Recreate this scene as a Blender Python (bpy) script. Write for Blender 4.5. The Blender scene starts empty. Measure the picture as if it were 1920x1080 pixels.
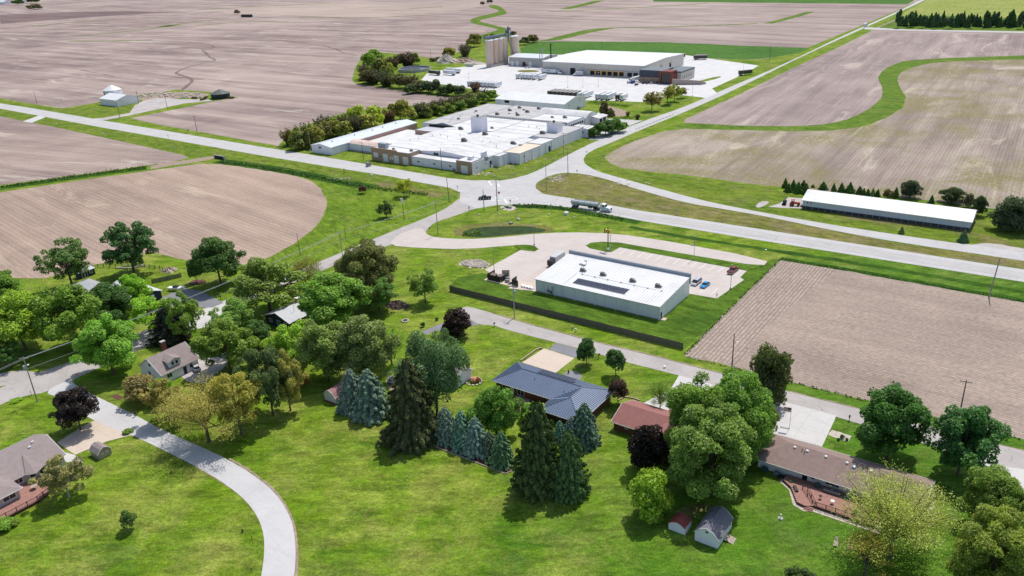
import bpy, bmesh, math, random
import numpy as np
from mathutils import Vector, Matrix
D = bpy.data; SC = bpy.context.scene; COL = SC.collection
R_ = math.radians
# ------------------------------------------------ camera
F = 1493.333; PITCH, ROLL, YAW = R_(23.2), R_(-2.8), R_(-36.2); HC = 105.0
_cp, _sp = math.cos(PITCH), math.sin(PITCH)
_fw = Vector((math.sin(YAW)*_cp, math.cos(YAW)*_cp, -_sp)); _rt = Vector((math.cos(YAW), -math.sin(YAW), 0)); _up = _rt.cross(_fw)
_r = _rt*math.cos(ROLL)+_up*math.sin(ROLL); _u = -_rt*math.sin(ROLL)+_up*math.cos(ROLL)
cam = D.cameras.new('camera'); cam.lens = 28; cam.sensor_width = 36; cam.clip_start = 1; cam.clip_end = 20000
camo = D.objects.new('camera', cam); COL.objects.link(camo)
camo.matrix_world = Matrix(((_r.x, _u.x, -_fw.x, 0), (_r.y, _u.y, -_fw.y, 0), (_r.z, _u.z, -_fw.z, HC), (0, 0, 0, 1)))
SC.camera = camo
# ------------------------------------------------ world, sun, exposure
W = D.worlds.new('World'); SC.world = W; W.use_nodes = True
wn = W.node_tree.nodes; wl = W.node_tree.links; wn.clear()
sky = wn.new('ShaderNodeTexSky'); sky.sky_type = 'NISHITA'; sky.sun_disc = False
SUN_EL, SUN_AZ = R_(62), R_(92)
sky.sun_elevation = SUN_EL; sky.sun_rotation = R_(-2); sky.air_density = 1.0; sky.dust_density = 1.5
bg = wn.new('ShaderNodeBackground'); bg.inputs['Strength'].default_value = 0.14
wo = wn.new('ShaderNodeOutputWorld'); wl.new(sky.outputs[0], bg.inputs[0]); wl.new(bg.outputs[0], wo.inputs[0])
sl = D.lights.new('sun', 'SUN'); sl.energy = 3.7; sl.angle = R_(0.55); sl.color = (1, .955, .88)
so = D.objects.new('sun', sl); COL.objects.link(so)
so.rotation_euler = Vector((math.cos(SUN_EL)*math.cos(SUN_AZ), math.cos(SUN_EL)*math.sin(SUN_AZ), math.sin(SUN_EL))).to_track_quat('Z', 'Y').to_euler()
vs = SC.view_settings; vs.view_transform = 'Standard'; vs.look = 'None'; vs.gamma = 1; vs.exposure = 0.0; vs.use_curve_mapping = False
SC.cycles.max_bounces = 6; SC.cycles.diffuse_bounces = 3; SC.cycles.transmission_bounces = 3
SC.cycles.use_denoising = True
rng = np.random.default_rng(7); random.seed(7)

def G(px, py, h=0.0):
    """world point at height h for a sight line measured in the survey picture (1920 x 1080)"""
    d = _fw*F + (px-960)*_r - (py-540)*_u
    t = (HC-h)/-d.z
    return Vector((d.x*t, d.y*t, h))
def HGT(b, t):
    B = G(*b); lo, hi = 0.0, 60.0
    for _ in range(30):
        m = (lo+hi)/2; X = Vector((B.x, B.y, m-HC)); y = 540-F*X.dot(_u)/X.dot(_fw)
        if y > t: lo = m
        else: hi = m
    return (lo+hi)/2
def MPX(p, h=0.0):
    """metres per survey pixel across the view at ground point p"""
    return (Vector((p[0], p[1], h-HC))).dot(_fw)/F

# ------------------------------------------------ tagging
def tag(o, label=None, cat=None, group=None, kind=None):
    if label: o['label'] = label
    if cat: o['category'] = cat
    if group: o['group'] = group
    if kind: o['kind'] = kind
    return o
OFF = {}
def thing(name, label, cat, loc=(0, 0, 0), rz=0.0, group=None, world=False):
    o = D.objects.new(name, None); COL.objects.link(o); o.empty_display_size = .5
    o.location = loc; o.rotation_euler = (0, 0, rz); tag(o, label, cat, group)
    OFF[o.name] = tuple(loc) if world else (0, 0, 0)
    return o
KIDS = {}
def linkpart(name, mesh, parent, label=None, kind=None):
    o = D.objects.new(name, mesh); COL.objects.link(o)
    if parent is not None:
        o.parent = parent; KIDS.setdefault(parent.name, []).append(o)
    if label: o['label'] = label
    if kind: o['kind'] = kind
    return o
def copy_tree(o, loc=None, rz=None, label=None, parent=None, scale=None):
    c = o.copy(); COL.objects.link(c)
    if parent is not None: c.parent = parent
    if loc is not None: c.location = loc
    if rz is not None: c.rotation_euler = (0, 0, rz)
    if scale is not None: c.scale = scale
    if label: c['label'] = label
    for k in KIDS.get(o.name, []):
        kc = copy_tree(k, parent=c); KIDS.setdefault(c.name, []).append(kc)
    return c

# ------------------------------------------------ mesh builder
class MB:
    def __init__(s): s.v = []; s.f = []
    def poly(s, pts):
        i = len(s.v); s.v += [tuple(p) for p in pts]; s.f.append(tuple(range(i, i+len(pts)))); return s
    def box(s, x0, x1, y0, y1, z0, z1):
        i = len(s.v)
        s.v += [(x0, y0, z0), (x1, y0, z0), (x1, y1, z0), (x0, y1, z0), (x0, y0, z1), (x1, y0, z1), (x1, y1, z1), (x0, y1, z1)]
        s.f += [(i, i+3, i+2, i+1), (i+4, i+5, i+6, i+7), (i, i+1, i+5, i+4), (i+1, i+2, i+6, i+5), (i+2, i+3, i+7, i+6), (i+3, i, i+4, i+7)]
        return s
    def prism(s, pts, z0, z1):
        """vertical prism over a ccw plan polygon"""
        n = len(pts); i = len(s.v)
        z0s = z0 if hasattr(z0, '__len__') else [z0]*n; z1s = z1 if hasattr(z1, '__len__') else [z1]*n
        s.v += [(p[0], p[1], a) for p, a in zip(pts, z0s)] + [(p[0], p[1], a) for p, a in zip(pts, z1s)]
        s.f.append(tuple(i+k for k in reversed(range(n)))); s.f.append(tuple(i+n+k for k in range(n)))
        for k in range(n):
            m = (k+1) % n; s.f.append((i+k, i+m, i+n+m, i+n+k))
        return s
    def slab(s, pts, t):
        n = len(pts); i = len(s.v)
        s.v += [tuple(p) for p in pts] + [(p[0], p[1], p[2]-t) for p in pts]
        s.f.append(tuple(i+k for k in range(n))); s.f.append(tuple(i+n+k for k in reversed(range(n))))
        for k in range(n):
            m = (k+1) % n; s.f.append((i+k, i+n+k, i+n+m, i+m))
        return s
    def extr(s, prof, a0, a1, axis='y'):
        """profile (u,z) extruded along an axis: axis y -> u is x; axis x -> u is y"""
        n = len(prof); i = len(s.v)
        for a in (a0, a1):
            s.v += [((p[0], a, p[1]) if axis == 'y' else (a, p[0], p[1])) for p in prof]
        s.f.append(tuple(i+k for k in range(n))); s.f.append(tuple(i+n+k for k in reversed(range(n))))
        for k in range(n):
            m = (k+1) % n; s.f.append((i+k, i+n+k, i+n+m, i+m))
        return s
    def tube(s, p0, p1, r0, r1=None, n=8, caps=True):
        r1 = r0 if r1 is None else r1
        p0 = Vector(p0); p1 = Vector(p1); d = (p1-p0)
        if d.length < 1e-6: return s
        d.normalize(); a = d.orthogonal().normalized(); b = d.cross(a); i = len(s.v)
        for p, r in ((p0, r0), (p1, r1)):
            for k in range(n):
                t = 2*math.pi*k/n; s.v.append(tuple(p+a*(r*math.cos(t))+b*(r*math.sin(t))))
        for k in range(n):
            m = (k+1) % n; s.f.append((i+k, i+m, i+n+m, i+n+k))
        if caps: s.f.append(tuple(i+k for k in reversed(range(n)))); s.f.append(tuple(i+n+k for k in range(n)))
        return s
    def cyl(s, x, y, z0, z1, r, r1=None, n=16): return s.tube((x, y, z0), (x, y, z1), r, r1, n)
    def cylx(s, x0, x1, y, z, r, n=14): return s.tube((x0, y, z), (x1, y, z), r, r, n)
    def cyly(s, x, y0, y1, z, r, n=14): return s.tube((x, y0, z), (x, y1, z), r, r, n)
    def ball(s, c, r, rz=None, n=8, m=5):
        rz = r if rz is None else rz; i = len(s.v)
        for a in range(m+1):
            th = math.pi*a/m
            for k in range(n):
                ph = 2*math.pi*k/n; s.v.append((c[0]+r*math.sin(th)*math.cos(ph), c[1]+r*math.sin(th)*math.sin(ph), c[2]+rz*math.cos(th)))
        for a in range(m):
            for k in range(n):
                q = (k+1) % n; s.f.append((i+a*n+k, i+(a+1)*n+k, i+(a+1)*n+q, i+a*n+q))
        return s
    def mesh(s, name, mat=None, off=(0, 0, 0), smooth=False, bevel=0):
        me = D.meshes.new(name)
        v = s.v if off == (0, 0, 0) else [(p[0]-off[0], p[1]-off[1], p[2]-off[2]) for p in s.v]
        me.from_pydata(v, [], s.f)
        if mat: me.materials.append(mat)
        bm = bmesh.new(); bm.from_mesh(me); bmesh.ops.recalc_face_normals(bm, faces=bm.faces)
        if bevel:
            bmesh.ops.bevel(bm, geom=bm.edges[:], offset=bevel, segments=1, affect='EDGES', clamp_overlap=True)
        bm.to_mesh(me); bm.free()
        if smooth:
            for p in me.polygons: p.use_smooth = True
        return me
    def build(s, name, mat, parent=None, label=None, kind=None, smooth=False, bevel=0):
        off = OFF.get(parent.name, (0, 0, 0)) if parent is not None else (0, 0, 0)
        o = linkpart(name, s.mesh(name, mat, off, smooth, bevel), parent, label, kind); OFF[o.name] = off
        return o
def solo(name, mb, mat, label, cat, loc=(0, 0, 0), group=None, kind=None, rz=0, smooth=False):
    """a thing that is one mesh; mb in world coordinates, origin moved to loc"""
    o = linkpart(name, mb.mesh(name, mat, tuple(loc), smooth), None); o.location = loc
    return tag(o, label, cat, group, kind)

# ------------------------------------------------ node helper
class NT:
    def __init__(s, name):
        s.m = D.materials.new(name); s.m.use_nodes = True; s.t = s.m.node_tree; s.t.nodes.clear()
        s.out = s.n('OutputMaterial')
    def n(s, kind, **kw):
        nd = s.t.nodes.new('ShaderNode'+kind)
        for k, v in kw.items(): setattr(nd, k, v)
        return nd
    def l(s, a, b): s.t.links.new(a, b)
    def val(s, sock, v):
        if isinstance(v, bpy.types.NodeSocket): s.l(v, sock)
        elif isinstance(v, tuple) and len(v) == 3 and sock.type == 'RGBA': sock.default_value = (*v, 1)
        else: sock.default_value = v
    def pos(s): return s.n('NewGeometry').outputs['Position']
    def obj(s): return s.n('TexCoord').outputs['Object']
    def mapping(s, vec, rot=0.0, scale=(1, 1, 1)):
        m = s.n('Mapping'); s.l(vec, m.inputs[0]); m.inputs['Rotation'].default_value = (0, 0, rot); m.inputs['Scale'].default_value = scale
        return m.outputs[0]
    def noise(s, vec, scale=1.0, detail=3, rough=.55, dist=0.0):
        n = s.n('TexNoise'); s.l(vec, n.inputs['Vector']); n.inputs['Scale'].default_value = scale; n.inputs['Detail'].default_value = detail
        n.inputs['Roughness'].default_value = rough; n.inputs['Distortion'].default_value = dist
        return n.outputs['Fac']
    def voro(s, vec, scale=1.0, feature='F1'):
        n = s.n('TexVoronoi', feature=feature); s.l(vec, n.inputs['Vector']); n.inputs['Scale'].default_value = scale
        return n.outputs['Distance']
    def wave(s, vec, scale=1.0, dist=0.0, dscale=1.0, direction='X'):
        n = s.n('TexWave', bands_direction=direction); s.l(vec, n.inputs['Vector']); n.inputs['Scale'].default_value = scale
        n.inputs['Distortion'].default_value = dist; n.inputs['Detail Scale'].default_value = dscale
        return n.outputs['Fac']
    def rng(s, f, a, b, c=0.0, d=1.0):
        n = s.n('MapRange'); s.l(f, n.inputs[0])
        for k, v in zip((1, 2, 3, 4), (a, b, c, d)): n.inputs[k].default_value = v
        return n.outputs[0]
    def mix(s, f, a, b, mode='MIX'):
        n = s.n('Mix', data_type='RGBA', blend_type=mode); s.val(n.inputs[0], f); s.val(n.inputs[6], a); s.val(n.inputs[7], b)
        return n.outputs[2]
    def math(s, op, a, b=0.0):
        n = s.n('Math', operation=op); s.val(n.inputs[0], a); s.val(n.inputs[1], b); return n.outputs[0]
    def mul(s, col, f):
        """colour scaled by a scalar around 1"""
        n = s.n('VectorMath', operation='SCALE'); s.l(col, n.inputs[0]) if isinstance(col, bpy.types.NodeSocket) else None
        if not isinstance(col, bpy.types.NodeSocket): n.inputs[0].default_value = col
        s.val(n.inputs['Scale'], f); return n.outputs[0]
    def bump(s, h, dist=.05, strength=.5):
        n = s.n('Bump'); s.l(h, n.inputs['Height']); n.inputs['Distance'].default_value = dist; n.inputs['Strength'].default_value = strength
        return n.outputs[0]
    def fin(s, col, rough=.8, metal=0.0, normal=None, spec=.3):
        b = s.n('BsdfPrincipled'); s.val(b.inputs['Base Color'], col); s.val(b.inputs['Roughness'], rough); b.inputs['Metallic'].default_value = metal
        b.inputs['Specular IOR Level'].default_value = spec
        if normal is not None: s.l(normal, b.inputs['Normal'])
        s.l(b.outputs[0], s.out.inputs[0]); return s.m
MC = {}
def paint(name, col, rough=.6, metal=0.0, var=.12, scale=1.5, bump=0.0, dirt=None, spec=.35, streak=False):
    """plain surface with uneven tone and optional dirt"""
    if name in MC: return MC[name]
    t = NT(name); p = t.obj()
    if streak: p = t.mapping(p, 0, (1, 1, .12))
    a = t.noise(p, scale, 4, .6); b = t.noise(p, scale*7, 2, .6)
    f = t.math('ADD', t.rng(a, .3, .7, 1-var, 1+var), t.rng(b, .3, .7, -var*.4, var*.4))
    c = t.mul(tuple(col), f)
    if dirt:
        c = t.mix(t.math('MULTIPLY', t.rng(t.noise(p, scale*.55, 5, .7), .52, .72), dirt[3]), c, dirt[:3])
    nrm = t.bump(b, bump, .6) if bump else None
    MC[name] = t.fin(c, rough, metal, nrm, spec); return MC[name]

# ------------------------------------------------ ground polygons
def chaikin(pts, it=2, closed=True):
    for _ in range(it):
        q = []; n = len(pts)
        for i in range(n if closed else n-1):
            a = pts[i]; b = pts[(i+1) % n]
            q += [(a[0]*.75+b[0]*.25, a[1]*.75+b[1]*.25), (a[0]*.25+b[0]*.75, a[1]*.25+b[1]*.75)]
        if not closed: q = [pts[0]]+q+[pts[-1]]
        pts = q
    return pts
def ruffle(pts, amp, step):
    out = []; n = len(pts)
    for i in range(n):
        a = Vector(pts[i]); b = Vector(pts[(i+1) % n]); L = (b-a).length; k = min(60, max(1, int(L/step)))
        d = (b-a)/max(L, 1e-6); nn = Vector((-d.y, d.x))
        for j in range(k):
            p = a+(b-a)*(j/k)
            if j: p = p+nn*random.uniform(-amp, amp)
            out.append((p.x, p.y))
    return out
def area(name, px, z, mat, smooth=0, amp=0, step=4, world=False, kind='structure', thick=0):
    pts = [tuple(p) if world else tuple(G(*p)[:2]) for p in px]
    if smooth: pts = chaikin(pts, smooth)
    if amp: pts = ruffle(pts, amp, step)
    mb = MB()
    if thick: mb.prism(pts, z-thick, z)
    else: mb.poly([(x, y, z) for x, y in pts])
    me = mb.mesh(name, mat)
    if not thick and me.polygons and me.polygons[0].normal.z < 0: me.flip_normals()
    o = linkpart(name, me, None); o['kind'] = kind
    return o
def strip_pts(line, w):
    L = []; Rr = []; n = len(line)
    for i, p in enumerate(line):
        a = Vector(line[max(0, i-1)]); b = Vector(line[min(n-1, i+1)]); d = (b-a).normalized(); nn = Vector((-d.y, d.x))
        ww = w[i] if hasattr(w, '__len__') else w
        L.append(tuple(Vector(p)+nn*ww/2)); Rr.append(tuple(Vector(p)-nn*ww/2))
    return L+Rr[::-1]
def strip(name, px, w, z, mat, smooth=2, amp=0, step=3, world=False, kind='structure'):
    pts = [tuple(p) if world else tuple(G(*p)[:2]) for p in px]
    if smooth and len(pts) > 2 and not hasattr(w, '__len__'): pts = chaikin(pts, smooth, False)
    return area(name, strip_pts(pts, w), z, mat, 0, amp, step, True, kind)
# ================================================ ground materials
def soil(name, light, dark, rot=0.0, rows=0.0, rowsp=.76, streak=1.0, weeds=0.0, pale=None, sc=1.0, rowbump=.1):
    t = NT(name); p = t.pos(); q = t.mapping(p, rot)
    big = t.noise(p, .006*sc, 4, .6); mid = t.noise(p, .035*sc, 5, .65, .6)
    stv = t.mapping(q, 0, (.006*sc, .10*sc, 1)); st = t.noise(stv, 1.0, 5, .65); st2 = t.noise(t.mapping(q, 0, (.03, .8, 1)), 1.0, 3, .6)
    f = t.math('ADD', t.math('MULTIPLY', big, .8), t.math('ADD', t.math('MULTIPLY', st, 1.0*streak), t.math('MULTIPLY', mid, .55)))
    f = t.math('ADD', f, t.math('MULTIPLY', st2, .35*streak))
    tot = .8+1.0*streak+.55+.35*streak
    f = t.rng(f, .5*tot-.24, .5*tot+.24)
    c = t.mix(f, dark, light)
    fine = t.noise(p, 1.1, 4, .75)
    c = t.mul(c, t.rng(fine, .25, .75, .78, 1.2))
    h = t.noise(p, 2.2, 3, .7)
    if rows:
        wv = t.wave(t.mapping(q, 0, (0, 1, 0)), .314/rowsp, 0, 1, 'Y')
        wob = t.noise(q, .7, 2, .6)
        wv2 = t.math('MULTIPLY', wv, t.rng(wob, .3, .6))
        c = t.mul(c, t.rng(wv2, 0, 1, 1-.22*rows, 1+.2*rows))
        h = t.math('ADD', t.math('MULTIPLY', h, .5), t.math('MULTIPLY', wv, 1.0))
    # residue flecks
    fl = t.rng(t.noise(t.mapping(q, 0, (.9, 3.2, 1)), 1.0, 2, .8), .60, .72)
    c = t.mix(t.math('MULTIPLY', fl, .45), c, tuple(min(1, x*1.5) for x in light))
    if pale:
        c = t.mix(t.rng(t.noise(t.mapping(q, 0, (.012, .05, 1)), 1.0, 5, .7, .8), .56, .66, 0, .75), c, pale)
    if weeds:
        wf = t.math('MULTIPLY', t.rng(t.noise(p, .017, 5, .7, .5), .45, .62), t.rng(t.noise(p, .6, 3, .7), .35, .6))
        c = t.mix(t.math('MULTIPLY', wf, weeds), c, (.20, .185, .055))
    return t.fin(c, .95, 0, t.bump(h, rowbump, .7), .1)
def turf(name, deep, midc, yel, rot=0.0, y0=.50, y1=.70, mow=0.0, fine=1.0, brown=0.0, sc=1.0, east=0.0):
    t = NT(name); p = t.pos(); q = t.mapping(p, rot)
    a = t.noise(q, .045*sc, 5, .62, .4); b = t.noise(t.mapping(q, 0, (.10*sc, .42*sc, 1)), 1.0, 5, .7, .5); c_ = t.noise(p, 1.3, 4, .75)
    f = t.math('ADD', t.math('MULTIPLY', a, .55), t.math('MULTIPLY', b, .45))
    col = t.mix(t.rng(f, .36, .54), deep, midc)
    g = t.math('ADD', t.math('MULTIPLY', t.noise(q, .07*sc, 6, .7, .3), .6), t.math('MULTIPLY', c_, .4))
    col = t.mix(t.rng(g, y0, y1), col, yel)
    if east:
        sx = t.n('SeparateXYZ'); t.l(p, sx.inputs[0]); wob = t.rng(t.noise(p, .03, 4, .6), .3, .7, -16, 16); e = t.rng(t.math('ADD', sx.outputs[0], wob), -95, -25)
        col = t.mix(t.math('MULTIPLY', e, east), col, t.mix(t.rng(g, y0+.04, y1+.08), (.055, .150, .012), (.15, .235, .035)))
    if mow:
        m = t.wave(t.mapping(q, 0, (0, 1, 0)), .17, .9, .3, 'Y')
        col = t.mul(col, t.rng(m, 0, 1, 1-mow, 1+mow))
    if brown:
        col = t.mix(t.math('MULTIPLY', t.rng(t.noise(p, .09, 6, .75, .6), .49, .62), brown), col, (.20, .16, .09))
    col = t.mul(col, t.rng(t.noise(p, 3.1, 3, .8), .28, .72, 1-.34*fine, 1+.34*fine))
    col = t.mul(col, t.rng(t.noise(t.mapping(q, 0, (.7, 1.5, 1)), 1.0, 4, .8, .3), .32, .68, .72, 1.30))
    md = t.noise(t.mapping(q, 0, (.16, .34, 1)), 1.0, 6, .72, .6); col = t.mul(col, t.rng(md, .34, .66, .64, 1.40))
    # clover and bare flecks
    v = t.rng(t.noise(p, .5, 5, .8), .63, .74); col = t.mix(t.math('MULTIPLY', v, .35), col, (.30, .31, .12))
    h = t.noise(p, 4.5, 3, .8)
    return t.fin(col, .95, 0, t.bump(h, .12, .8), .08)
def slabroad(name, col, joint=0.0, rot=0.0, crack=.5, var=.1, tracks=None, patch=0.0, jw=.012):
    t = NT(name); p = t.pos(); q = t.mapping(p, rot)
    a = t.noise(p, .12, 5, .65, .3); b = t.noise(p, 3.0, 3, .7)
    c = t.mul(tuple(col), t.math('ADD', t.rng(a, .3, .7, 1-var, 1+var), t.rng(b, .3, .7, -.05, .05)))
    if joint:
        for ax, d in ((0, 'X'), (1, 'Y')):
            w = t.wave(t.mapping(q, 0, (1, 0, 0) if ax == 0 else (0, 1, 0)), .314/joint, 0, 1, d)
            c = t.mix(t.math('MULTIPLY', t.rng(w, .992, 1.0), .18), c, tuple(x*.45 for x in col))
    if crack:
        v = t.voro(t.mapping(t.mapping(p, .3), 0, (.10, .17, 1)), 1.0, 'DISTANCE_TO_EDGE')
        v2 = t.math('ADD', v, t.rng(t.noise(p, .8, 4, .7), .3, .7, -.02, .02))
        c = t.mix(t.math('MULTIPLY', t.rng(v2, .0, jw, 1, 0), crack), c, tuple(x*.35 for x in col))
    if patch:
        c = t.mix(t.rng(t.noise(t.mapping(q, 0, (.05, .3, 1)), 1.0, 5, .7), .52, .66, 0, patch), c, tuple(x*.62 for x in col))
    return t.fin(c, .88, 0, t.bump(b, .02, .4), .2)

M_soil_far = soil('soil_far', (0.44, 0.355, 0.314), (0.233, 0.175, 0.162), R_(12), 0, sc=.45, streak=1.2)
M_soil_nw = soil('soil_nw', (0.43, 0.34, 0.299), (0.209, 0.156, 0.144), R_(0), 0, sc=.6, streak=1.25, pale=(.50, .43, .38))
M_soil_a = soil('soil_a', (0.42, 0.325, 0.279), (0.233, 0.175, 0.158), R_(-10), .25, 3.0, pale=(.52, .44, .38))
M_soil_b = soil('soil_b', (.46, .345, .27), (.30, .22, .18), R_(8), .35, 2.2, streak=1.1, pale=(.50, .40, .30))
M_soil_c = soil('soil_c', (.45, .355, .29), (.30, .235, .195), R_(0), 1.0, .9, streak=.8)
M_soil_c2 = soil('soil_c2', (.45, .36, .295), (.31, .245, .205), R_(90), 1.3, 1.1, streak=.6)
M_soil_d = soil('soil_d', (0.4, 0.32, 0.289), (0.242, 0.189, 0.181), R_(86), .25, 3.0, streak=1.1, pale=(.48, .40, .35))
M_soil_e = soil('soil_e', (0.41, 0.34, 0.279), (0.251, 0.198, 0.171), R_(88), .55, 1.6, streak=1.3, weeds=1.0, pale=(.50, .43, .34))
M_soil_tan = soil('soil_tan', (0.47, 0.379, 0.318), (0.335, 0.262, 0.231), R_(5), 0, sc=.5)
M_soil_dark = soil('soil_dark', (.24, .17, .155), (.14, .10, .10), R_(5), 0, sc=.5)
M_turf = turf('lawn_turf', (.062, .140, .008), (.130, .215, .012), (.290, .300, .065), R_(-35), .46, .66, .03, 1.25, .15, east=.8)
M_turf_e = turf('lawn_turf_east', (.066, .132, .010), (.125, .205, .014), (.25, .28, .06), R_(20), .48, .70, .035)
M_turf_d = turf('lot_turf', (.050, .110, .012), (.090, .160, .016), (.18, .21, .05), R_(0), .60, .85, .0)
M_turf_y = turf('verge_turf', (.075, .14, .012), (.14, .20, .018), (.22, .235, .05), R_(0), .50, .72, .0, .8, .25)
M_turf_brown = turf('rough_turf', (.10, .125, .02), (.16, .165, .035), (.24, .20, .09), R_(0), .46, .66, .0, 1.0, .8)
M_turf_lush = turf('lush_turf', (.018, .055, .008), (.045, .11, .010), (.10, .17, .02), R_(0), .6, .8, .0, 1.2)
M_green_crop = turf('green_crop', (.050, .125, .022), (.075, .165, .028), (.15, .21, .05), R_(0), .60, .85, 0, .5, sc=.4)
M_pale_crop = turf('pale_crop', (.20, .26, .05), (.27, .30, .075), (.38, .36, .15), R_(90), .5, .7, .06, .4, sc=.4)
M_waterway = turf('waterway_turf', (.062, .130, .014), (.10, .175, .018), (.21, .245, .05), R_(0), .48, .72, 0, .6, sc=.6)
M_hwy = slabroad('highway_pavement', (.50, .485, .475), 4.6, 0, .25, .07, None, .22)
M_conc = slabroad('lot_concrete', (.545, .485, .445), 4.6, 0, .12, .07, None, .10)
M_yard = slabroad('yard_concrete', (.62, .61, .60), 9, 0, .1, .08, None, .22)
M_chip = slabroad('chipseal', (.43, .395, .375), 0, 0, .35, .10, None, .25)
M_chip_l = slabroad('chipseal_light', (.54, .53, .525), 0, 0, .15, .08, None, .18)
M_drive = slabroad('driveway_concrete', (.57, .55, .53), 4.6, 0, .2, .06, None, .1)
M_blackt = slabroad('blacktop', (.235, .235, .25), 0, 0, .3, .12)
M_pad = slabroad('pad_concrete', (.60, .50, .41), 6.5, 0, .0, .04)
M_gravel = slabroad('lane_gravel', (.46, .42, .40), 0, 0, 0, .18, None, .3)
M_brick_patio = slabroad('patio_brick', (.50, .30, .25), 1.2, 0, 0, .12)
M_white = paint('road_paint', (.80, .79, .76), .8, 0, .15, 2.0)
M_mulch = paint('mulch', (.13, .06, .045), .95, 0, .4, 3, .1)
M_dirt = paint('bare_dirt', (.33, .25, .19), .95, 0, .3, .8, .15)
M_dirtdark = paint('black_dirt', (.07, .05, .045), .95, 0, .4, 1.2, .2)
M_rock = paint('pale_rock', (.50, .44, .38), .9, 0, .3, 1.5, .05)
M_water = paint('pond_water', (.020, .045, .006), .75, 0, .4, .25, .02, (.05, .10, .012, .6), .2)

# ================================================ ground
area('ground', [(-9000, -600), (4000, -600), (4000, 14000), (-9000, 14000)], 0, M_soil_far, world=True)
area('plowed_field', [(-300, 165), (0, 188), (62, 198), (118, 204), (178, 194), (330, 170), (430, 178), (445, 186), (300, 234), (520, 279), (560, 232), (700, 207), (830, 182), (665, 156), (700, 95), (830, 110), (905, 70), (920, 40), (850, 35), (700, 36), (500, 34), (320, 22), (0, 33), (-300, 60)], .012, M_soil_nw, amp=1.5, step=20)
area('tan_field', [(640, 33), (520, 30), (400, 24), (480, 12), (640, 4), (900, 2), (905, 12), (840, 22), (720, 32)], .016, M_soil_tan, amp=3, step=60)
area('dark_field', [(0, 28), (120, 23), (240, 21), (330, 22.5), (200, 30), (90, 38), (0, 45)], .016, M_soil_dark, amp=2, step=30)
# green strips in the far fields
for pts, w in [([(135, 68), (200, 63), (285, 54), (330, 46), (370, 41), (430, 34)], 9), ([(60, 50), (120, 43), (190, 38)], 9), ([(130, 77.5), (200, 77), (285, 75)], 8),
               ([(305, 50), (328, 47)], 34), ([(370, 48), (460, 40), (540, 41)], 8), ([(350, 20), (480, 12), (620, 6)], 12), ([(820, 28), (640, 35), (560, 32)], 5),
               ([(1058, 17), (1090, 10), (1125, 1)], 22), ([(1030, 22), (1120, 18), (1240, 12), (1330, 6)], 8), ([(765, 17), (830, 12)], 10), ([(1030, 74), (1060, 66), (1110, 54), (1160, 52), (1280, 50), (1420, 44)], 7),
               ([(1440, 44), (1480, 34), (1520, 22)], 12)]:
    strip('grass_strip', pts, w, .03, M_waterway, amp=.8)
area('grass_waterway', [(882, 80), (900, 66), (928, 58), (935, 55), (915, 50), (885, 44), (880, 37), (900, 30), (930, 24), (938, 20), (915, 13), (918, 9), (935, 10), (950, 22), (950, 26), (925, 32), (900, 37), (900, 41), (930, 48), (952, 54), (957, 62), (950, 76), (985, 80), (1040, 72), (1110, 55), (1165, 51), (1110, 60), (1030, 80)], .035, M_waterway, 1, .8, 8)
area('green_crop_field', [(975, 92), (985, 84), (1000, 79), (1060, 77.5), (1240, 79), (1400, 86), (1520, 90), (1500, 98), (1450, 108), (1395, 112), (1300, 108), (1220, 104), (1130, 103), (1080, 104), (1010, 108), (980, 110)], .03, M_green_crop, 0, .8, 10)
area('pale_crop_field', [(1752, -12), (1735, 2), (1700, 20), (1690, 30), (1920, 34), (2400, 38), (2400, -12)], .03, M_pale_crop)
area('pale_crop_field', [(1225, 3), (1700, 8), (1712, 2), (1720, -3), (1600, -8), (1225, -2)], .03, M_green_crop, 0, 2, 40)
area('far_verge', [(1640, 55), (1680, 38), (1700, 28), (1920, 34), (2400, 38), (2400, 70), (1920, 60)], .034, M_waterway)
# one sheet of grass under roads, yards and the near fields
area('grass', [(-300, 120), (0, 184), (60, 195), (118, 203), (178, 193), (215, 186), (330, 168), (388, 172), (425, 178), (447, 183), (400, 190), (330, 205), (245, 222), (300, 234), (340, 241), (400, 252), (522, 274), (532, 262), (545, 243), (640, 213), (705, 203), (770, 198), (860, 186), (800, 178), (720, 165), (667, 157), (660, 150), (665, 128), (680, 105), (700, 97), (770, 103), (830, 113), (868, 92), (880, 78), (905, 72), (940, 68), (1000, 79), (1000, 100), (1240, 108), (1395, 112), (1440, 110), (1480, 102), (1520, 87), (1622, 45), (1688, 17), (1724, 0), (1760, 0), (1632, 57), (1640, 70), (2300, 90), (3000, 300), (4200, 1500), (3000, 3600), (-1400, 3600), (-1600, 1400)], .02, M_turf, 0, .35, 5)
area('farm_verge', [(-300, 130), (0, 188), (60, 198), (118, 205), (178, 195), (210, 188), (262, 200), (240, 213), (195, 221), (178, 221), (60, 203), (0, 193.5), (-300, 160)], .026, M_turf_y, 0, .3)
area('verge', [(480, 291), (300, 259), (185, 239), (75, 218), (0, 204), (-300, 165), (-300, 185), (0, 217.5), (45, 227), (62, 230), (120, 242), (250, 270), (352, 296), (410, 300), (470, 308), (540, 322), (640, 345), (780, 375), (850, 375), (863, 361), (844, 352), (780, 341), (637, 317)], .026, M_turf_y, 0, .3)
area('verge', [(640, 300), (700, 309), (840, 333), (885, 337), (932, 337), (985, 329), (1040, 303), (1110, 266), (1130, 252), (1085, 262), (1035, 280), (960, 305), (885, 327), (700, 301)], .026, M_turf_y, 0, .3)
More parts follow.
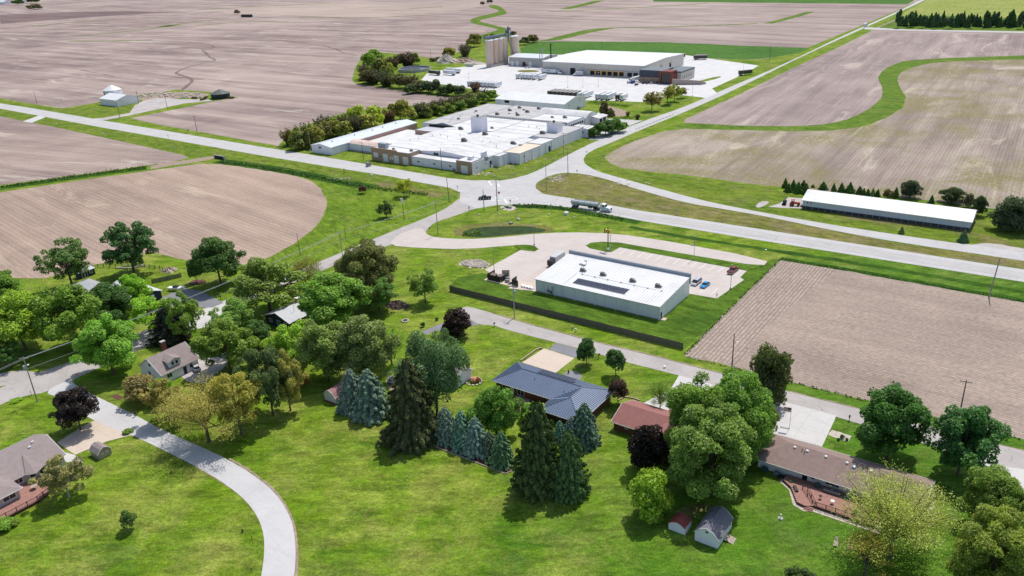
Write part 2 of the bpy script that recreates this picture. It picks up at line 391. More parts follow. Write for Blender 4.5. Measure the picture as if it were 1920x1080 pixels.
area('rough_verge', [(1003, 352), (1010, 341), (1034, 330), (1063, 325), (1093, 326), (1140, 336), (1200, 357), (1286, 381), (1350, 391), (1440, 407), (1560, 431), (1680, 455), (1920, 489), (2300, 550), (2300, 563), (1920, 504), (1600, 457), (1420, 428), (1200, 394), (1077, 372), (1019, 363)], .026, M_turf_brown, 0, .3)
area('barn_yard', [(1092, 298), (1136, 326), (1200, 343), (1280, 366), (1335, 380), (1432, 399), (1560, 421), (1680, 440), (1798, 457), (1823, 459), (1915, 470), (2300, 540), (2300, 440), (1920, 402), (1760, 381), (1520, 360), (1400, 346), (1280, 332), (1180, 318), (1143, 307), (1131, 295), (1160, 278), (1230, 250), (1150, 274)], .026, M_turf_y, 0, .3)
area('verge', [(1200, 228), (1280, 192), (1320, 184), (1268, 178), (1217, 192), (1145, 189), (1095, 190), (1105, 205), (1130, 215), (1150, 226), (1165, 224)], .026, M_turf, 0, .3)
area('waterway', [(1262, 238), (1280, 231), (1400, 236), (1500, 237), (1558, 232), (1599, 221), (1638, 199.5), (1657, 178), (1653, 161), (1646, 145.5), (1654, 133), (1674, 121.5), (1699, 113.5), (1760, 109.5), (1840, 106.5), (1920, 104.5), (2300, 98), (2300, 107), (1920, 111), (1800, 114.5), (1745, 118), (1711, 126), (1687, 136), (1681, 146), (1687, 165), (1699, 181), (1692, 201), (1662, 220), (1622, 236), (1560, 245), (1480, 246), (1380, 244), (1290, 242)], .045, M_waterway, 1, .4, 5)
area('field', [(1285, 223), (1380, 180), (1480, 131), (1580, 85), (1630, 60), (1700, 62), (1920, 65), (2300, 68), (2300, 101), (1920, 104), (1840, 107), (1760, 110), (1699, 114), (1674, 122), (1654, 134), (1646, 146), (1653, 162), (1657, 179), (1638, 200), (1599, 221), (1558, 232), (1500, 237), (1400, 236), (1282, 230)], .038, M_soil_d, 0, .4, 6)
area('field', [(1133, 295), (1150, 283), (1190, 264), (1245, 246), (1290, 241), (1380, 244), (1480, 246), (1560, 245), (1625, 236), (1663, 220), (1693, 202), (1699, 181), (1688, 165), (1681, 147), (1688, 136), (1712, 126), (1746, 118), (1802, 114), (1920, 111), (2300, 106), (2300, 445), (1920, 398), (1850, 390), (1760, 378), (1640, 366), (1520, 358), (1465, 351), (1400, 344), (1300, 330), (1220, 322), (1170, 316), (1145, 307)], .038, M_soil_e, 0, .4, 6)
area('field', [(-300, 190), (0, 218), (45, 227), (62, 230), (120, 242), (250, 270), (345, 291), (354, 296), (312, 306), (275, 310), (130, 330), (0, 347), (-300, 395)], .038, M_soil_a, 0, .3, 5)
area('field', [(-300, 400), (0, 361), (125, 342), (275, 321), (375, 307), (412, 308), (480, 316), (540, 325), (580, 338), (603, 355), (613, 380), (606, 405), (585, 432), (550, 458), (510, 480), (471, 497), (440, 498), (355, 489), (284, 473), (240, 482), (173, 498), (84, 522), (0, 520), (-300, 560)], .038, M_soil_b, 0, .35, 5)
area('field', [(1284, 664), (1396, 553), (1464, 486), (1480, 487), (1600, 510), (1920, 567), (2300, 632), (2300, 925), (1920, 824), (1740, 779), (1480, 715.5), (1398, 694), (1330, 677), (1285, 669)], .038, M_soil_c, 0, .35, 3)
area('field_headland', [(1284, 664), (1396, 553), (1464, 486), (1480, 487), (1570, 505), (1500, 560), (1420, 630), (1385, 686), (1330, 676), (1285, 669)], .042, M_soil_c2, 0, .6, 3)
area('plowed_lot', [(248, 221), (330, 205), (400, 191), (447, 184), (520, 180), (640, 180), (830, 180), (860, 184), (770, 197), (705, 202), (640, 211), (547, 240), (530, 262), (520, 273), (480, 266), (400, 251), (340, 240), (300, 233)], .038, M_soil_nw, 0, .5, 6)
# lawn tints
area('lawn', [(-500, 1700), (-500, 800), (0, 759), (84, 737), (106, 744), (120, 752), (190, 800), (241, 813), (311, 846), (375, 879), (412, 900), (460, 935), (485, 965), (497, 1000), (497, 1040), (490, 1080), (470, 1300)], .026, M_turf, 0)
area('lawn', [(843, 548), (1281, 657), (1300, 640), (1396, 550), (1462, 486), (1440, 489), (1400, 510), (1293, 553), (1236, 601), (1006, 547), (960, 535), (905, 512), (860, 520), (843, 535)], .028, M_turf_d, 0, .2, 3)
area('lawn', [(815, 402), (699, 450), (594, 492), (471, 560), (380, 575), (430, 500), (470, 500), (514, 481), (553, 459), (588, 433), (609, 405), (616, 380), (606, 355), (580, 337), (680, 352), (780, 365), (850, 366), (860, 371)], .028, M_turf_e, 0, .2, 3)
# rank growth in the ditches
for pts, w in [([(0, 353), (125, 335), (275, 315)], 9), ([(410, 302), (470, 310), (560, 324), (640, 342), (700, 352)], 9), ([(1464, 485), (1600, 507), (1760, 536), (1920, 564), (2200, 612)], 3.2),
               ([(960, 386), (1040, 388), (1110, 400), (1200, 417)], 6), ([(1180, 426), (1300, 447), (1450, 470), (1600, 492), (1920, 548)], 3)]:
    strip('ditch', pts, w, .046, M_turf_lush, amp=.5)
strip('ditch', [(700, 345), (760, 352), (830, 368)], 7, .044, M_turf_brown, amp=.5)
area('pond_bank', [(845, 432), (880, 420), (940, 417), (1020, 422), (1045, 430), (1020, 437), (960, 441), (900, 446), (858, 444)], .032, M_turf_brown, 2)
area('pond', [(862, 436), (890, 427), (940, 424), (990, 424), (1028, 431), (1015, 436), (960, 440), (915, 445), (880, 445)], .038, M_water, 2)
# ---------------- roads
area('highway', [(-300, 143), (0, 193.75), (60, 203), (200, 227), (480, 273.75), (575, 289), (670, 305), (840, 334), (885, 338.5), (932, 338), (1003, 352), (1019, 364), (1077, 373), (1200, 395), (1420, 429), (1920, 505.6), (2400, 579), (2400, 606), (1920, 529), (1420, 450), (1200, 413.75), (1077, 390), (1007, 383), (932, 384.6), (894, 391), (862, 378), (863, 361), (844, 352.5), (780, 341), (728, 330), (637, 316), (520, 296.7), (480, 290), (300, 258), (185, 238), (75, 217.5), (0, 203.75), (-300, 153)], .060, M_hwy)
area('north_road', [(1733, -4), (1680, 23), (1580, 67), (1467, 122), (1357, 168), (1280, 202), (1200, 229), (1117, 265), (1067, 289), (1018, 316), (978, 332), (920, 342), (950, 360), (1010, 366), (1003, 350), (1007.5, 341), (1034, 328), (1063, 323), (1095, 325), (1097, 308), (1093, 297), (1107, 283), (1157, 263), (1200, 244), (1280, 212), (1380, 167.5), (1513, 101), (1623, 51.5), (1745, -4)], .052, M_hwy, 1)
area('frontage_road', [(1092, 300), (1097, 308), (1117, 320), (1136, 326), (1200, 344), (1280, 366), (1335, 380), (1432, 399), (1550, 420), (1680, 440), (1798, 457), (1823, 459), (1915, 470), (2300, 530), (2300, 552), (1920, 489), (1680, 454), (1550, 430), (1440, 406.5), (1350, 391), (1286, 380.5), (1200, 356.5), (1136, 335.5), (1095, 326), (1060, 324)], .056, M_hwy, 1)
area('south_street', [(862, 371), (844, 386), (815, 402), (698, 449), (620, 482), (560, 507), (460, 548), (380, 580), (284, 613), (149, 673), (72, 699), (0, 728), (-400, 890), (-400, 945), (0, 758), (55, 740), (84, 737), (150, 706), (262, 655), (301, 640), (430, 582), (582, 517), (640, 492), (727, 460), (799, 441), (799, 431), (815, 417), (844, 408), (894, 390), (932, 383), (900, 355)], .056, M_chip, 1)
area('curved_drive', [(84, 737), (106, 744), (120, 752), (150, 775), (200, 800), (241, 813), (311, 846), (375, 879), (412, 900), (456, 933), (482, 965), (495, 1000), (496, 1040), (490, 1080), (470, 1200), (535, 1200), (552, 1080), (555, 1040), (552, 1000), (545, 970), (525, 935), (490, 900), (427, 861), (361, 831), (301, 805), (253, 778), (192, 749), (154, 730), (137, 718), (134, 711), (110, 720)], .064, M_chip_l, 2)
for mk, nm in ((1, 'drive_edge'),):
    pass
area('access_road', [(800, 441), (821, 446), (873, 448.8), (932, 446), (1019, 437), (1107, 435.6), (1200, 443), (1442, 487), (1430, 500.5), (1310, 481), (1159, 455), (1129, 453.8), (1107, 455.7), (1099, 460.7), (1010, 468), (1001, 460.2), (975, 459), (873, 467.7), (786, 465), (727.5, 460.4), (745, 440), (790, 425)], .068, M_conc, 1)
area('parking_lot', [(1010, 462), (1010, 468), (1002, 472), (981, 469.5), (977, 468.6), (909, 506), (917, 511), (915, 525), (974, 539), (1004, 547), (1120, 560), (1293, 551), (1344, 560), (1395, 525), (1388, 520.5), (1400, 508), (1162, 464), (1147, 472.6), (1137, 472.6), (1105, 465.6), (1099, 460.7), (1060, 455)], .072, M_conc)
area('side_slab', [(952, 541), (1045, 487), (1067, 477), (1085, 480), (1008, 535), (1004, 546)], .078, slabroad('tan_concrete', (.54, .46, .41), 4.6, 0, .2))  # slab along the west side of the store, slightly darker and browner than the lot
area('drive_island', [(1010, 468), (1001, 460.2), (975, 459), (960, 461), (977, 468.6), (981, 469.5), (1002, 472)], .15, M_turf_d, 1, thick=.12)
area('drive_island', [(1099, 460.7), (1107, 455.7), (1129, 453.8), (1159, 455), (1310, 481), (1430, 500.5), (1400, 508), (1162, 464), (1147, 472.6), (1137, 472.6), (1105, 465.6)], .15, M_turf_d, 0, thick=.12)
area('residential_street', [(863.5, 578.5), (875, 574.6), (889, 577.5), (919, 586), (958.6, 599), (1018, 616), (1120, 643), (1209, 664), (1320, 693), (1400, 713), (1480, 735), (1600, 765), (1920, 846), (2300, 945), (2300, 985), (1920, 893), (1894, 887), (1834, 869), (1790, 850), (1600, 791), (1482, 757), (1340, 722), (1273, 704), (1169, 678), (1120, 663), (1034, 640), (946.7, 618), (927, 610), (899, 609), (875, 600), (866, 588)], .052, M_chip, 1)
area('driveway', [(863, 582), (880, 598), (899, 609), (880, 612), (850, 616), (815, 622), (800, 628), (790, 622), (830, 606), (858, 596)], .056, M_blackt)
area('driveway', [(1028.5, 655), (1043, 643), (1079, 653), (1092, 658), (1078, 671)], .058, M_blackt)
area('driveway', [(1020, 653.5), (1077.5, 671.5), (1042, 699.5), (979, 680)], .062, M_pad)
area('driveway', [(1273, 704), (1258, 729), (1233, 742), (1205, 757), (1225, 775), (1300, 790), (1340, 722)], .058, M_drive)
area('driveway', [(1460, 752), (1482, 756), (1568, 779), (1564.5, 788.5), (1541, 838), (1452, 813), (1400, 800)], .058, M_drive)
area('driveway', [(1834, 869), (1894, 887), (1910, 940), (1925, 990), (1990, 1010), (2000, 900), (1920, 880)], .058, M_drive)
area('driveway', [(185, 786), (215, 803), (248, 816), (235, 819), (200, 828), (188, 833), (141, 853), (107, 830), (150, 803), (170, 792)], .060, M_pad)
area('garden_path', [(120, 848), (141, 853), (155, 864), (156, 878), (147, 882), (135, 872), (118, 862)], .064, M_drive, 1)
area('driveway', [(0, 700), (-60, 690), (-40, 730), (20, 722), (72, 699), (40, 694)], .054, M_chip)
area('driveway', [(398, 575), (425, 562), (440, 575), (420, 605), (395, 612), (330, 625), (350, 592)], .060, M_drive)
area('driveway', [(300, 560), (345, 540), (375, 545), (420, 568), (398, 577), (345, 575), (310, 575)], .062, M_blackt)
area('driveway', [(322, 690), (345, 665), (400, 640), (440, 650), (420, 690), (380, 720), (350, 715)], .058, M_gravel)
area('patio', [(966, 741), (1002, 751), (986, 777), (968, 771)], .09, M_brick_patio)
area('garden_bed', [(1010, 746), (1016, 738), (1040, 745), (1060, 752)], .05, M_mulch)
area('farm_lane', [(178, 222), (195, 221), (242, 212), (300, 200), (335, 192), (392, 186), (398, 189), (345, 194), (305, 203), (245, 216), (210, 223), (192, 226), (205, 232), (175, 230)], .058, M_gravel)
area('farm_yard', [(242, 213), (252, 198), (272, 188), (300, 183), (340, 186), (388, 186), (340, 192), (300, 201)], .050, M_gravel, 0, .5, 6)
area('field_entrance', [(75, 216), (85, 220), (60, 230), (42, 228)], .050, M_drive)
area('pebble_yard', [(255, 184), (300, 173), (350, 172), (392, 176), (388, 183), (330, 184), (270, 190)], .048, M_dirt, 0, 1.0, 5)
area('concrete_yard', [(845, 128), (880, 124), (917, 118), (960, 105), (1150, 100), (1270, 101), (1330, 110), (1423, 123), (1395, 139), (1335, 166), (1345, 175), (1325, 184), (1268, 177), (1240, 183), (1217, 192), (1145, 189), (1085, 188), (930, 178), (880, 166), (830, 158), (790, 150), (800, 138)], .055, M_yard)
area('grass_island', [(1285, 158), (1350, 142), (1352, 146), (1300, 158)], .16, M_turf, 1, thick=.1)
area('grass_island', [(968, 132), (1000, 131), (1016, 135), (975, 136)], .16, M_turf_brown, 1, thick=.1)
area('factory_lot', [(1150, 248), (1125, 262), (1105, 262), (1098, 240), (1120, 232), (1145, 222), (1168, 224), (1205, 226)], .050, M_hwy)
area('road_to_pines', [(1623, 51), (1700, 55), (1920, 59), (2400, 66), (2400, 69), (1920, 62), (1700, 57.5), (1620, 55)], .05, M_hwy)
area('dirt_track', [(1560, 408), (1600, 400), (1860, 440), (1920, 470), (1920, 478), (1830, 458), (1840, 438)], .036, M_turf_brown, 1, .3)
area('barn_pad', [(1440, 388), (1460, 382), (1478, 370), (1507, 372), (1505, 391), (1470, 390)], .05, M_gravel, 0, .3)
area('frontage_patch', [(1415, 388), (1425, 378), (1440, 377), (1442, 381), (1425, 390)], .05, M_gravel, 1)
area('gravel_shoulder', [(1823, 459), (1850, 456), (1880, 459), (1925, 468), (1915, 474)], .062, M_gravel, 0, .4, 2)
area('bare_bank', [(1190, 212), (1130, 195), (1120, 200), (1150, 222)], .036, M_dirt, 1)
area('tree_bed', [(818, 838), (835, 832), (960, 876), (968, 880), (948, 888)], .09, M_mulch, thick=.07)
area('silo_apron', [(917, 118), (880, 126), (870, 129), (917, 127), (960, 120)], .057, M_yard)
for pts, w in [([(340, 170), (352, 160), (362, 152), (356, 146), (340, 141), (328, 137), (345, 128), (375, 120), (400, 115), (404, 112), (392, 107), (384, 97), (378, 94), (395, 92), (403, 88), (395, 84), (370, 82), (352, 79)], 3.2), ([(235, 118), (270, 122), (310, 126)], 2.0), ([(150, 131), (185, 138), (215, 143)], 1.8), ([(134, 140), (180, 146)], 1.8), ([(280, 91), (310, 93), (345, 93)], 2.0), ([(530, 76), (570, 82), (620, 88), (640, 97)], 3.0), ([(640, 67), (700, 76), (740, 82), (760, 82)], 2.6), ([(240, 28), (330, 22), (440, 24), (560, 30), (640, 33)], 5), ([(640, 98), (670, 104)], 2.2)]:
    strip('gully', pts, w, .034, M_soil_dark, 1, .9, 6)
# ---------------- painted markings
def mark(pts, z=.0865): return area('painted_marking', pts, z, M_white)
def pline(a, b, w, z): 
    A = G(*a); B = G(*b); return area('painted_marking', strip_pts([tuple(A[:2]), tuple(B[:2])], w), z, M_white, world=True)
x = -129.5
for k in range(15):   # stalls along the long grass island
    a = 1176+16.6*k
    if a > 1395: break
    pline((a, 466.3+(a-1176)*.1855), (a-14, 477+(a-1176)*.1855), .16, .077)
for k in range(9):
    a = (974-7.5*k, 471.5+4.3*k); pline(a, (a[0]+17, a[1]+4.5), .13, .077)
pline((1346, 541), (1333, 553), .16, .077); pline((1325, 537), (1312, 549), .16, .077)
for a, b, w in [((909, 376), (965, 369), .35), ((909, 376), (930, 376.5), .3), ((930, 376.5), (972, 374), .3), ((965, 369), (972, 374), .3), ((920, 372), (925, 376), .6), ((929, 370), (934, 376), .6),
                ((916, 340), (922, 347), .8), ((946, 374), (951, 381.5), .9), ((935, 369), (942, 368), .5), ((933, 345), (937, 350), .6)]:
    pline(a, b, w, .0645)
# highway edge lines and the worn centre line, as thin strips set 4 mm over the pavement
for off, m in ((1.9, M_white),):
    pass
M_lined = paint('worn_line', (.62, .60, .55), .8, 0, .2, 1)
def hline(a, b, w, mt=M_lined):
    A = G(*a); B = G(*b); area('painted_marking', strip_pts([tuple(A[:2]), tuple(B[:2])], w), .0645, mt, world=True)
for t0 in (.12, .88):
    up = [(1077, 373), (1200, 395), (1420, 429), (1920, 505.6), (2300, 563)]; lo = [(1077, 390), (1200, 413.75), (1420, 450), (1920, 529), (2300, 590)]
    for i in range(4):
        f = lambda j: (up[j][0], up[j][1]*(1-t0)+lo[j][1]*t0)
        hline(f(i), f(i+1), .14)
M_track = slabroad('tyre_track', (.43, .415, .41), 0, 0, .1, .08, None, .35)
for t0 in (.30, .42, .60, .72):
    for i in range(4):
        f = lambda j: (up[j][0], up[j][1]*(1-t0)+lo[j][1]*t0)
        A = G(*f(i)); B = G(*f(i+1)); area('tyre_track', strip_pts([tuple(A[:2]), tuple(B[:2])], .75), .0622, M_track, world=True)
M_yel = paint('yellow_line', (.45, .33, .10), .8, 0, .2, 1)
M_tar = paint('tar_seam', (.30, .28, .27), .8, 0, .3, 1)
for t0, m in ((.5, M_yel), (.73, M_tar)):
    for i in range(4):
        f = lambda j: (up[j][0], up[j][1]*(1-t0)+lo[j][1]*t0)
        hline(f(i), f(i+1), .16, m)
# ================================================ trees
def foliage_mat(name, needle=False):
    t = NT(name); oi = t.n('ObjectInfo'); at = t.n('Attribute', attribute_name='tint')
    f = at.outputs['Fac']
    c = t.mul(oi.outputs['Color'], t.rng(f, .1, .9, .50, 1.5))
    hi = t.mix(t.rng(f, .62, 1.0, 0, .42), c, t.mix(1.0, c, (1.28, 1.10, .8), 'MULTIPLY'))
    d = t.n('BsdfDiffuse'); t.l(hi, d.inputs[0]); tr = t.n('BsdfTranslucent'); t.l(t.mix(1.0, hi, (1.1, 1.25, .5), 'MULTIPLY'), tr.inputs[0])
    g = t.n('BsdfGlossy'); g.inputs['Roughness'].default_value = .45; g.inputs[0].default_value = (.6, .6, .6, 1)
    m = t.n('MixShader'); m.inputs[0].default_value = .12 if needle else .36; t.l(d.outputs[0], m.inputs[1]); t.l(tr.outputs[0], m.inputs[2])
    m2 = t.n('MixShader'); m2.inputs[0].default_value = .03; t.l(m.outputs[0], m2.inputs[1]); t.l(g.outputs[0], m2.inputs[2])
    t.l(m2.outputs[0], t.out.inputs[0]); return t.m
M_leaf = foliage_mat('leaves'); M_needle = foliage_mat('needles', True)
M_bark = paint('bark', (.13, .10, .08), .95, 0, .35, 2, .05); M_bark_pale = paint('pale_bark', (.46, .42, .38), .9, 0, .3, 2, .03)

def leaf_mesh(name, C, N, S, T, mat, elong=1.5):
    """rhombic leaf faces: centres C, normals N, sizes S, tints T"""
    n = len(C); N = N/np.linalg.norm(N, axis=1, keepdims=True)
    a = rng.normal(size=(n, 3)); U = np.cross(N, a); U /= np.linalg.norm(U, axis=1, keepdims=True)+1e-9; V = np.cross(N, U)
    S = S[:, None]; V0 = C-U*S*.5*elong; V1 = C-V*S*.5+N*S*.08; V2 = C+U*S*.5*elong; V3 = C+V*S*.5+N*S*.08
    vt = np.stack([V0, V1, V2, V3], 1).reshape(-1, 3).astype(np.float32)
    me = D.meshes.new(name); me.vertices.add(4*n); me.vertices.foreach_set('co', vt.ravel())
    me.loops.add(4*n); me.loops.foreach_set('vertex_index', np.arange(4*n, dtype=np.int32))
    me.polygons.add(n); me.polygons.foreach_set('loop_start', np.arange(0, 4*n, 4, dtype=np.int32)); 
    me.update(calc_edges=True)
    at = me.attributes.new('tint', 'FLOAT', 'FACE'); at.data.foreach_set('value', np.clip(T, 0, 1).astype(np.float32))
    me.materials.append(mat); me.validate(); return me
def sph(n, zmin=-1.0):
    z = rng.uniform(zmin, 1, n); p = rng.uniform(0, 2*math.pi, n); r = np.sqrt(1-z*z)
    return np.stack([r*np.cos(p), r*np.sin(p), z], 1)
# every tree is modelled 1 m wide in x,y (radius .5) and 1 m high, then scaled; leaf counts follow its size
def crown_round(n=14000, lobes=46, cz=.60, rz=.42, leaf=.026, lobe=(.11, .20), taper=0.0, tilt=0.0, gap=.0, sun_up=.25, flat=1.0, zmin=-.75):
    d = sph(lobes, zmin); rad = rng.uniform(.36, 1.0, lobes)**.7
    lr = rng.uniform(lobe[0], lobe[1], lobes)
    ctr = d*rad[:, None]*np.array([.5, .5, rz])*(1-lr[:, None]*.9)
    wob = 1+.26*np.sin(rng.integers(2, 5)*np.arctan2(d[:, 1], d[:, 0])+rng.uniform(0, 6))*(1-abs(d[:, 2]))
    ctr[:, :2] *= wob[:, None]
    if taper: ctr[:, :2] *= (1-taper*(ctr[:, 2:3]/rz*.5+.5))
    ctr[:, 2] += cz; ctr[:, 0] += tilt*(ctr[:, 2]-.3)
    w = lr**2; idx = rng.choice(lobes, n, p=w/w.sum()); q = sph(n, -.55)
    shell = rng.uniform(.55, 1.06, n)**.6
    P = ctr[idx]+q*(lr[idx]*shell)[:, None]*np.array([1, 1, .80*flat])
    P += rng.normal(size=(n, 3))*.006
    N = q*.9+rng.normal(size=(n, 3))*.75+np.array([0, 0, sun_up*2.2])
    T = .5+.16*rng.normal(size=n)+(rng.uniform(-.16, .16, lobes))[idx]
    S = leaf*rng.uniform(.6, 1.35, n)
    return P, N, S, T, ctr
def crown_airy(n=8000, arms=30, leaf=.02, cz=.34, droop=.0):
    """open crown: flattened leaf sprays along long rising limbs"""
    P = []; N = []; ends = []
    for k in range(arms):
        az = rng.uniform(0, 2*math.pi); el = rng.uniform(.12, 1.35); L = rng.uniform(.36, .56)
        e = np.array([math.cos(az)*math.cos(el)*L*1.12, math.sin(az)*math.cos(el)*L*1.12, .36+math.sin(el)*L*1.08]); s0 = np.array([0, 0, cz-.05+rng.uniform(-.08, .1)])
        ends.append((s0, e)); m = n//arms
        for j in range(6):
            tt = rng.uniform(.45, 1.02); c = s0+(e-s0)*tt+rng.normal(size=3)*.035; mm = m//6
            q = rng.normal(size=(mm, 3))*np.array([.052, .052, .020]); P.append(c+q); N.append(rng.normal(size=(mm, 3))*.8+np.array([0, 0, 1.0]))
    P = np.concatenate(P); N = np.concatenate(N); n = len(P)
    return P, N, leaf*rng.uniform(.6, 1.3, n), .5+.2*rng.normal(size=n), ends
def crown_spruce(n=9000, leaf=.03, z0=.04, power=.85, tiers=22, droop=.10, ragged=.12, gapf=.55):
    P = []; N = []; T = []
    for k in range(tiers):
        tz = (k+.5)/tiers; R = .5*(1-tz)**power*(1+rng.uniform(-ragged, ragged)); nb = max(5, int(15*(1-tz)+5)); off = rng.uniform(0, 6)
        for b in range(nb):
            az = off+2*math.pi*b/nb+rng.uniform(-.2, .2); rr = R*(1+rng.uniform(-ragged, ragged)*1.2)+.012; m = max(5, int(n*rr*.085/ .5/ 3.2))
            s = rng.uniform(.12, 1, m)**gapf; lat = rng.normal(size=m)*.030*(1.25-s)*(.6+rr)
            x = s*rr; zz = z0+(1-z0)*tz-droop*(s**1.5)*rr*1.4+rng.normal(size=m)*.007+.04*(s > .9)*rr
            P.append(np.stack([x*math.cos(az)-lat*math.sin(az), x*math.sin(az)+lat*math.cos(az), zz], 1))
            nn = rng.normal(size=(m, 3))*.45+np.array([math.cos(az)*.55, math.sin(az)*.55, .9]); N.append(nn)
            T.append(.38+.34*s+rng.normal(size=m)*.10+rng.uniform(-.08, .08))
    P = np.concatenate(P); N = np.concatenate(N); T = np.concatenate(T); n = len(P)
    return P, N, leaf*rng.uniform(.6, 1.3, n), T, None
def crown_brush(n=3500, leaf=.03, arms=60):
    """scrubby bare brush: many thin upright sprays"""
    P = []; N = []
    for k in range(arms):
        az = rng.uniform(0, 6.28); r = math.sqrt(rng.uniform(0, 1))*.30; top = rng.uniform(.6, 1.0); ex = math.cos(az)*r*1.65; ey = math.sin(az)*r*1.65
        m = n//arms; s = rng.uniform(.05, 1, m)
        P.append(np.stack([math.cos(az)*r*.5*(1-s)+ex*s, math.sin(az)*r*.5*(1-s)+ey*s, s*top*(1-.35*(r/.5)**2)], 1)+rng.normal(size=(m, 3))*.035); N.append(rng.normal(size=(m, 3))+np.array([0, 0, .4]))
    P = np.concatenate(P); N = np.concatenate(N); n = len(P)
    return P, N, leaf*rng.uniform(.5, 1.4, n), .5+.22*rng.normal(size=n), None
def trunk_mesh(kind, targets=None, r=.022, mat=M_bark, top=.55, n=9, multi=1):
    mb = MB()
    if kind == 'spruce':
        mb.tube((0, 0, 0), (0, 0, .95), r, .003, 7)
    else:
        for k in range(multi):
            a = 2*math.pi*k/max(1, multi); bx, by = (0, 0) if multi == 1 else (.02*math.cos(a), .02*math.sin(a))
            tx, ty = (random.uniform(-.02, .02), random.uniform(-.02, .02)) if multi == 1 else (.13*math.cos(a), .13*math.sin(a))
            mb.tube((bx, by, -.01), (bx, by, .03), r*1.5/multi**.4, r/multi**.4, n); mb.tube((bx, by, .03), (tx, ty, top*.62), r/multi**.4, r*.75/multi**.4, n)
            mb.tube((tx, ty, top*.62), (tx*1.3, ty*1.3, top*1.35), r*.75/multi**.4, r*.2, 7)
        if targets is not None:
            for c in targets:
                if isinstance(c, tuple): s0, e = c
                else:
                    e = np.array(c); s0 = np.array([0, 0, max(.16, min(top, e[2]*.62))])
                mid = s0+(e-s0)*.5+np.array([0, 0, -.015]); mb.tube(s0, mid, r*.42, r*.28, 5, False); mb.tube(mid, e, r*.28, r*.07, 5, False)
    return mb.mesh('trunk', mat)
TREE = {}
def reg(key, cr, mat, tr):
    TREE.setdefault(key, []).append((leaf_mesh('crown', cr[0], cr[1], cr[2], cr[3], mat), tr))
for i in range(6):   # broad dense shade trees
    c = crown_round(26000, 84, .54, .45, .0225, (.065, .145), .06, 0, sun_up=.48, zmin=-.9); reg('shade', c, M_leaf, trunk_mesh('r', c[4][:16], .021))
for i in range(3):   # giants seen close
    c = crown_round(54000, 140, .52, .47, .0150, (.045, .11), .12, 0, sun_up=.48, zmin=-.9); reg('giant', c, M_leaf, trunk_mesh('r', c[4][:20], .020))
for i in range(3):   # looser, feathery shade trees
    c = crown_round(13000, 66, .56, .43, .0225, (.05, .12), 0, .05, sun_up=.45, zmin=-.9); reg('loose', c, M_leaf, trunk_mesh('r', c[4][:26], .022))
for i in range(2):   # wind swept
    c = crown_round(17000, 80, .55, .45, .023, (.05, .12), 0, -.08, flat=.7, zmin=-.9, sun_up=.4); reg('windy', c, M_leaf, trunk_mesh('r', c[4][:24], .024))
for i in range(3):
    c = crown_airy(7500, 46, .0165); reg('airy', c, M_leaf, trunk_mesh('r', c[4], .022, M_bark, .42))
for i in range(2):   # huge thin locust seen close
    c = crown_airy(24000, 54, .0095); reg('bigairy', c, M_leaf, trunk_mesh('r', c[4], .020, M_bark, .42))
for i in range(2):   # big weeping tree
    c = crown_round(30000, 90, .55, .46, .0175, (.06, .14), .12, 0, flat=1.6); reg('weeping', c, M_leaf, trunk_mesh('r', c[4][:16], .022))
for i in range(3):   # small lawn trees, ovate
    c = crown_round(5000, 34, .60, .40, .050, (.10, .20), .35); reg('small', c, M_leaf, trunk_mesh('r', c[4][:8], .018))
for i in range(2):
    c = crown_round(8500, 50, .50, .49, .038, (.10, .20), .25, zmin=-.95); reg('bushy', c, M_leaf, trunk_mesh('r', c[4][:8], .022))
for i in range(2):
    c = crown_round(4500, 30, .48, .46, .055, (.12, .24), .1); reg('shrub', c, M_leaf, trunk_mesh('r', c[4][:6], .02, M_bark, .3))
for i in range(3):
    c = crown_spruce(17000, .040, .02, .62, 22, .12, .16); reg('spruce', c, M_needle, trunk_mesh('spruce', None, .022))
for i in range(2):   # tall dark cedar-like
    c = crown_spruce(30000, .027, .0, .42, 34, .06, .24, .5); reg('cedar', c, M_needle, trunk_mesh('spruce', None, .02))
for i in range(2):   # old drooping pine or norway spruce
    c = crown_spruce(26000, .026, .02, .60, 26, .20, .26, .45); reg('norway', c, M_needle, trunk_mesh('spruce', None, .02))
for i in range(3):   # far trees, few large leaves
    c = crown_round(2600, 26, .52, .46, .075, (.12, .24), .1); reg('far', c, M_leaf, trunk_mesh('r', c[4][:5], .02))
for i in range(2):
    c = crown_brush(3200, .05); reg('brush', c, M_leaf, trunk_mesh('r', [c[0][i2] for i2 in range(0, 3000, 130)], .012, M_bark, .3))
for i in range(2):
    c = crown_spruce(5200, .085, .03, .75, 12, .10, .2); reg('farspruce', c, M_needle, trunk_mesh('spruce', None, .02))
for i in range(1):
    c = crown_airy(3000, 26, .045); reg('farairy', c, M_leaf, trunk_mesh('r', c[4], .02, M_bark, .4))
TN = 0
CLS = {'spruce': 'spruce_tree', 'norway': 'spruce_tree', 'cedar': 'cedar_tree', 'farspruce': 'spruce_tree', 'shrub': 'shrub', 'brush': 'bare_tree'}
CATS = {'spruce': 'spruce tree', 'norway': 'spruce tree', 'cedar': 'cedar tree', 'farspruce': 'spruce tree', 'shrub': 'shrub', 'brush': 'tree'}
TREES = {}
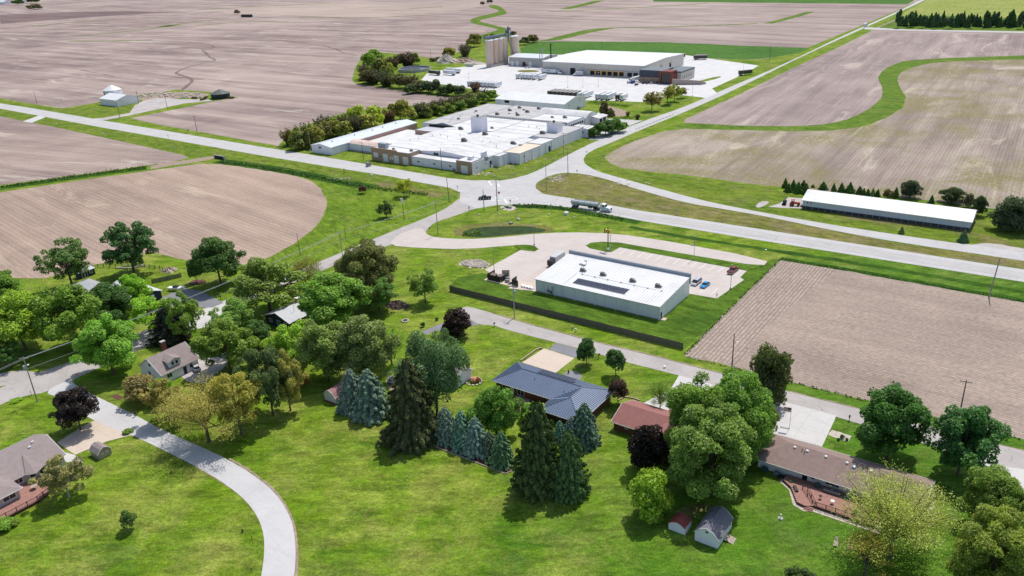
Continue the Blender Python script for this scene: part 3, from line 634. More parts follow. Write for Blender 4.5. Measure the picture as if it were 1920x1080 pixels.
def tree(kind, x, y, H, Wd, col, label, group=None, name=None, cat=None, var=None, tilt=0.0, pale=False):
    """x,y metres on the ground, height and crown width in metres"""
    global TN; TN += 1
    vs_ = TREE[kind]; cm, tm = vs_[(TN if var is None else var) % len(vs_)]
    nm = name or CLS.get(kind, 'broadleaf_tree'); t = thing(nm, label, cat or CATS.get(kind, 'tree'), (x, y, .02), rng.uniform(0, 6.28), group)
    a = linkpart('crown', cm, t); b = linkpart('trunk', tm, t)
    if pale: b.material_slots[0].link = 'OBJECT'; b.material_slots[0].material = M_bark_pale
    sx = Wd*rng.uniform(.93, 1.07); sy = Wd*rng.uniform(.93, 1.07)
    for o in (a, b): o.scale = (sx, sy, H)
    j = rng.uniform(.9, 1.1, 3); k_ = (1.7 if col[0] > col[1] else 2.1) if kind in ('spruce', 'norway', 'cedar') else (1.3 if kind == 'brush' else 1.5 if col[0] > col[1] and col[0] < .1 else (1.7 if col[0] > .12 else 2.9)); a.color = (min(.7, col[0]*j[0]*k_*(1.15 if col[0] > col[1] else 1.32 if col[0] > .9*col[1] else 1.62)), min(.7, col[1]*j[1]*k_*1.18), min(.7, col[2]*j[2]*k_*1.1), 1)
    return t
def ptree(kind, base, top, wpx, col, label, **k):
    if kind in ('spruce', 'norway', 'cedar', 'bushy', 'shrub', 'farspruce'): base = (base[0], base[1]-.19*wpx)
    B = G(*base); H = HGT(base, top); H = max(.6, H); 
    return tree(kind, B.x, B.y, H*.97, wpx*MPX(B, H*.55)*(1.0 if kind in ('spruce', 'norway', 'cedar') else 1.02), col, label, **k)
GR = (.045, .105, .016); GRB = (.070, .150, .016); GRD = (.022, .060, .014); GRO = (.065, .085, .020); GRY = (.125, .165, .022); OLV = (.105, .105, .028)
BLU = (.076, .152, .122); PUR = (.030, .018, .018); BRN = (.085, .055, .035); BGR = (.055, .105, .045); BRUSH = (.095, .085, .052); OLB = (.115, .132, .042)
YEL = (.20, .20, .035)
near = [
 ('windy', (252, 513), 406, 104, (.022, .058, .020), 'tall wind-blown dark tree on the edge of the stubble field behind the grey roofs'),
 ('loose', (137, 540), 446, 100, (.035, .085, .025), 'leaning green tree beside the blue shed at the field edge'),
 ('shade', (415, 534), 442, 102, GRD, 'dark round tree alone on the grass right of the privacy fence'),
 ('small', (369, 530), 488, 28, GRD, 'small dark sapling in a ring of mulch beside the dark round tree'),
 ('shade', (12, 590), 498, 78, GR, 'tree cut by the left picture edge below the stubble field'),
 ('shade', (48, 655), 543, 118, GRB, 'broad bright tree left of the hidden driveway, cut by the left side'),
 ('shade', (140, 655), 528, 132, GR, 'wide mid green tree in the belt left of the grey hip roof'),
 ('shade', (212, 612), 532, 100, GRD, 'dark tree hiding the front of the grey hip-roofed house'),
 ('shade', (258, 588), 512, 62, (.06, .14, .014), 'bright upright maple between the two grey roofs by the garage'),
 ('shade', (213, 703), 590, 116, (.060, .135, .018), 'bright full tree standing at the street corner by the stop sign'),
 ('loose', (15, 690), 640, 60, GRD, 'dark low tree at the left picture edge above the street corner'),
 ('loose', (293, 625), 548, 82, GRB, 'loose light green tree leaning over the street behind the power line'),
 ('loose', (352, 640), 545, 78, (.06, .12, .02), 'open branched tree over the street in front of the concrete drive'),
 ('cedar', (322, 650), 572, 66, (.022, .032, .020), 'dark rusty-green evergreen behind the chimney of the white cape house'),
 ('shade', (152, 806), 727, 82, PUR, 'purple-leaved maple at the mouth of the curved drive'),
 ('loose', (130, 932), 852, 94, (.075, .105, .050), 'grey-green birch with white stems over the deck corner'),
 ('small', (245, 993), 956, 33, (.035, .075, .018), 'tiny lone tree planted on the open front lawn'),
 ('bigairy', (392, 828), 700, 160, OLB, 'wide bronze-yellow oak in young leaf over the shaded drive'),
 ('loose', (318, 790), 708, 84, (.095, .115, .035), 'small olive-brown tree left of the bronze oak at the drive edge'),
 ('loose', (453, 815), 690, 108, (.085, .125, .028), 'yellow-green tree leaning right of the bronze oak'),
 ('loose', (512, 778), 640, 96, (.030, .056, .022), 'dark loose evergreen right of the yellow-green tree beside the shady lawn edge'),
 ('loose', (545, 770), 655, 74, (.085, .105, .03), 'thin bronze tree in front of the orange shed'),
 ('shrub', (268, 765), 700, 62, (.11, .095, .045), 'tan and rust coloured bush at the corner of the white cape house'),
 ('shrub', (306, 765), 705, 44, (.055, .14, .02), 'bright green bush below the dormer of the white cape house'),
 ('shade', (432, 695), 596, 114, GR, 'full green tree behind the carport right of the white cape house'),
 ('loose', (445, 645), 560, 88, (.055, .12, .02), 'loose green tree beside the light driveway junction'),
 ('shade', (485, 655), 600, 62, GRD, 'dark low tree in front of the navy ranch house'),
 ('loose', (507, 588), 482, 150, (.050, .105, .022), 'spreading open crowned tree arching over the parked cars'),
 ('airy', (575, 540), 476, 72, (.13, .135, .03), 'thin yellowish tree beside the county street'),
 ('shade', (628, 618), 508, 132, (.050, .115, .022), 'dense round tree behind the navy ranch house'),
 ('giant', (692, 572), 442, 132, (.042, .062, .018), 'huge dark olive oak at the end of the county street'),
 ('loose', (712, 585), 520, 70, (.040, .10, .02), 'low green tree under the right side of the huge oak'),
 ('loose', (798, 568), 500, 58, (.050, .11, .022), 'slim single tree on the grass right of the dirt pile'),
 ('shade', (560, 690), 598, 92, GRB, 'bright yellow-green tree left of the hidden tan roof'),
 ('shade', (617, 712), 592, 110, (.055, .115, .025), 'tall pale green tree hiding the tan roofed house'),
 ('shade', (687, 712), 587, 116, (.062, .105, .035), 'grey-green round tree behind the pair of blue spruces'),
 ('airy', (735, 684), 603, 62, (.07, .14, .02), 'thin light green tree with a bare trunk behind the trampoline'),
 ('weeping', (820, 780), 612, 124, (.042, .085, .038), 'great drooping blue-green tree left of the metal roofed house'),
 ('bushy', (857, 644), 578, 58, PUR, 'round purple maple at the end of the cul-de-sac'),
 ('norway', (777, 842), 668, 104, (.030, .056, .020), 'giant olive spruce towering over the middle of the lawn'),
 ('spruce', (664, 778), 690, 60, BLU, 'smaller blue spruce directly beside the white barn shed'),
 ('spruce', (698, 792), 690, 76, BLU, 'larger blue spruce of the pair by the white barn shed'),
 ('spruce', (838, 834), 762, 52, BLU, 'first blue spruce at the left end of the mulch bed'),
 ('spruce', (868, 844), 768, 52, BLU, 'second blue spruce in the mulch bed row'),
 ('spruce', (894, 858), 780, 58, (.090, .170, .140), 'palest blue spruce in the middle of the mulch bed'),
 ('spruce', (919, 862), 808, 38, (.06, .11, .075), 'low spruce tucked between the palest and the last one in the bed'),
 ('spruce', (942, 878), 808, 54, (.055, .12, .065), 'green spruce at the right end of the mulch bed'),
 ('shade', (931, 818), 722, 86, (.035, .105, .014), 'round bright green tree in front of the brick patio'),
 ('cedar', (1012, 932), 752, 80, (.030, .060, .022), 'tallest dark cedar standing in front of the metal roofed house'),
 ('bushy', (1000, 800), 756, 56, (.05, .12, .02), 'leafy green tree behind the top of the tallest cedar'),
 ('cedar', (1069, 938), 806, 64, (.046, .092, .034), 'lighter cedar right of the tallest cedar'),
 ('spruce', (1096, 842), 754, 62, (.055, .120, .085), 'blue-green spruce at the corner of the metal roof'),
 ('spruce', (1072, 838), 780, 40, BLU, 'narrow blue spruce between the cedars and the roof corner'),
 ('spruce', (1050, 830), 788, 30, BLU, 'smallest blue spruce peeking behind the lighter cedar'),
 ('small', (1100, 684), 634, 41, (.022, .065, .018), 'left small round tree beside the cul-de-sac mailbox'),
 ('small', (1154, 706), 652, 41, (.022, .065, .018), 'right small round tree on the lawn by the street'),
 ('small', (1159, 762), 710, 48, (.070, .042, .030), 'brown-leaved small tree between the metal roof and the red roof'),
 ('bushy', (1214, 896), 790, 82, (.022, .014, .014), 'dark purple tree in the shade at the corner of the red garage'),
 ('airy', (1237, 772), 704, 50, (.055, .11, .02), 'thin young tree beside the white driveway curve'),
 ('giant', (1300, 868), 698, 165, (.050, .115, .016), 'left part of the giant green tree clump over the red garage'),
 ('giant', (1372, 862), 694, 160, (.038, .095, .016), 'rear right tree of the giant clump beside the white driveway'),
 ('giant', (1330, 925), 752, 190, (.050, .115, .020), 'front tree of the giant green clump above the two sheds'),
 ('bushy', (1440, 775), 643, 86, (.030, .050, .018), 'dark upright evergreen between the field and the giant clump'),
 ('shade', (1420, 835), 730, 62, (.05, .11, .018), 'green tree between the dark upright evergreen and the long brown roof'),
 ('bushy', (1221, 984), 880, 84, (.062, .150, .014), 'lime green bushy tree left of the red domed shed'),
 ('shade', (1662, 862), 722, 138, (.020, .070, .014), 'left one of two dark maples along the street by the field'),
 ('shade', (1795, 890), 755, 134, (.020, .070, .016), 'right one of two dark maples along the street by the field'),
 ('bigairy', (1668, 1045), 884, 215, (.105, .140, .034), 'huge airy yellow-green locust in front of the long brown roof'),
 ('airy', (1620, 1080), 985, 90, (.11, .14, .03), 'low yellow-green tree below the huge locust'),
 ('giant', (1862, 1005), 880, 135, (.045, .10, .018), 'full green tree at the right picture edge below the street'),
 ('giant', (1850, 1120), 950, 180, (.065, .125, .020), 'bright tree filling the bottom right corner'),
 ('loose', (1925, 1090), 960, 130, (.05, .11, .02), 'tree cut by the right edge in the bottom corner'),
 ('loose', (1500, 1110), 1068, 60, (.02, .05, .012), 'low dark bush at the bottom edge under the locust shade'),
]
for k, b, tp, w, c, lb in near:
    ptree(k, b, tp, w, c, lb, pale='birch' in lb, cat='shrub' if 'bush ' in lb and k == 'shrub' else None)
# ---- intersection and barn
mid = [
 ('small', (680, 363), 349, 16, (.08, .03, .025), 'tiny reddish tree on the grass left of the yellow one below the factory'),
 ('loose', (758, 369), 331, 32, (.11, .15, .02), 'yellow-green tree on the verge below the factory front'),
 ('loose', (725, 408), 375, 34, (.03, .06, .02), 'dark crooked small tree on the grass west of the crossroads'),
 ('far', (1115, 257), 236, 26, GRD, 'dark round tree left of the parked blue car at the factory end'),
 ('far', (1135, 254), 226, 36, GRD, 'middle of three dark trees at the factory corner'),
 ('far', (1158, 248), 221, 32, (.04, .09, .015), 'green tree with a bare trunk right of the parked blue car'),
 ('far', (1133, 224), 186, 18, (.035, .045, .02), 'tall narrow dark tree behind the factory dock'),
 ('far', (1146, 226), 203, 16, (.035, .045, .02), 'short dark tree right of the narrow one behind the dock'),
 ('farairy', (1222, 208), 164, 36, (.075, .090, .035), 'thin budding tree nearest the road on the office lawn'),
 ('farairy', (1251, 196), 154, 30, (.08, .105, .028), 'olive budding tree second from the left on the office lawn'),
 ('farairy', (1264, 190), 152, 28, (.075, .11, .025), 'greenish budding tree third on the office lawn'),
 ('farairy', (1277, 184), 160, 22, (.10, .09, .05), 'bare brownish tree at the right end of the office lawn'),
 ('brush', (1177, 218), 208, 10, BRUSH, 'leafless reddish shrub on the bank beside the north road'),
 ('brush', (1195, 224), 213, 12, BRUSH, 'leafless grey shrub by the guard rail'),
 ('farspruce', (1472, 354), 333, 12, GRD, 'left back spruce in the clump behind the orange tractor'),
 ('farspruce', (1478, 363), 343, 14, GRD, 'front left spruce in the clump behind the orange tractor'),
 ('farspruce', (1487, 358), 336, 14, GRD, 'back spruce in the middle of the clump by the barn end'),
 ('farspruce', (1496, 365), 340, 16, GRD, 'front spruce in the middle of the clump by the barn end'),
 ('farspruce', (1506, 357), 337, 15, GRD, 'back right spruce of the clump touching the barn end'),
 ('farspruce', (1511, 367), 343, 15, GRD, 'spruce of the clump half hidden by the barn gable'),
 ('farspruce', (1524, 353), 345, 7, GRD, 'tiny spruce top just over the barn roof end'),
 ('farspruce', (1543, 358), 340, 15, GRD, 'second spruce along the back of the barn'),
 ('farspruce', (1563, 360), 343, 9, GRD, 'thin third spruce along the back of the barn'),
 ('farspruce', (1577, 362), 342, 12, GRD, 'fourth spruce along the back of the barn'),
 ('farspruce', (1593, 364), 341, 16, GRD, 'widest of the young spruces along the back of the barn'),
 ('farspruce', (1611, 366), 348, 12, GRD, 'sixth spruce along the back of the barn'),
 ('farspruce', (1619, 367), 352, 9, GRD, 'short seventh spruce along the back of the barn'),
 ('farspruce', (1627, 368), 353, 9, GRD, 'short eighth spruce along the back of the barn'),
 ('farspruce', (1636, 369), 352, 10, BGR, 'bluish ninth spruce along the back of the barn'),
 ('farspruce', (1645, 370), 354, 10, GRD, 'tenth spruce along the back of the barn'),
 ('far', (1664, 373), 352, 20, (.045, .05, .025), 'olive bushy tree in the line behind the barn'),
 ('farspruce', (1679, 373), 350, 11, GRD, 'narrow spruce right of the olive bushy tree'),
 ('bushy', (1705, 378), 335, 40, (.020, .040, .018), 'big dark pine rising behind the middle of the barn'),
 ('farspruce', (1746, 384), 365, 10, GRD, 'lone small spruce behind the right half of the barn'),
 ('bushy', (1784, 388), 349, 42, (.020, .042, .018), 'dark pine behind the right end of the barn'),
 ('far', (1812, 390), 362, 26, (.040, .048, .03), 'greyish open pine beside the right barn corner'),
 ('bushy', (1833, 410), 364, 30, (.018, .035, .016), 'dark leaning evergreen at the barn corner'),
 ('bushy', (1898, 447), 366, 72, (.022, .042, .022), 'large dark pine at the right edge past the barn'),
 ('bushy', (1880, 440), 385, 50, (.024, .045, .022), 'lower dark pine in front of the large one at the right edge'),
 ('bushy', (1925, 440), 365, 50, (.026, .042, .022), 'dark pine cut by the right picture edge'),
 ('farspruce', (1690, 440), 424, 10, (.04, .09, .03), 'small young spruce on the grass in front of the barn'),
 ('farspruce', (1806, 457), 430, 17, (.035, .075, .035), 'young spruce at the barn end of the frontage road'),
]
for k, b, tp, w, c, lb in mid: ptree(k, b, tp, w, c, lb)
# ---- brushy hedgerows west of the factory and the yard, each tree its own
hedge = [
 ('brush', (548, 272), 238, 40, OLV), ('far', (560, 280), 245, 40, (.05, .075, .02)), ('brush', (575, 270), 228, 44, BRUSH), ('far', (590, 276), 232, 40, GRO), ('far', (610, 262), 228, 36, (.06, .075, .025)),
 ('brush', (612, 252), 214, 44, BRUSH), ('far', (632, 256), 220, 38, GRO), ('brush', (648, 246), 212, 38, (.10, .065, .045)), ('far', (648, 254), 226, 34, (.07, .10, .02)), ('far', (672, 238), 197, 38, (.11, .15, .02)),
 ('brush', (668, 250), 214, 36, BRUSH), ('far', (700, 241), 197, 44, (.11, .15, .022)), ('far', (690, 246), 212, 44, (.10, .125, .03)), ('brush', (728, 234), 203, 34, (.10, .065, .045)), ('far', (751, 226), 184, 40, (.125, .15, .025)),
 ('far', (772, 224), 204, 22, (.09, .12, .03)), ('brush', (792, 219), 189, 34, (.08, .075, .05)), ('far', (800, 220), 200, 26, (.05, .08, .02)), ('brush', (815, 214), 186, 32, BRUSH), ('far', (822, 216), 196, 26, (.055, .09, .018)),
 ('brush', (838, 208), 180, 34, BRUSH), ('far', (842, 211), 192, 26, (.05, .095, .018)), ('brush', (860, 202), 176, 34, (.095, .075, .045)), ('far', (864, 206), 188, 26, (.05, .095, .018)), ('brush', (882, 196), 170, 34, BRUSH),
 ('far', (885, 200), 182, 26, (.045, .09, .016)), ('far', (905, 193), 172, 26, (.045, .09, .016)), ('far', (922, 188), 168, 24, (.055, .11, .018)), ('brush', (905, 186), 164, 26, (.10, .075, .05)),
 # yard screen
 ('far', (703, 135), 93, 44, (.055, .105, .015)), ('brush', (690, 148), 115, 36, BRUSH), ('far', (712, 150), 108, 40, (.045, .075, .02)), ('brush', (738, 130), 103, 30, (.085, .065, .05)), ('far', (730, 142), 117, 24, (.08, .13, .02)),
 ('brush', (700, 158), 126, 40, (.075, .07, .04)), ('far', (690, 156), 132, 34, (.05, .065, .022)), ('brush', (725, 162), 128, 36, BRUSH), ('far', (748, 165), 137, 34, (.05, .07, .022)), ('brush', (765, 126), 95, 34, (.075, .06, .045)),
 ('far', (778, 122), 99, 24, (.05, .09, .018)), ('brush', (750, 118), 100, 24, (.08, .06, .05)), ('brush', (770, 168), 136, 34, (.085, .07, .045)), ('far', (785, 173), 148, 30, (.05, .06, .028)), ('far', (800, 174), 150, 30, (.022, .05, .022)),
 ('far', (818, 176), 146, 26, (.03, .06, .03)), ('far', (832, 178), 158, 28, (.022, .05, .02)), ('far', (848, 180), 157, 28, (.025, .055, .022)), ('far', (862, 180), 158, 26, (.03, .06, .022)), ('far', (770, 176), 156, 26, (.03, .06, .02)),
 ('brush', (892, 172), 152, 24, (.14, .075, .065)), ('far', (842, 108), 86, 24, (.075, .105, .02)), ('brush', (872, 106), 80, 28, (.10, .09, .08)), ('far', (889, 88), 63, 28, (.055, .08, .02)), ('brush', (896, 82), 62, 16, (.08, .07, .05)),
 ('far', (921, 78), 63, 24, (.05, .075, .02)), ('far', (932, 80), 66, 16, (.07, .095, .025)), ('far', (962, 68), 58, 14, (.05, .07, .025)), ('far', (984, 84), 69, 20, (.035, .06, .018)), ('far', (1000, 80), 63, 22, (.045, .06, .02)),
 ('shrub', (822, 116), 106, 14, (.03, .05, .02)), ('shrub', (812, 118), 108, 16, (.03, .04, .02)),
]
def near_what(x, y):
    if y > 195 and x < 640: return 'beside the long white factory wing'
    if y > 195 and x < 780: return 'behind the brick courtyard of the factory'
    if y > 168 and x > 780: return 'along the back edge of the factory roofs'
    if x < 800: return 'in the scrub patch left of the trailer yard'
    if y < 90: return 'in the field corner behind the silos'
    return 'in the scrub screening the trailer yard'
used = {}
ordn = ['westernmost', 'second', 'third', 'fourth', 'fifth', 'sixth', 'seventh', 'eighth', 'ninth', 'tenth', 'eleventh', 'twelfth', 'thirteenth', 'fourteenth', 'fifteenth', 'sixteenth', 'seventeenth', 'eighteenth', 'nineteenth', 'twentieth']
def tone(k, c):
    if k == 'brush': return 'leafless brown'
    if c[0] > .12: return 'yellow-green'
    if c[1] > .09: return 'fresh green'
    if c[1] < .062: return 'dark green'
    return 'olive green'
hs = []
for k, b, tp, w, c in sorted(hedge, key=lambda q: q[1][0]):
    key = (near_what(*b), tone(k, c)); n = used.get(key, 0); used[key] = n+1; hs.append((k, b, tp, w, c, key, n))
for k, b, tp, w, c, key, n in hs:
    lb = (key[1]+' tree ' if used[key] == 1 else ordn[n]+' '+key[1]+' tree from the left ')+key[0]
    ptree(k, b, tp, w, c, lb.replace('westernmost '+key[1]+' tree from the left', 'leftmost '+key[1]+' tree'), group='hedgerow trees and scrub round the factory')
# ---- far pine row and farmstead
for i in range(32):
    x = 1683+i*7.7; ptree('farspruce' if i % 3 else 'far', (x+rng.uniform(-2.5, 2.5), 52+rng.uniform(-1.5, 2.5)), 19+rng.uniform(-2, 12), rng.uniform(9, 17), (.022, .052, .026), 'dark pine standing in the dense row along the far gravel lane', group='dark pines in the far row at the top right')
for x, y, tp, w, c, lb in [(66, 18, 6, 26, (.06, .085, .05), 'grey-green round tree in front of the distant farmstead'), (30, 9, 0, 14, GRD, 'dark tree at the left of the distant farmstead'), (40, 9, -2, 12, GRD, 'dark tree beside the distant white sheds'), (58, 6, -8, 14, GRD, 'tall dark tree over the distant farmstead'), (70, 6, -6, 12, GRD, 'dark tree at the right end of the distant farmstead'),
                            (445, 26, 18, 12, (.05, .05, .03), 'lone tree far out in the ploughed field'), (905, 9, 2, 9, (.05, .06, .04), 'small tree at the far end of the green waterway'), (916, 6, -1, 8, (.05, .06, .04), 'middle small tree at the far end of the waterway'), (921, 6, -2, 6, (.06, .05, .04), 'thin tree at the far end of the waterway')]:
    ptree('far', (x, y), tp, w, c, lb)
# ---- rank weeds: uncountable clumps in ditches and field edges
def weeds(name, strips, dens, h, leaf, tint, lab):
    C = []
    for pts, w in strips:
        P = [G(*p) for p in pts]
        for a, b in zip(P[:-1], P[1:]):
            L = (b-a).length; n = int(L*w*dens)
            t = rng.uniform(0, 1, n); d = (b-a).normalized(); nn = Vector((-d.y, d.x, 0)); s = rng.normal(size=n)*w*.25
            C.append(np.stack([a.x+(b.x-a.x)*t+nn.x*s, a.y+(b.y-a.y)*t+nn.y*s, rng.uniform(.05, h, n)], 1))
    C = np.concatenate(C); n = len(C)
    me = leaf_mesh(name, C, rng.normal(size=(n, 3))*.6+np.array([0, 0, .8]), leaf*rng.uniform(.6, 1.5, n), .5+.2*rng.normal(size=n), M_leaf, 2.0)
    o = linkpart(name, me, None); o.color = (*tint, 1); o['kind'] = 'stuff'; return o
weeds('ditch_weeds', [([(410, 304), (470, 311), (560, 326), (640, 343), (700, 353), (800, 366)], 5), ([(960, 386), (1040, 389), (1110, 401), (1170, 413)], 4), ([(0, 352), (125, 334), (275, 314)], 6)], 2.2, .9, .45, (.045, .105, .014), '')
weeds('field_edge_grass', [([(1464, 486), (1600, 508), (1760, 537), (1920, 566), (2100, 598)], 1.6), ([(1285, 664), (1396, 552), (1464, 486)], .8), ([(1285, 670), (1400, 696), (1480, 716.5), (1700, 771), (1920, 826)], .6)], 7, .5, .28, (.05, .14, .012), '')
weeds('pond_reeds', [([(868, 442), (880, 440), (900, 437)], 5), ([(868, 442), (880, 440), (900, 437)], 4), ([(1180, 200), (1130, 195), (1110, 192)], 10), ([(1150, 222), (1170, 222), (1190, 222)], 8)], 2.5, 1.0, .4, (.13, .22, .03), '')
# ================================================ buildings
M_wwall = paint('white_metal_wall', (.83, .80, .89), .55, 0, .06, .4, 0, (.50, .46, .42, .25), streak=True)
M_wroof = paint('white_roof', (.73, .73, .725), .5, 0, .07, .15, 0, (.52, .505, .48, .55))
M_groof = paint('grey_roof', (.52, .53, .55), .6, 0, .10, .2, 0, (.40, .38, .36, .35))
M_dgroof = paint('gravel_roof', (.47, .46, .45), .85, 0, .12, .25, .02, (.36, .35, .34, .5))
M_brickT = paint('tan_brick', (.42, .28, .19), .9, 0, .14, 3, .01, (.25, .17, .12, .3))
M_brickR = paint('red_brick', (.17, .065, .045), .9, 0, .18, 4, .01)
M_brickP = paint('pinkish_brick', (.44, .27, .22), .9, 0, .12, 3, .01)
M_glass = paint('dark_glass', (.02, .025, .03), .08, 0, .1, 2, 0, None, .6)
M_dark = paint('dark_opening', (.018, .017, .018), .8)
M_frame = paint('white_trim', (.78, .78, .77), .5, 0, .04)
M_black = paint('black_metal', (.03, .03, .032), .5)
M_steel = paint('grey_steel', (.36, .37, .38), .4, .6, .1)
M_hvac = paint('hvac_metal', (.27, .27, .265), .5, .3, .25, 3)
M_beige = paint('beige_wall', (.60, .565, .52), .85, 0, .06, .5, 0, (.50, .45, .40, .3), streak=True)
M_shB = paint('brown_shingles', (.27, .195, .175), .95, 0, .10, 1.0, .02, (.20, .14, .125, .4))
M_shT = paint('taupe_shingles', (.30, .245, .235), .95, 0, .10, 1.0, .02, (.23, .19, .18, .4))
M_shR = paint('rose_shingles', (.30, .135, .12), .95, 0, .09, 1.0, .02, (.23, .10, .09, .4))
M_shG = paint('grey_shingles', (.37, .38, .40), .95, 0, .08, 1.0, .02)
M_shP = paint('pale_grey_shingles', (.55, .56, .58), .9, 0, .08, 1.0, .02)
M_blueroof = paint('blue_metal_roof', (.175, .22, .315), .36, .15, .07, .3, 0, None, .5)
M_siding = paint('white_siding', (.88, .85, .91), .7, 0, .05, .6)
M_sidingG = paint('grey_siding', (.47, .46, .46), .7, 0, .06, .6)
M_deckred = paint('red_deck', (.36, .19, .155), .85, 0, .15, 1.5)
M_railw = paint('dark_rail', (.10, .045, .035), .8, 0, .2)
M_wood = paint('weathered_wood', (.40, .33, .27), .9, 0, .2, 2)
M_fencew = paint('dark_fence_wood', (.165, .145, .125), .9, 0, .25, 1.5, 0, (.16, .14, .12, .5))
M_navy = paint('navy_siding', (.02, .035, .075), .7, 0, .1)
M_concw = paint('silo_concrete', (.70, .56, .46), .9, 0, .10, .12, .01, (.62, .40, .26, .9), streak=True)
M_concd = paint('grey_concrete', (.42, .41, .39), .9, 0, .12, .5, .01)
M_bluesteel = paint('blue_steel', (.16, .19, .27), .6, .2, .15)

M_memb = paint('membrane_roof', (.66, .655, .645), .7, 0, .10, .12, 0, (.44, .43, .41, .75))
M_cap = paint('roof_edge_cap', (.38, .385, .39), .6, 0, .1)
def window(par, a, b, z0, z1, out, parts=1, frame=M_frame, pane=M_glass, fw=.10, name='window'):
    """window on the wall from plan point a to b; out = outward normal; frame with a set-in pane"""
    a = Vector((*a, 0)); b = Vector((*b, 0)); d = (b-a); L = d.length; d = d/L; n = Vector((*out, 0)).normalized()
    mb = MB(); mp = MB()
    def bx(m, u0, u1, w0, w1, o0, o1):
        P = [a+d*u0+n*o0, a+d*u1+n*o0, a+d*u1+n*o1, a+d*u0+n*o1]; m.prism([(p.x, p.y) for p in P], w0, w1)
    bx(mb, 0, L, z0, z0+fw, .003, .07); bx(mb, 0, L, z1-fw, z1, .003, .07); bx(mb, 0, fw, z0+fw, z1-fw, .003, .07); bx(mb, L-fw, L, z0+fw, z1-fw, .003, .07)
    for k in range(1, parts): u = L*k/parts; bx(mb, u-fw*.4, u+fw*.4, z0+fw, z1-fw, .003, .06)
    bx(mp, fw, L-fw, z0+fw, z1-fw, .004, .028)
    f = mb.build(name, frame, par); mp.build('pane', pane, f); return f
def door(par, a, b, z1, out, mat=M_frame, z0=0.02, name='door', t=.06, knob=True, label=None):
    a = Vector((*a, 0)); b = Vector((*b, 0)); d = (b-a); L = d.length; d = d/L; n = Vector((*out, 0)).normalized(); mb = MB()
    P = [a+n*.003, b+n*.003, b+n*t, a+n*t]; mb.prism([(p.x, p.y) for p in P], z0, z1)
    o = mb.build(name, mat, par, label)
    if knob:
        k = a+d*(L*.85); m2 = MB(); m2.tube((k.x+n.x*t, k.y+n.y*t, z0+1.0), (k.x+n.x*(t+.08), k.y+n.y*(t+.08), z0+1.0), .05, .05, 6); m2.build('handle', M_black, o)
    return o
def gable(par, x0, x1, y0, y1, ze, zr, axis='x', over=.5, mroof=M_shB, mwall=None, t=.16, ridge=None, fascia=M_frame, endover=.4):
    """gable roof: two slopes as one roof part, gable triangles as wall pieces, fascia boards"""
    R = MB()
    if axis == 'x':
        ym = (y0+y1)/2 if ridge is None else ridge; s0 = (zr-ze)/(ym-y0); s1 = (zr-ze)/(y1-ym); X0, X1 = x0-endover, x1+endover
        A = [(X0, y0-over, ze-over*s0), (X1, y0-over, ze-over*s0), (X1, ym, zr), (X0, ym, zr)]; B = [(X0, ym, zr), (X1, ym, zr), (X1, y1+over, ze-over*s1), (X0, y1+over, ze-over*s1)]
        gt = [[(x0, y0, ze-.02), (x0, y1, ze-.02), (x0, ym, zr-.16)], [(x1, y0, ze-.02), (x1, y1, ze-.02), (x1, ym, zr-.16)]]
        FB = [(X0, X1, y0-over-.05, y0-over-.003, ze-over*s0-.22, ze-over*s0-.01), (X0, X1, y1+over+.003, y1+over+.05, ze-over*s1-.22, ze-over*s1-.01)]
    else:
        xm = (x0+x1)/2 if ridge is None else ridge; s0 = (zr-ze)/(xm-x0); s1 = (zr-ze)/(x1-xm); Y0, Y1 = y0-endover, y1+endover
        A = [(x0-over, Y1, ze-over*s0), (x0-over, Y0, ze-over*s0), (xm, Y0, zr), (xm, Y1, zr)]; B = [(xm, Y1, zr), (xm, Y0, zr), (x1+over, Y0, ze-over*s1), (x1+over, Y1, ze-over*s1)]
        gt = [[(x0, y0, ze-.02), (x1, y0, ze-.02), (xm, y0, zr-.16)], [(x0, y1, ze-.02), (x1, y1, ze-.02), (xm, y1, zr-.16)]]
        FB = [(x0-over-.05, x0-over-.003, Y0, Y1, ze-over*s0-.22, ze-over*s0-.01), (x1+over+.003, x1+over+.05, Y0, Y1, ze-over*s1-.22, ze-over*s1-.01)]
    R.slab(A, t); R.slab(B, t); ro = R.build('roof', mroof, par)
    if mwall:
        for k, g in enumerate(gt):
            ax = 0 if axis == 'x' else 1; dv = .15 if k == 0 else -.15; h_ = [tuple(c+(dv if i == ax else 0) for i, c in enumerate(p)) for p in g]
            Gm = MB(); Gm.v = list(g)+h_; Gm.f = [(0, 1, 2), (3, 5, 4), (0, 3, 4, 1), (1, 4, 5, 2), (2, 5, 3, 0)]; Gm.build('gable_wall', mwall, par)
    if fascia:
        f = MB()
        for b in FB: f.box(*b)
        # rake boards up the gable ends
        for S in (A, B):
            for e in ((0, 3), (1, 2)):
                p, q = Vector(S[e[0]]), Vector(S[e[1]])
                o = Vector(((-1 if (p.x+q.x)/2 < (x0+x1)/2 else 1)*.03, 0, 0)) if axis == 'x' else Vector((0, (-1 if (p.y+q.y)/2 < (y0+y1)/2 else 1)*.03, 0))
                P = [p+o, q+o]; f.tube(P[0]+Vector((0, 0, -.09)), P[1]+Vector((0, 0, -.09)), .09, .09, 4)
        f.build('fascia', fascia, par)
    return ro
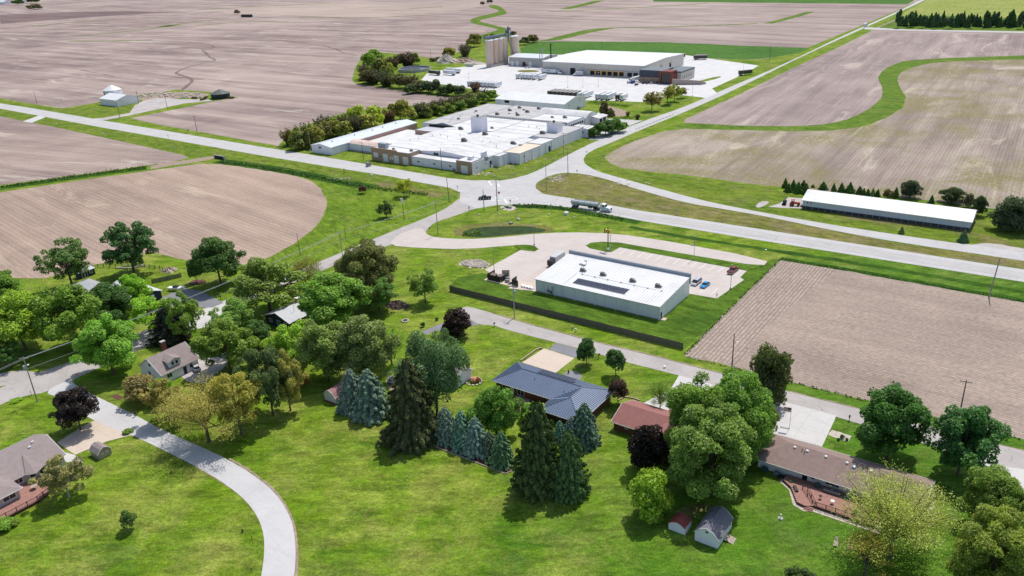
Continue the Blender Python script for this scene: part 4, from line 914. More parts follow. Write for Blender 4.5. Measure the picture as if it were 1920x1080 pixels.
def ribs(par, poly, direction, sp, mat, h=.05, w=.05, name='rib'):
    """raised seams laid over a flat convex roof facet, running along direction, clipped to the facet"""
    P = [Vector(p) for p in poly]; n = (P[1]-P[0]).cross(P[2]-P[0]).normalized()
    if n.z < 0: n = -n
    d = Vector(direction); d = (d-n*d.dot(n)).normalized(); s = n.cross(d); o = P[0]
    u = [(p-o).dot(s) for p in P]; a, b = min(u), max(u); m = MB(); k = math.ceil(a/sp)
    while k*sp < b-.02:
        c = k*sp; k += 1; hits = []
        for i in range(len(P)):
            j = (i+1) % len(P)
            if (u[i]-c)*(u[j]-c) < 0: t = (c-u[i])/(u[j]-u[i]); hits.append(P[i]+(P[j]-P[i])*t)
        if len(hits) >= 2:
            p, q = hits[0], hits[1]; i0 = len(m.v); z = n*.004
            m.v += [tuple(p-s*w+z), tuple(p+s*w+z), tuple(p+n*h), tuple(q-s*w+z), tuple(q+s*w+z), tuple(q+n*h)]
            m.f += [(i0, i0+2, i0+5, i0+3), (i0+2, i0+1, i0+4, i0+5), (i0, i0+1, i0+2), (i0+3, i0+5, i0+4)]
    o = m.build(name, mat, par); o['kind'] = 'stuff'; return o
def pipes(par, pts, mat=M_steel, r=.09, h=.6, name='vent_pipe'):
    for x, y, z in pts:
        m = MB(); m.cyl(x, y, z-.2, z+h, r, r, 8); m.cyl(x, y, z+h, z+h+.10, r*1.7, r*1.2, 8); m.build(name, mat, par)
def turtle(par, pts, mat=M_frame):
    for x, y, z in pts:
        m = MB(); m.prism([(x-.25, y-.25), (x+.25, y-.25), (x+.25, y+.25), (x-.25, y+.25)], z-.1, z+.22); m.ball((x, y, z+.22), .3, .12, 8, 4); m.build('roof_vent', mat, par)
def hvac(par, x, y, z, s=1.0, mat=M_hvac):
    m = MB(); m.box(x-.9*s, x+.9*s, y-.7*s, y+.7*s, z+.3, z+1.35*s); m.box(x+.95*s, x+1.7*s, y-.45*s, y+.45*s, z+.2, z+.95*s)
    o = m.build('rooftop_unit', mat, par, bevel=.03)
    f = MB(); f.cyl(x-.35*s, y, z+1.35*s, z+1.5*s, .38*s, .36*s, 12); f.cyl(x+.45*s, y+.1, z+1.35*s, z+1.47*s, .25*s, .25*s, 10); f.build('fan_guard', M_black, o)
    c = MB(); c.box(x-1.1*s, x+1.9*s, y-.85*s, y+.85*s, z-.25, z+.18); c.build('curb', M_steel, o)
    l = MB()
    for k in range(4): l.box(x-.85*s+k*.45*s, x-.6*s+k*.45*s, y-.74*s, y-.705*s, z+.45, z+1.2*s)
    l.build('louver', M_dark, o)

# ---------------- central white metal store
x0, x1, y0, y1 = -136.1, -91.7, 199.4, 221.1
t = thing('store_building', 'long white metal store with solar panels and four rooftop units beside the parking lot', 'building', ((x0+x1)/2, (y0+y1)/2, .02), world=True)
za, zb = 4.6, 6.3
MB().prism([(x0, y0), (x1, y0), (x1, y1), (x0, y1)], 0, [za-.1, za-.1, zb-.1, zb-.1]).build('wall', paint('store_wall', (.90, .87, .90), .5, 0, .05, .4, 0, (.50, .52, .51, .3), streak=True), t)
rp = [(x0-.25, y0-.35, za-.03), (x1+.25, y0-.35, za-.03), (x1+.25, y1-.3, zb), (x0-.25, y1-.3, zb)]
rf = MB().slab(rp, .09).build('roof', M_wroof, t); ribs(rf, rp, (0, 1, .08), .95, M_wroof, .14, .07)
m = MB(); m.box(x0-.3, x1+.3, y1-.29, y1+.25, zb-2.4, zb+.9); m.build('parapet', paint('parapet_blue_grey', (.36, .40, .46), .5, .1, .06), t)
m = MB(); m.box(x0-.36, x1+.36, y1-.33, y1+.31, zb+.905, zb+1.05); m.build('parapet_cap', M_steel, t)
m = MB()
for xx in [x0+.05]+[x0+7.45+i*7.42 for i in range(5)]+[x1-.25]:
    g = MB(); g.box(xx-.06, xx+.12, y0-.13, y0-.003, .05, za-.15); g.box(xx-.12, xx+.18, y0-.45, y0-.13, .05, .16); g.build('downspout', M_frame, t)
m.box(x0-.3, x1+.3, y0-.53, y0-.36, za-.22, za-.03); m.build('gutter', M_frame, t)
m = MB(); m.box(x0-.002, x1+.002, y0-.03, y0-.002, .02, .3); m.build('base_trim', M_concd, t)
for xx in [x0+3.4]+[x0+10.9+i*7.42 for i in range(4)]:
    g = MB(); g.box(xx, xx+.03, y0-.022, y0-.002, .35, za-.3); g.build('panel_seam', paint('seam', (.42, .43, .42), .6), t)
door(t, (x1, y0+.5), (x1, y0+1.5), 2.2, (1, 0), M_black); MB().box(x1+.1, x1+1.6, y0+.2, y0+2, .0, .15).build('step', M_pad, t)
g = MB(); g.box(x0+4.6, x0+5.2, y0-.35, y0-.004, .8, 1.7); g.box(x0+5.6, x0+6.1, y0-.35, y0-.004, .5, 1.5); g.tube((x0+4.9, y0-.2, 1.7), (x0+4.9, y0-.2, 3.2), .06); g.tube((x0+6.3, y0-.15, .2), (x0+6.3, y0-.15, 3.3), .06); g.tube((x0+6.7, y0-.15, .2), (x0+6.7, y0-.15, 3.0), .06); g.build('meter_cluster', M_hvac, t)
sl_ = (zb-za)/(y1-y0)
rz = lambda y: za+(y-y0)*sl_
for (px, py) in [((990+612/6), (450+345/6)), ((990+838/6), (450+392/6)), ((990+1170/6), (450+462/6)), ((990+1458/6), (450+522/6))]:
    q = G(px, py, 5.6); hvac(t, q.x, q.y, rz(q.y), .74)
q = G(990+610/6, 450+275/6, 6); m = MB()
for k in range(3): m.box(q.x-1+k*.8, q.x-.5+k*.8, q.y-.3-k*.2, q.y+.5-k*.2, rz(q.y), rz(q.y)+.35)
m.build('skylight_hatch', M_hvac, t)
m = MB(); m.tube((q.x+1, q.y+1, rz(q.y)), (q.x+1, q.y+1, rz(q.y)+1.3), .08); m.ball((q.x+.9, q.y+.8, rz(q.y)+1.4), .55, .2, 10, 4); m.build('satellite_dish', M_steel, t)
q0 = G(990+402/6, 450+490/6, 4.8); q1 = G(990+560/6, 450+368/6, 5.6); q2 = G(990+1440/6, 450+550/6, 5.6)
m = MB(); m.tube((q0.x, q0.y, rz(q0.y)+.15), (q0.x, q1.y, rz(q1.y)+.15), .05, .05, 6); m.build('conduit', M_steel, t)
m = MB(); m.tube((q0.x+1, q1.y, rz(q1.y)+.15), (q2.x, q1.y, rz(q1.y)+.15), .04, .04, 6); m.build('conduit', M_steel, t)
for k in range(8):
    m = MB(); xx = q0.x+2+k*4.7; m.box(xx-.2, xx+.2, q1.y-.2, q1.y+.2, rz(q1.y), rz(q1.y)+.25); m.build('conduit_support', M_hvac, t)
# solar array, 18 x 2 panels
a = G(990+505/6, 450+478/6, 5.0); pv = paint('solar_cell', (.045, .05, .075), .18, .1, .12, 1.5, 0, None, .6)
arr = MB(); arr.box(a.x-.1, a.x+18.6, a.y-.05, a.y+.03, rz(a.y)+.05, rz(a.y)+.22); arr.box(a.x-.1, a.x+18.6, a.y+3.37, a.y+3.45, rz(a.y+3.4)+.05, rz(a.y+3.4)+.22)
ar = arr.build('solar_array', M_steel, t)
pm = None
for i in range(18):
    for j in range(2):
        X = a.x+i*1.03; Y = a.y+j*1.70; zz = rz(Y)+.24; off = OFF[ar.name]
        if pm is None:
            mm = MB(); mm.slab([(0, 0, 0), (.90, 0, 0), (.90, 1.54, 1.54*sl_), (0, 1.54, 1.54*sl_)], .05); pm = mm.mesh('solar_panel', pv)
            fm = MB(); fm.slab([(-.02, -.03, -.012), (.99, -.03, -.012), (.99, 1.65, 1.65*sl_-.012), (-.02, 1.65, 1.65*sl_-.012)], .03)
        o = linkpart('solar_panel', pm, ar); o.location = (X-off[0], Y-off[1], zz-off[2])
# ---------------- long white barn
x0, x1, y0, y1 = -87.0, -25.8, 324.4, 339.2
t = thing('machine_shed', 'very long low white barn with dark lower wall beside the frontage road', 'barn', ((x0+x1)/2, (y0+y1)/2, .02), world=True)
MB().prism([(x0, y0), (x1, y0), (x1, y1), (x0, y1)], 1.35, 4.0).build('wall', paint('barn_wall', (.57, .60, .73), .6, 0, .05, .3, streak=True), t)
MB().prism([(x0-.02, y0-.02), (x1+.02, y0-.02), (x1+.02, y1+.02), (x0-.02, y1+.02)], 0, 1.35).build('dark_plinth', paint('barn_plinth', (.06, .06, .065), .8, 0, .3, .5), t)
gable(t, x0, x1, y0, y1, 4.0, 6.4, 'x', .5, M_wroof, M_wwall)
for k in range(24):
    m = MB(); xx = x0+1.3+k*2.6; m.box(xx-.06, xx+.06, y0-.07, y0-.022, .1, 1.35); m.build('wall_post', M_concd, t)
window(t, (x0+1.6, y0), (x0+2.3, y0), 2.4, 3.3, (0, -1)); window(t, (x0+2.9, y0), (x0+3.6, y0), 2.4, 3.3, (0, -1))
# ---------------- farmstead at left
t = thing('pole_barn', 'white gable machine shed with windowless walls on the farmstead grass', 'barn', (-650, 355, .02), world=True)
MB().prism([(-664, 345.5), (-639, 345.5), (-639, 365), (-664, 365)], 0, 5.3).build('wall', M_wwall, t); gable(t, -664, -639, 345.5, 365, 5.3, 8.2, 'x', .4, M_wroof, M_wwall)
door(t, (-639, 350), (-639, 356), 4.6, (1, 0), M_frame, knob=False); pipes(t, [(-655, 353, 6.6), (-646, 353, 6.6)], r=.2)
t = thing('grain_bin', 'white round grain bin with cone roof behind the farm shed', 'grain bin', (-672, 362, .02), world=True)
m = MB()
for k in range(8): m.cyl(-672, 362, k*1.15, k*1.15+1.1, 7.2, 7.2, 32)
m.build('ring_wall', M_wwall, t, smooth=False); m = MB(); m.tube((-672, 362, 9.25), (-672, 362, 13.2), 7.5, .5, 32); m.cyl(-672, 362, 13.2, 13.7, .6, .4, 12); m.build('roof', M_wroof, t)
m = MB(); m.box(-672.3, -671.7, 354.4, 354.75, 0, 9); m.build('ladder', M_steel, t)
t = thing('round_bin', 'squat dark green bin with cone roof at the end of the farm lane', 'grain bin', (-588, 407, .02), world=True)
m = MB(); m.cyl(-588, 407, 0, 4.0, 7.6, 7.6, 10); m.build('wall', paint('dark_green_wall', (.015, .03, .03), .6), t); m = MB(); m.tube((-588, 407, 4.0), (-588, 407, 7.2), 8.2, .4, 10); m.build('roof', paint('dark_grey_roof', (.10, .12, .11), .6), t)
# ---------------- factory
def block(par, x0, x1, y0, y1, h, wall, roof, name='roof', z0=0, par_h=.25):
    MB().prism([(x0, y0), (x1, y0), (x1, y1), (x0, y1)], z0, h).build('wall', wall, par)
    r = MB().box(x0+.02, x1-.02, y0+.02, y1-.02, h+.003, h+.06).build(name, roof, par)
    if par_h:
        m = MB(); w = .28; m.box(x0, x1, y0, y0+w, h+.003, h+par_h); m.box(x0, x1, y1-w, y1, h+.003, h+par_h); m.box(x0, x0+w, y0+w, y1-w, h+.003, h+par_h); m.box(x1-w, x1, y0+w, y1-w, h+.003, h+par_h); m.build('parapet', M_cap, par)
    return r
t = thing('factory_wing', 'long low white factory wing with grey ridge roof and pink brick side wall', 'building', (-352, 342, .02), world=True)
MB().prism([(-362, 304.5), (-345.5, 304.5), (-345.5, 378), (-362, 378)], 0, 4.6).build('wall', M_wwall, t)
MB().box(-345.46, -345.2, 322, 378, 0, 4.55).build('brick_face', M_brickP, t)
gable(t, -362, -345.5, 304.5, 378, 4.6, 6.0, 'y', .3, paint('pale_blue_roof', (.62, .66, .70), .5, .1, .06, .2), M_wwall)
window(t, (-356, 304.5), (-353.5, 304.5), 3.0, 4.2, (0, -1)); pipes(t, [(-352, y, 5.7) for y in (312, 330, 345, 354, 366)], r=.3, h=.7)
t = thing('rusty_roof_link', 'white link shed with rust-stained roof between the long wing and the brick front', 'building', (-331, 322, .02), world=True)
MB().prism([(-345.1, 318), (-316.5, 318), (-316.5, 326), (-345.1, 326)], 0, 4.4).build('wall', M_wwall, t)
pr = [(318+8*i/8, 4.4+1.3*math.sin(math.pi*i/8)) for i in range(9)]; MB().extr([(317.7, 4.35)]+pr+[(326.3, 4.35)], -345.1, -316.5, 'x').build('roof', paint('rusty_roof', (.66, .50, .44), .8, 0, .2, .4, 0, (.78, .74, .70, .9)), t)
m = MB(); m.box(-344, -318, 317.2, 317.95, 0, .8); m.build('loading_kerb', M_concd, t)
t = thing('factory', 'sprawling white flat-roofed factory with brick fronts and two roof towers at the crossroads', 'building', (-280, 360, .02), world=True)
# brick front (west)
block(t, -316.2, -288.2, 307, 316, 6.2, M_brickT, M_memb)
MB().box(-316.3, -297, 306.85, 307.4, 6.2, 7.1).build('raised_parapet', M_brickT, t)
for a_, b_, z0_, z1_, nm in [(-314.5, -311.2, 1.9, 4.4, 'roller_door'), (-307.5, -303.8, .05, 4.3, 'roller_door'), (-299.6, -296, .05, 4.3, 'roller_door'), (-293, -289.2, .05, 4.2, 'roller_door')]:
    o = door(t, (a_, 307), (b_, 307), z1_, (0, -1), M_frame, z0_, nm, knob=False)
    sl2 = MB()
    for k in range(1, 5): zz = z0_+(z1_-z0_)*k/5; sl2.box(a_+.05, b_-.05, 306.90, 306.938, zz-.04, zz+.04)
    sl2.build('door_seam', M_steel, o)
window(t, (-292.8, 307), (-289.4, 307), 2.0, 3.1, (0, -1.0), 3, pane=M_dark, fw=.08)
for xx in (-302.4, -301.0): window(t, (xx, 307), (xx+.8, 307), 1.6, 3.3, (0, -1), pane=M_frame)
window(t, (-310.6, 307), (-308.7, 307), 1.8, 3.3, (0, -1), 2)
# low white front
block(t, -288.15, -256.3, 308.4, 316, 4.3, M_wwall, M_memb)
for xx in (-284, -273, -262.2): window(t, (xx, 308.4), (xx+1.7, 308.4), 1.7, 2.7, (0, -1), 2)
m = MB(); m.box(-259.5, -258.3, 307.6, 308.38, .2, 1.3); m.build('ac_unit', M_steel, t)
block(t, -256.25, -246.2, 307.2, 316, 6.0, M_brickT, M_memb)
o = door(t, (-253.3, 307.2), (-249, 307.2), 3.9, (0, -1), M_frame, .05, 'roller_door', knob=False); window(o, (-253.0, 307.2), (-249.3, 307.2), 2.2, 2.9, (0, -1.35), 4, fw=.06)
MB().box(-246.15, -245.9, 307.2, 325, 0, 5.8).build('side_wall', M_wwall, t)
window(t, (-245.9, 310.4), (-245.9, 311.2), 1.8, 3.2, (1, 0)); window(t, (-245.9, 318), (-245.9, 319), 2.4, 3.2, (1, 0))
# halls A and B with low ridges running away from the front
def hall(x0, x1, y0, y1, ze, zr, mr=M_memb, xm=None, wall=M_wwall):
    xm = (x0+x1)/2 if xm is None else xm; n = 8
    pr = [(x0, 0)]+[(x0+(x1-x0)*i/n, ze+(zr-ze)*(1-abs((x0+(x1-x0)*i/n-xm))/max(xm-x0, x1-xm))) for i in range(n+1)]+[(x1, 0)]
    MB().extr(pr, y0+.3, y1-.3, 'y').build('wall', wall, t)
    r = MB()
    for i in range(n):
        (a, za_), (b, zb_) = pr[i+1], pr[i+2]; r.slab([(a, y0, za_+.08), (b, y0, zb_+.08), (b, y1, zb_+.08), (a, y1, za_+.08)], .075)
    return r.build('roof', mr, t)
hall(-288.1, -246.3, 316.1, 366, 5.2, 7.2, M_memb, -272); hall(-316, -288.2, 316.1, 372, 5.0, 6.4, M_memb, -303)
m = MB(); m.box(-288.4, -287.9, 316, 366, 5.2, 5.9); m.build('valley_curb', M_dgroof, t)
window(t, (-279, 316.3), (-275.6, 316.3), 4.5, 5.9, (0, -1), 2, pane=M_dark); window(t, (-275, 316.3), (-269, 316.3), 4.6, 5.8, (0, -1), 3, pane=M_frame)
# east stepped wall blocks
block(t, -246.1, -242, 325, 334, 5.4, M_wwall, M_memb); block(t, -246.1, -235.2, 334, 356, 5.5, M_wwall, paint('tan_roof', (.72, .60, .47), .8, 0, .08, .2)); block(t, -246.1, -236.2, 356.1, 370, 5.6, M_wwall, M_memb)
block(t, -252, -236.6, 370.1, 402, 5.8, M_wwall, M_dgroof)
for yy in (329, 338, 345, 352, 360, 366): m = MB(); m.box(-235.15, -235.0, yy-.05, yy+.05, .1, 5.2) if yy > 334 and yy < 356 else m.box(-236.15 if yy >= 356 else -241.95, -236.0 if yy >= 356 else -241.8, yy-.05, yy+.05, .1, 5.2); m.build('downspout', M_steel, t)
door(t, (-236.2, 363), (-236.2, 365), 3.1, (1, 0), M_black); door(t, (-245.9, 321.8), (-245.9, 323.4), 3.4, (1, 0), M_black); window(t, (-235.2, 337), (-235.2, 338.4), 3, 4, (1, 0)); window(t, (-236.6, 379), (-236.6, 380), 1.6, 2.9, (1, 0)); window(t, (-236.6, 400), (-236.6, 401.5), 2.4, 4.2, (1, 0))
for a_, z0_, z1_ in ((318.0, 4.6, 5.6), (349, 4.7, 5.4)): m = MB(); m.box(-246.4, -244.9, a_, a_+1.6, z0_, z1_+.9); m.build('roof_curb', M_steel, t)
# corner with brown brick office
block(t, -247, -233.8, 402.1, 413, 4.8, M_wwall, M_memb); MB().box(-233.76, -233.5, 402.1, 413.0, 0, 4.7).build('brick_face', paint('brown_brick', (.20, .12, .09), .9, 0, .15, 3), t); door(t, (-233.5, 409.4), (-233.5, 411), 2.8, (1, 0), M_black)
for k in range(4): m = MB(); m.box(-247+k*3.3, -246.6+k*3.3, 402.2, 412.9, 4.87, 5.05); m.build('roof_seam', M_dgroof, t)
# middle flat roofs
block(t, -281, -252.1, 366.1, 407, 5.5, M_wwall, M_memb); block(t, -316, -281.1, 372.1, 408, 5.3, M_wwall, M_memb); block(t, -340, -316.1, 377, 447, 5.0, M_wwall, M_dgroof)
block(t, -316.0, -281.1, 408.6, 447, 5.4, M_wwall, M_dgroof); block(t, -281.0, -252.1, 408.6, 429, 5.6, M_wwall, M_memb)
m = MB(); m.box(-312, -252.3, 407.15, 408.45, 4.9, 6.4); m.build('raised_gallery', paint('gallery_grey', (.30, .29, .28), .8, 0, .3, 1.0), t)
for k in range(40): m = MB(); m.box(-311.5+k*1.48, -310.7+k*1.48, 406.9, 407.12, 5.3, 6.2); m.build('gallery_window', M_frame, t)
for k in range(7):
    window(t, (-252.0, 410+k*2.6), (-252.0, 412+k*2.6), 2.6, 4.2, (1, 0), 1, pane=M_dark)
# courtyard roof, blue gable and dark parapet
block(t, -344.9, -316.6, 326.2, 368, 2.2, M_wwall, M_memb, par_h=.12); block(t, -331, -316.7, 360, 371.6, 4.6, M_brickP, M_groof)
MB().box(-329.5, -311, 371.7, 372.05, 4.4, 6.1).build('dark_parapet', M_dark, t); MB().extr([(-333, 4.9), (-306, 4.9), (-320, 7.3)], 373.6, 374.0, 'y').build('gable_end', paint('slate_gable', (.36, .40, .44), .7), t)
# arched hall and dock
n = 10; pr = [(429.3, 0), (429.3, 5.0)]+[(429.3+14.5*i/n, 5.0+2.8*math.sin(math.pi*i/n)) for i in range(1, n)]+[(443.8, 5.0), (443.8, 0)]
MB().extr(pr, -286.8, -251, 'x').build('arched_hall', M_memb, t)
m = MB(); m.box(-251, -246, 436.5, 447, 0, 4.0); m.build('dock', M_wwall, t); m = MB(); m.slab([(-252.5, 435.8, 5.0), (-245.2, 435.8, 4.1), (-245.2, 447.6, 4.1), (-252.5, 447.6, 5.0)], .2); m.build('dock_roof', M_memb, t)
for yy in (437.3, 441.8): door(t, (-246, yy), (-246, yy+3.6), 3.3, (1, 0), M_dark, .9, 'dock_door', knob=False)
# towers
for (a, b, c, d, z0_, z1_, nm) in ((-292.3, -284.4, 366.5, 372, 5.3, 14.2, 'roof_tower'), (-250, -242.6, 383, 388.2, 5.8, 11.0, 'roof_tower')):
    o = MB().box(a, b, c, d, z0_, z1_).build(nm, M_wwall, t); MB().box(a+.2, b-.2, c+.2, d-.2, z1_+.003, z1_+.12).build('tower_roof', M_hvac, o); MB().box(a+2.5, a+3.6, c+2.5, c+3.4, z1_+.1, z1_+1.2).build('tower_vent', M_black, o)
MB().box(-313, -307.4, 309.5, 312, 6.3, 9.2).build('roof_house', paint('slate_box', (.33, .37, .42), .6), t)
MB().box(-247.5, -246.4, 316.6, 320.5, 5.9, 9.0).build('roof_house', M_wwall, t); MB().box(-251.8, -249.2, 311, 313.2, 6.0, 7.8).build('roof_house', M_frame, t)
for (xx, yy, z, s) in [(-309, 415, 5.4, 1.3), (-309, 429, 5.4, 1.2), (-308, 439, 5.4, 1.2), (-295, 429, 5.4, 1.3), (-295, 418, 5.4, 1.2), (-301, 434, 5.4, .8), (-300, 424, 5.4, .7), (-303, 420, 5.4, .6), (-294, 441, 5.4, 1.2), (-277, 340, 7.0, 1.6), (-276, 358, 7.0, 1.5), (-251.5, 351, 5.4, 1.5), (-250, 378, 5.8, 1.5), (-296, 375, 5.3, 1.5), (-301, 367, 6.2, 1.4),
                       (-313, 403, 5.3, .8), (-325, 395, 5.0, .9), (-330, 420, 5.0, .8), (-270, 420, 5.6, .9), (-262, 422, 5.6, 1.2), (-291, 312, 6.2, .9), (-303, 311, 6.2, .8), (-287.3, 380, 5.4, .9)]: hvac(t, xx, yy, z, s*.8)
pipes(t, [(-300+rng.uniform(-12, 12), 330+rng.uniform(0, 30), 6.0) for _ in range(6)]+[(-265+rng.uniform(-12, 12), 325+rng.uniform(0, 35), 6.3) for _ in range(6)]+[(-330+rng.uniform(-8, 8), 385+i*6, 5.0) for i in range(6)]+[(-268+i*5, 390+rng.uniform(-8, 8), 5.5) for i in range(4)], r=.16, h=.9)
for (a, b, c, d, z0_, n_, ax_) in ((-287, -247, 318, 365, 0, 7, 'y'), (-315, -289, 318, 371, 0, 8, 'y')):
    for k in range(1, n_):
        yy = c+(d-c)*k/n_; xm_ = -272 if a == -287 else -303; ze_, zr_ = (5.2, 7.2) if a == -287 else (5.0, 6.4)
        hz = lambda x: ze_+(zr_-ze_)*(1-abs(x-xm_)/max(xm_-a+1, b+1-xm_))+.10
        m = MB(); m.slab([(a, yy, hz(a)), (xm_, yy, hz(xm_)), (xm_, yy+.22, hz(xm_)), (a, yy+.22, hz(a))], .03); m.slab([(xm_, yy, hz(xm_)), (b, yy, hz(b)), (b, yy+.22, hz(b)), (xm_, yy+.22, hz(xm_))], .03); m.build('roof_seam', M_cap, t)
for (a, b, yy, z0_) in ((-280, -253, 374, 5.58), (-280, -253, 382, 5.58), (-280, -253, 390, 5.58), (-280, -253, 398, 5.58), (-315, -282, 384, 5.38), (-315, -282, 396, 5.38), (-315, -282, 421, 5.48), (-315, -282, 434, 5.48), (-280, -253, 418, 5.68), (-339, -317, 392, 5.08), (-339, -317, 408, 5.08), (-339, -317, 424, 5.08)):
    MB().box(a, b, yy, yy+.2, z0_, z0_+.05).build('roof_seam', M_cap, t)
t = thing('warehouse', 'white gable warehouse standing behind the flat factory roofs', 'building', (-314, 471, .02), world=True)
MB().prism([(-341, 457), (-284, 457), (-284, 485.5), (-341, 485.5)], 0, 6.6).build('wall', M_wwall, t); gable(t, -341, -284, 457, 485.5, 6.6, 9.4, 'x', .3, M_wroof, M_wwall)
door(t, (-333, 457), (-329, 457), 6.2, (0, -1), M_dark, 4.4, 'wall_opening', knob=False); window(t, (-284, 462.5), (-284, 463.6), 4.2, 5.2, (1, 0)); window(t, (-284, 478), (-284, 479), 5.0, 6.0, (1, 0))
m = MB(); m.box(-283.9, -282.8, 474, 476.4, .2, 1.8); m.build('gas_meter', M_hvac, t)
# ---------------- trucking terminal
t = thing('distribution_warehouse', 'huge beige warehouse with white roof and a row of yellow framed dock doors', 'warehouse', (-350, 645, .02), world=True)
MB().prism([(-400, 609), (-301, 609), (-301, 688), (-400, 688)], 0, 10.2).build('wall', M_beige, t)
gable(t, -400, -301, 609, 688, 10.2, 11.6, 'x', .4, M_wroof, M_beige)
for k in range(12): m = MB(); xx = -399.8+k*8.25; m.box(xx, xx+.12, 608.9, 608.995, .1, 10.0); m.build('panel_joint', M_concd, t)
MB().box(-360, -301.2, 608.2, 608.99, 0, 5.2).build('dock_wall', paint('dock_wall_grey', (.47, .46, .46), .85, 0, .2, .4), t)
MY = paint('dock_yellow', (.75, .50, .18), .7)
for k in range(6):
    a = -351+k*5.55; o = door(t, (a, 608.2), (a+4.4, 608.2), 4.4, (0, -1), M_dark, 1.0, 'dock_door', .05, False)
    f = MB(); f.box(a-.45, a-.02, 607.85, 608.19, .1, 4.9); f.box(a+4.42, a+4.85, 607.85, 608.19, .1, 4.9); f.box(a-.0, a+4.4, 607.85, 608.19, 4.42, 4.9); f.build('dock_frame', MY, o)
for a in (-315.5, -310.0, -304.6): door(t, (a, 608.2), (a+4.2, 608.2), 4.3, (0, -1), M_dark, 1.0, 'dock_door', .05, False)
door(t, (-371.5, 609), (-366.2, 609), 5.6, (0, -1), M_dark, .05, 'roller_door', knob=False)
for yy in (640, 658): o = door(t, (-301, yy), (-301, yy+4), 5.6, (1, 0), M_dark, .8, 'dock_door', knob=False); f = MB(); f.box(-300.95, -300.3, yy-.5, yy+4.5, 5.65, 6.1); f.build('dock_frame', MY, o)
t = thing('office_building', 'dark two-storey office with brick base and glazed red-framed entrance', 'office building', (-284, 605, .02), world=True)
MB().prism([(-296, 592), (-276.5, 592), (-276.5, 612), (-296, 612)], 0, 4.2).build('brick_base', M_brickT, t)
MB().prism([(-296.3, 591.7), (-276.2, 591.7), (-276.2, 612.3), (-296.3, 612.3)], 4.2, 9.6).build('wall', paint('slate_cladding', (.055, .06, .09), .5, 0, .1), t)
MB().box(-296, -276.5, 592, 612, 9.6, 9.7).build('roof', paint('slate_roof', (.16, .19, .21), .7), t)
MB().prism([(-276.2, 600), (-264, 600), (-264, 626), (-276.2, 626)], 0, 7.4).build('wing', M_beige, t); MB().box(-276.2, -263.8, 599.8, 626.2, 7.4, 8.6).build('wing_roof', paint('slate_roof', (.16, .19, .21), .7), t)
for a in (-293, -289.6, -285.4, -280.8): window(t, (a, 592), (a+1.0, 592), .9, 3.2, (0, -1))
m = MB(); m.box(-277.9, -276.3, 589.6, 591.6, 0, 9.8); m.box(-276.3, -267.5, 589.6, 591.6, 8.1, 9.8); m.box(-268.6, -267.4, 589.6, 599.9, 0, 8.1); m.box(-276.2, -267.5, 591.61, 599.9, 8.6, 9.75); m.build('entrance_frame', paint('rust_cladding', (.20, .055, .04), .7), t)
g_ = MB(); g_.box(-276.2, -268.7, 590.2, 590.4, .05, 8.0); g_.build('entrance_glass', M_glass, t)
for k in range(5): m = MB(); m.box(-276.1+k*1.8, -275.85+k*1.8, 590.0, 590.18, .05, 8.0); m.build('mullion', M_black, t)
for yy in (602, 606, 610, 614, 618): window(t, (-264, yy), (-264, yy+2), 2.2, 5.2, (1, 0))
m = MB(); m.prism([(-266, 588), (-245, 596), (-243, 600), (-244, 600.4), (-246, 597), (-266, 589)], 0, [4.5, 3, 1, 1, 3, 4.5]); solo('retaining_wall', m, paint('block_wall', (.42, .34, .30), .9, 0, .15, 1), 'curving pink block retaining wall beside the office entrance', 'wall', (-255, 594, 0))
t = thing('plant_building', 'grey flat-roofed plant building with white doors tucked beside the silos', 'building', (-438, 650, .02), world=True)
MB().prism([(-457, 637.5), (-419, 637.5), (-419, 664), (-457, 664)], 0, 8.4).build('wall', paint('plant_wall', (.46, .45, .43), .85, 0, .08, .3), t); gable(t, -457, -419, 637.5, 664, 8.4, 10, 'x', .3, paint('pale_blue_roof', (.62, .66, .70), .5, .1, .06, .2), M_beige)
for a, mm, w in ((-455, M_frame, 3.4), (-449, M_frame, 3), (-434.5, M_frame, 3.6)): door(t, (a, 637.5), (a+w, 637.5), 4.4, (0, -1), mm, .05, 'roller_door', knob=False)
door(t, (-441.5, 637.5), (-438, 637.5), 4.4, (0, -1), paint('maroon_door', (.10, .03, .03), .7), .05); MB().box(-437.3, -436, 636.3, 637.3, .05, 2.2).build('blue_tank', paint('blue_tank', (.03, .09, .25), .5), t)
t = thing('exhaust_stack', 'tall black exhaust stack with grey ducts between plant building and warehouse', 'chimney', (-411, 634, .02), world=True)
MB().cyl(-411, 640, 0, 21, .55, .55, 10).build('stack', M_black, t); MB().cyl(-411, 640, 20, 21.4, .8, .8, 10).build('cap', M_black, t)
for dx in (-4.5, -7): m = MB(); m.cyl(-411+dx, 632, 0, 16, .35, .35, 8); m.tube((-411+dx, 632, 16), (-411+dx+1.6, 634, 17.4), .35, .35, 8); m.build('duct', M_steel, t)
m = MB(); m.box(-414, -407, 628, 631, 5, 8); m.tube((-413.5, 628.5, 0), (-413.5, 628.5, 5), .15); m.tube((-407.5, 628.5, 0), (-407.5, 628.5, 5), .15); m.tube((-413.5, 630.5, 0), (-413.5, 630.5, 5), .15); m.tube((-407.5, 630.5, 0), (-407.5, 630.5, 5), .15); m.build('hopper', M_concd, t)
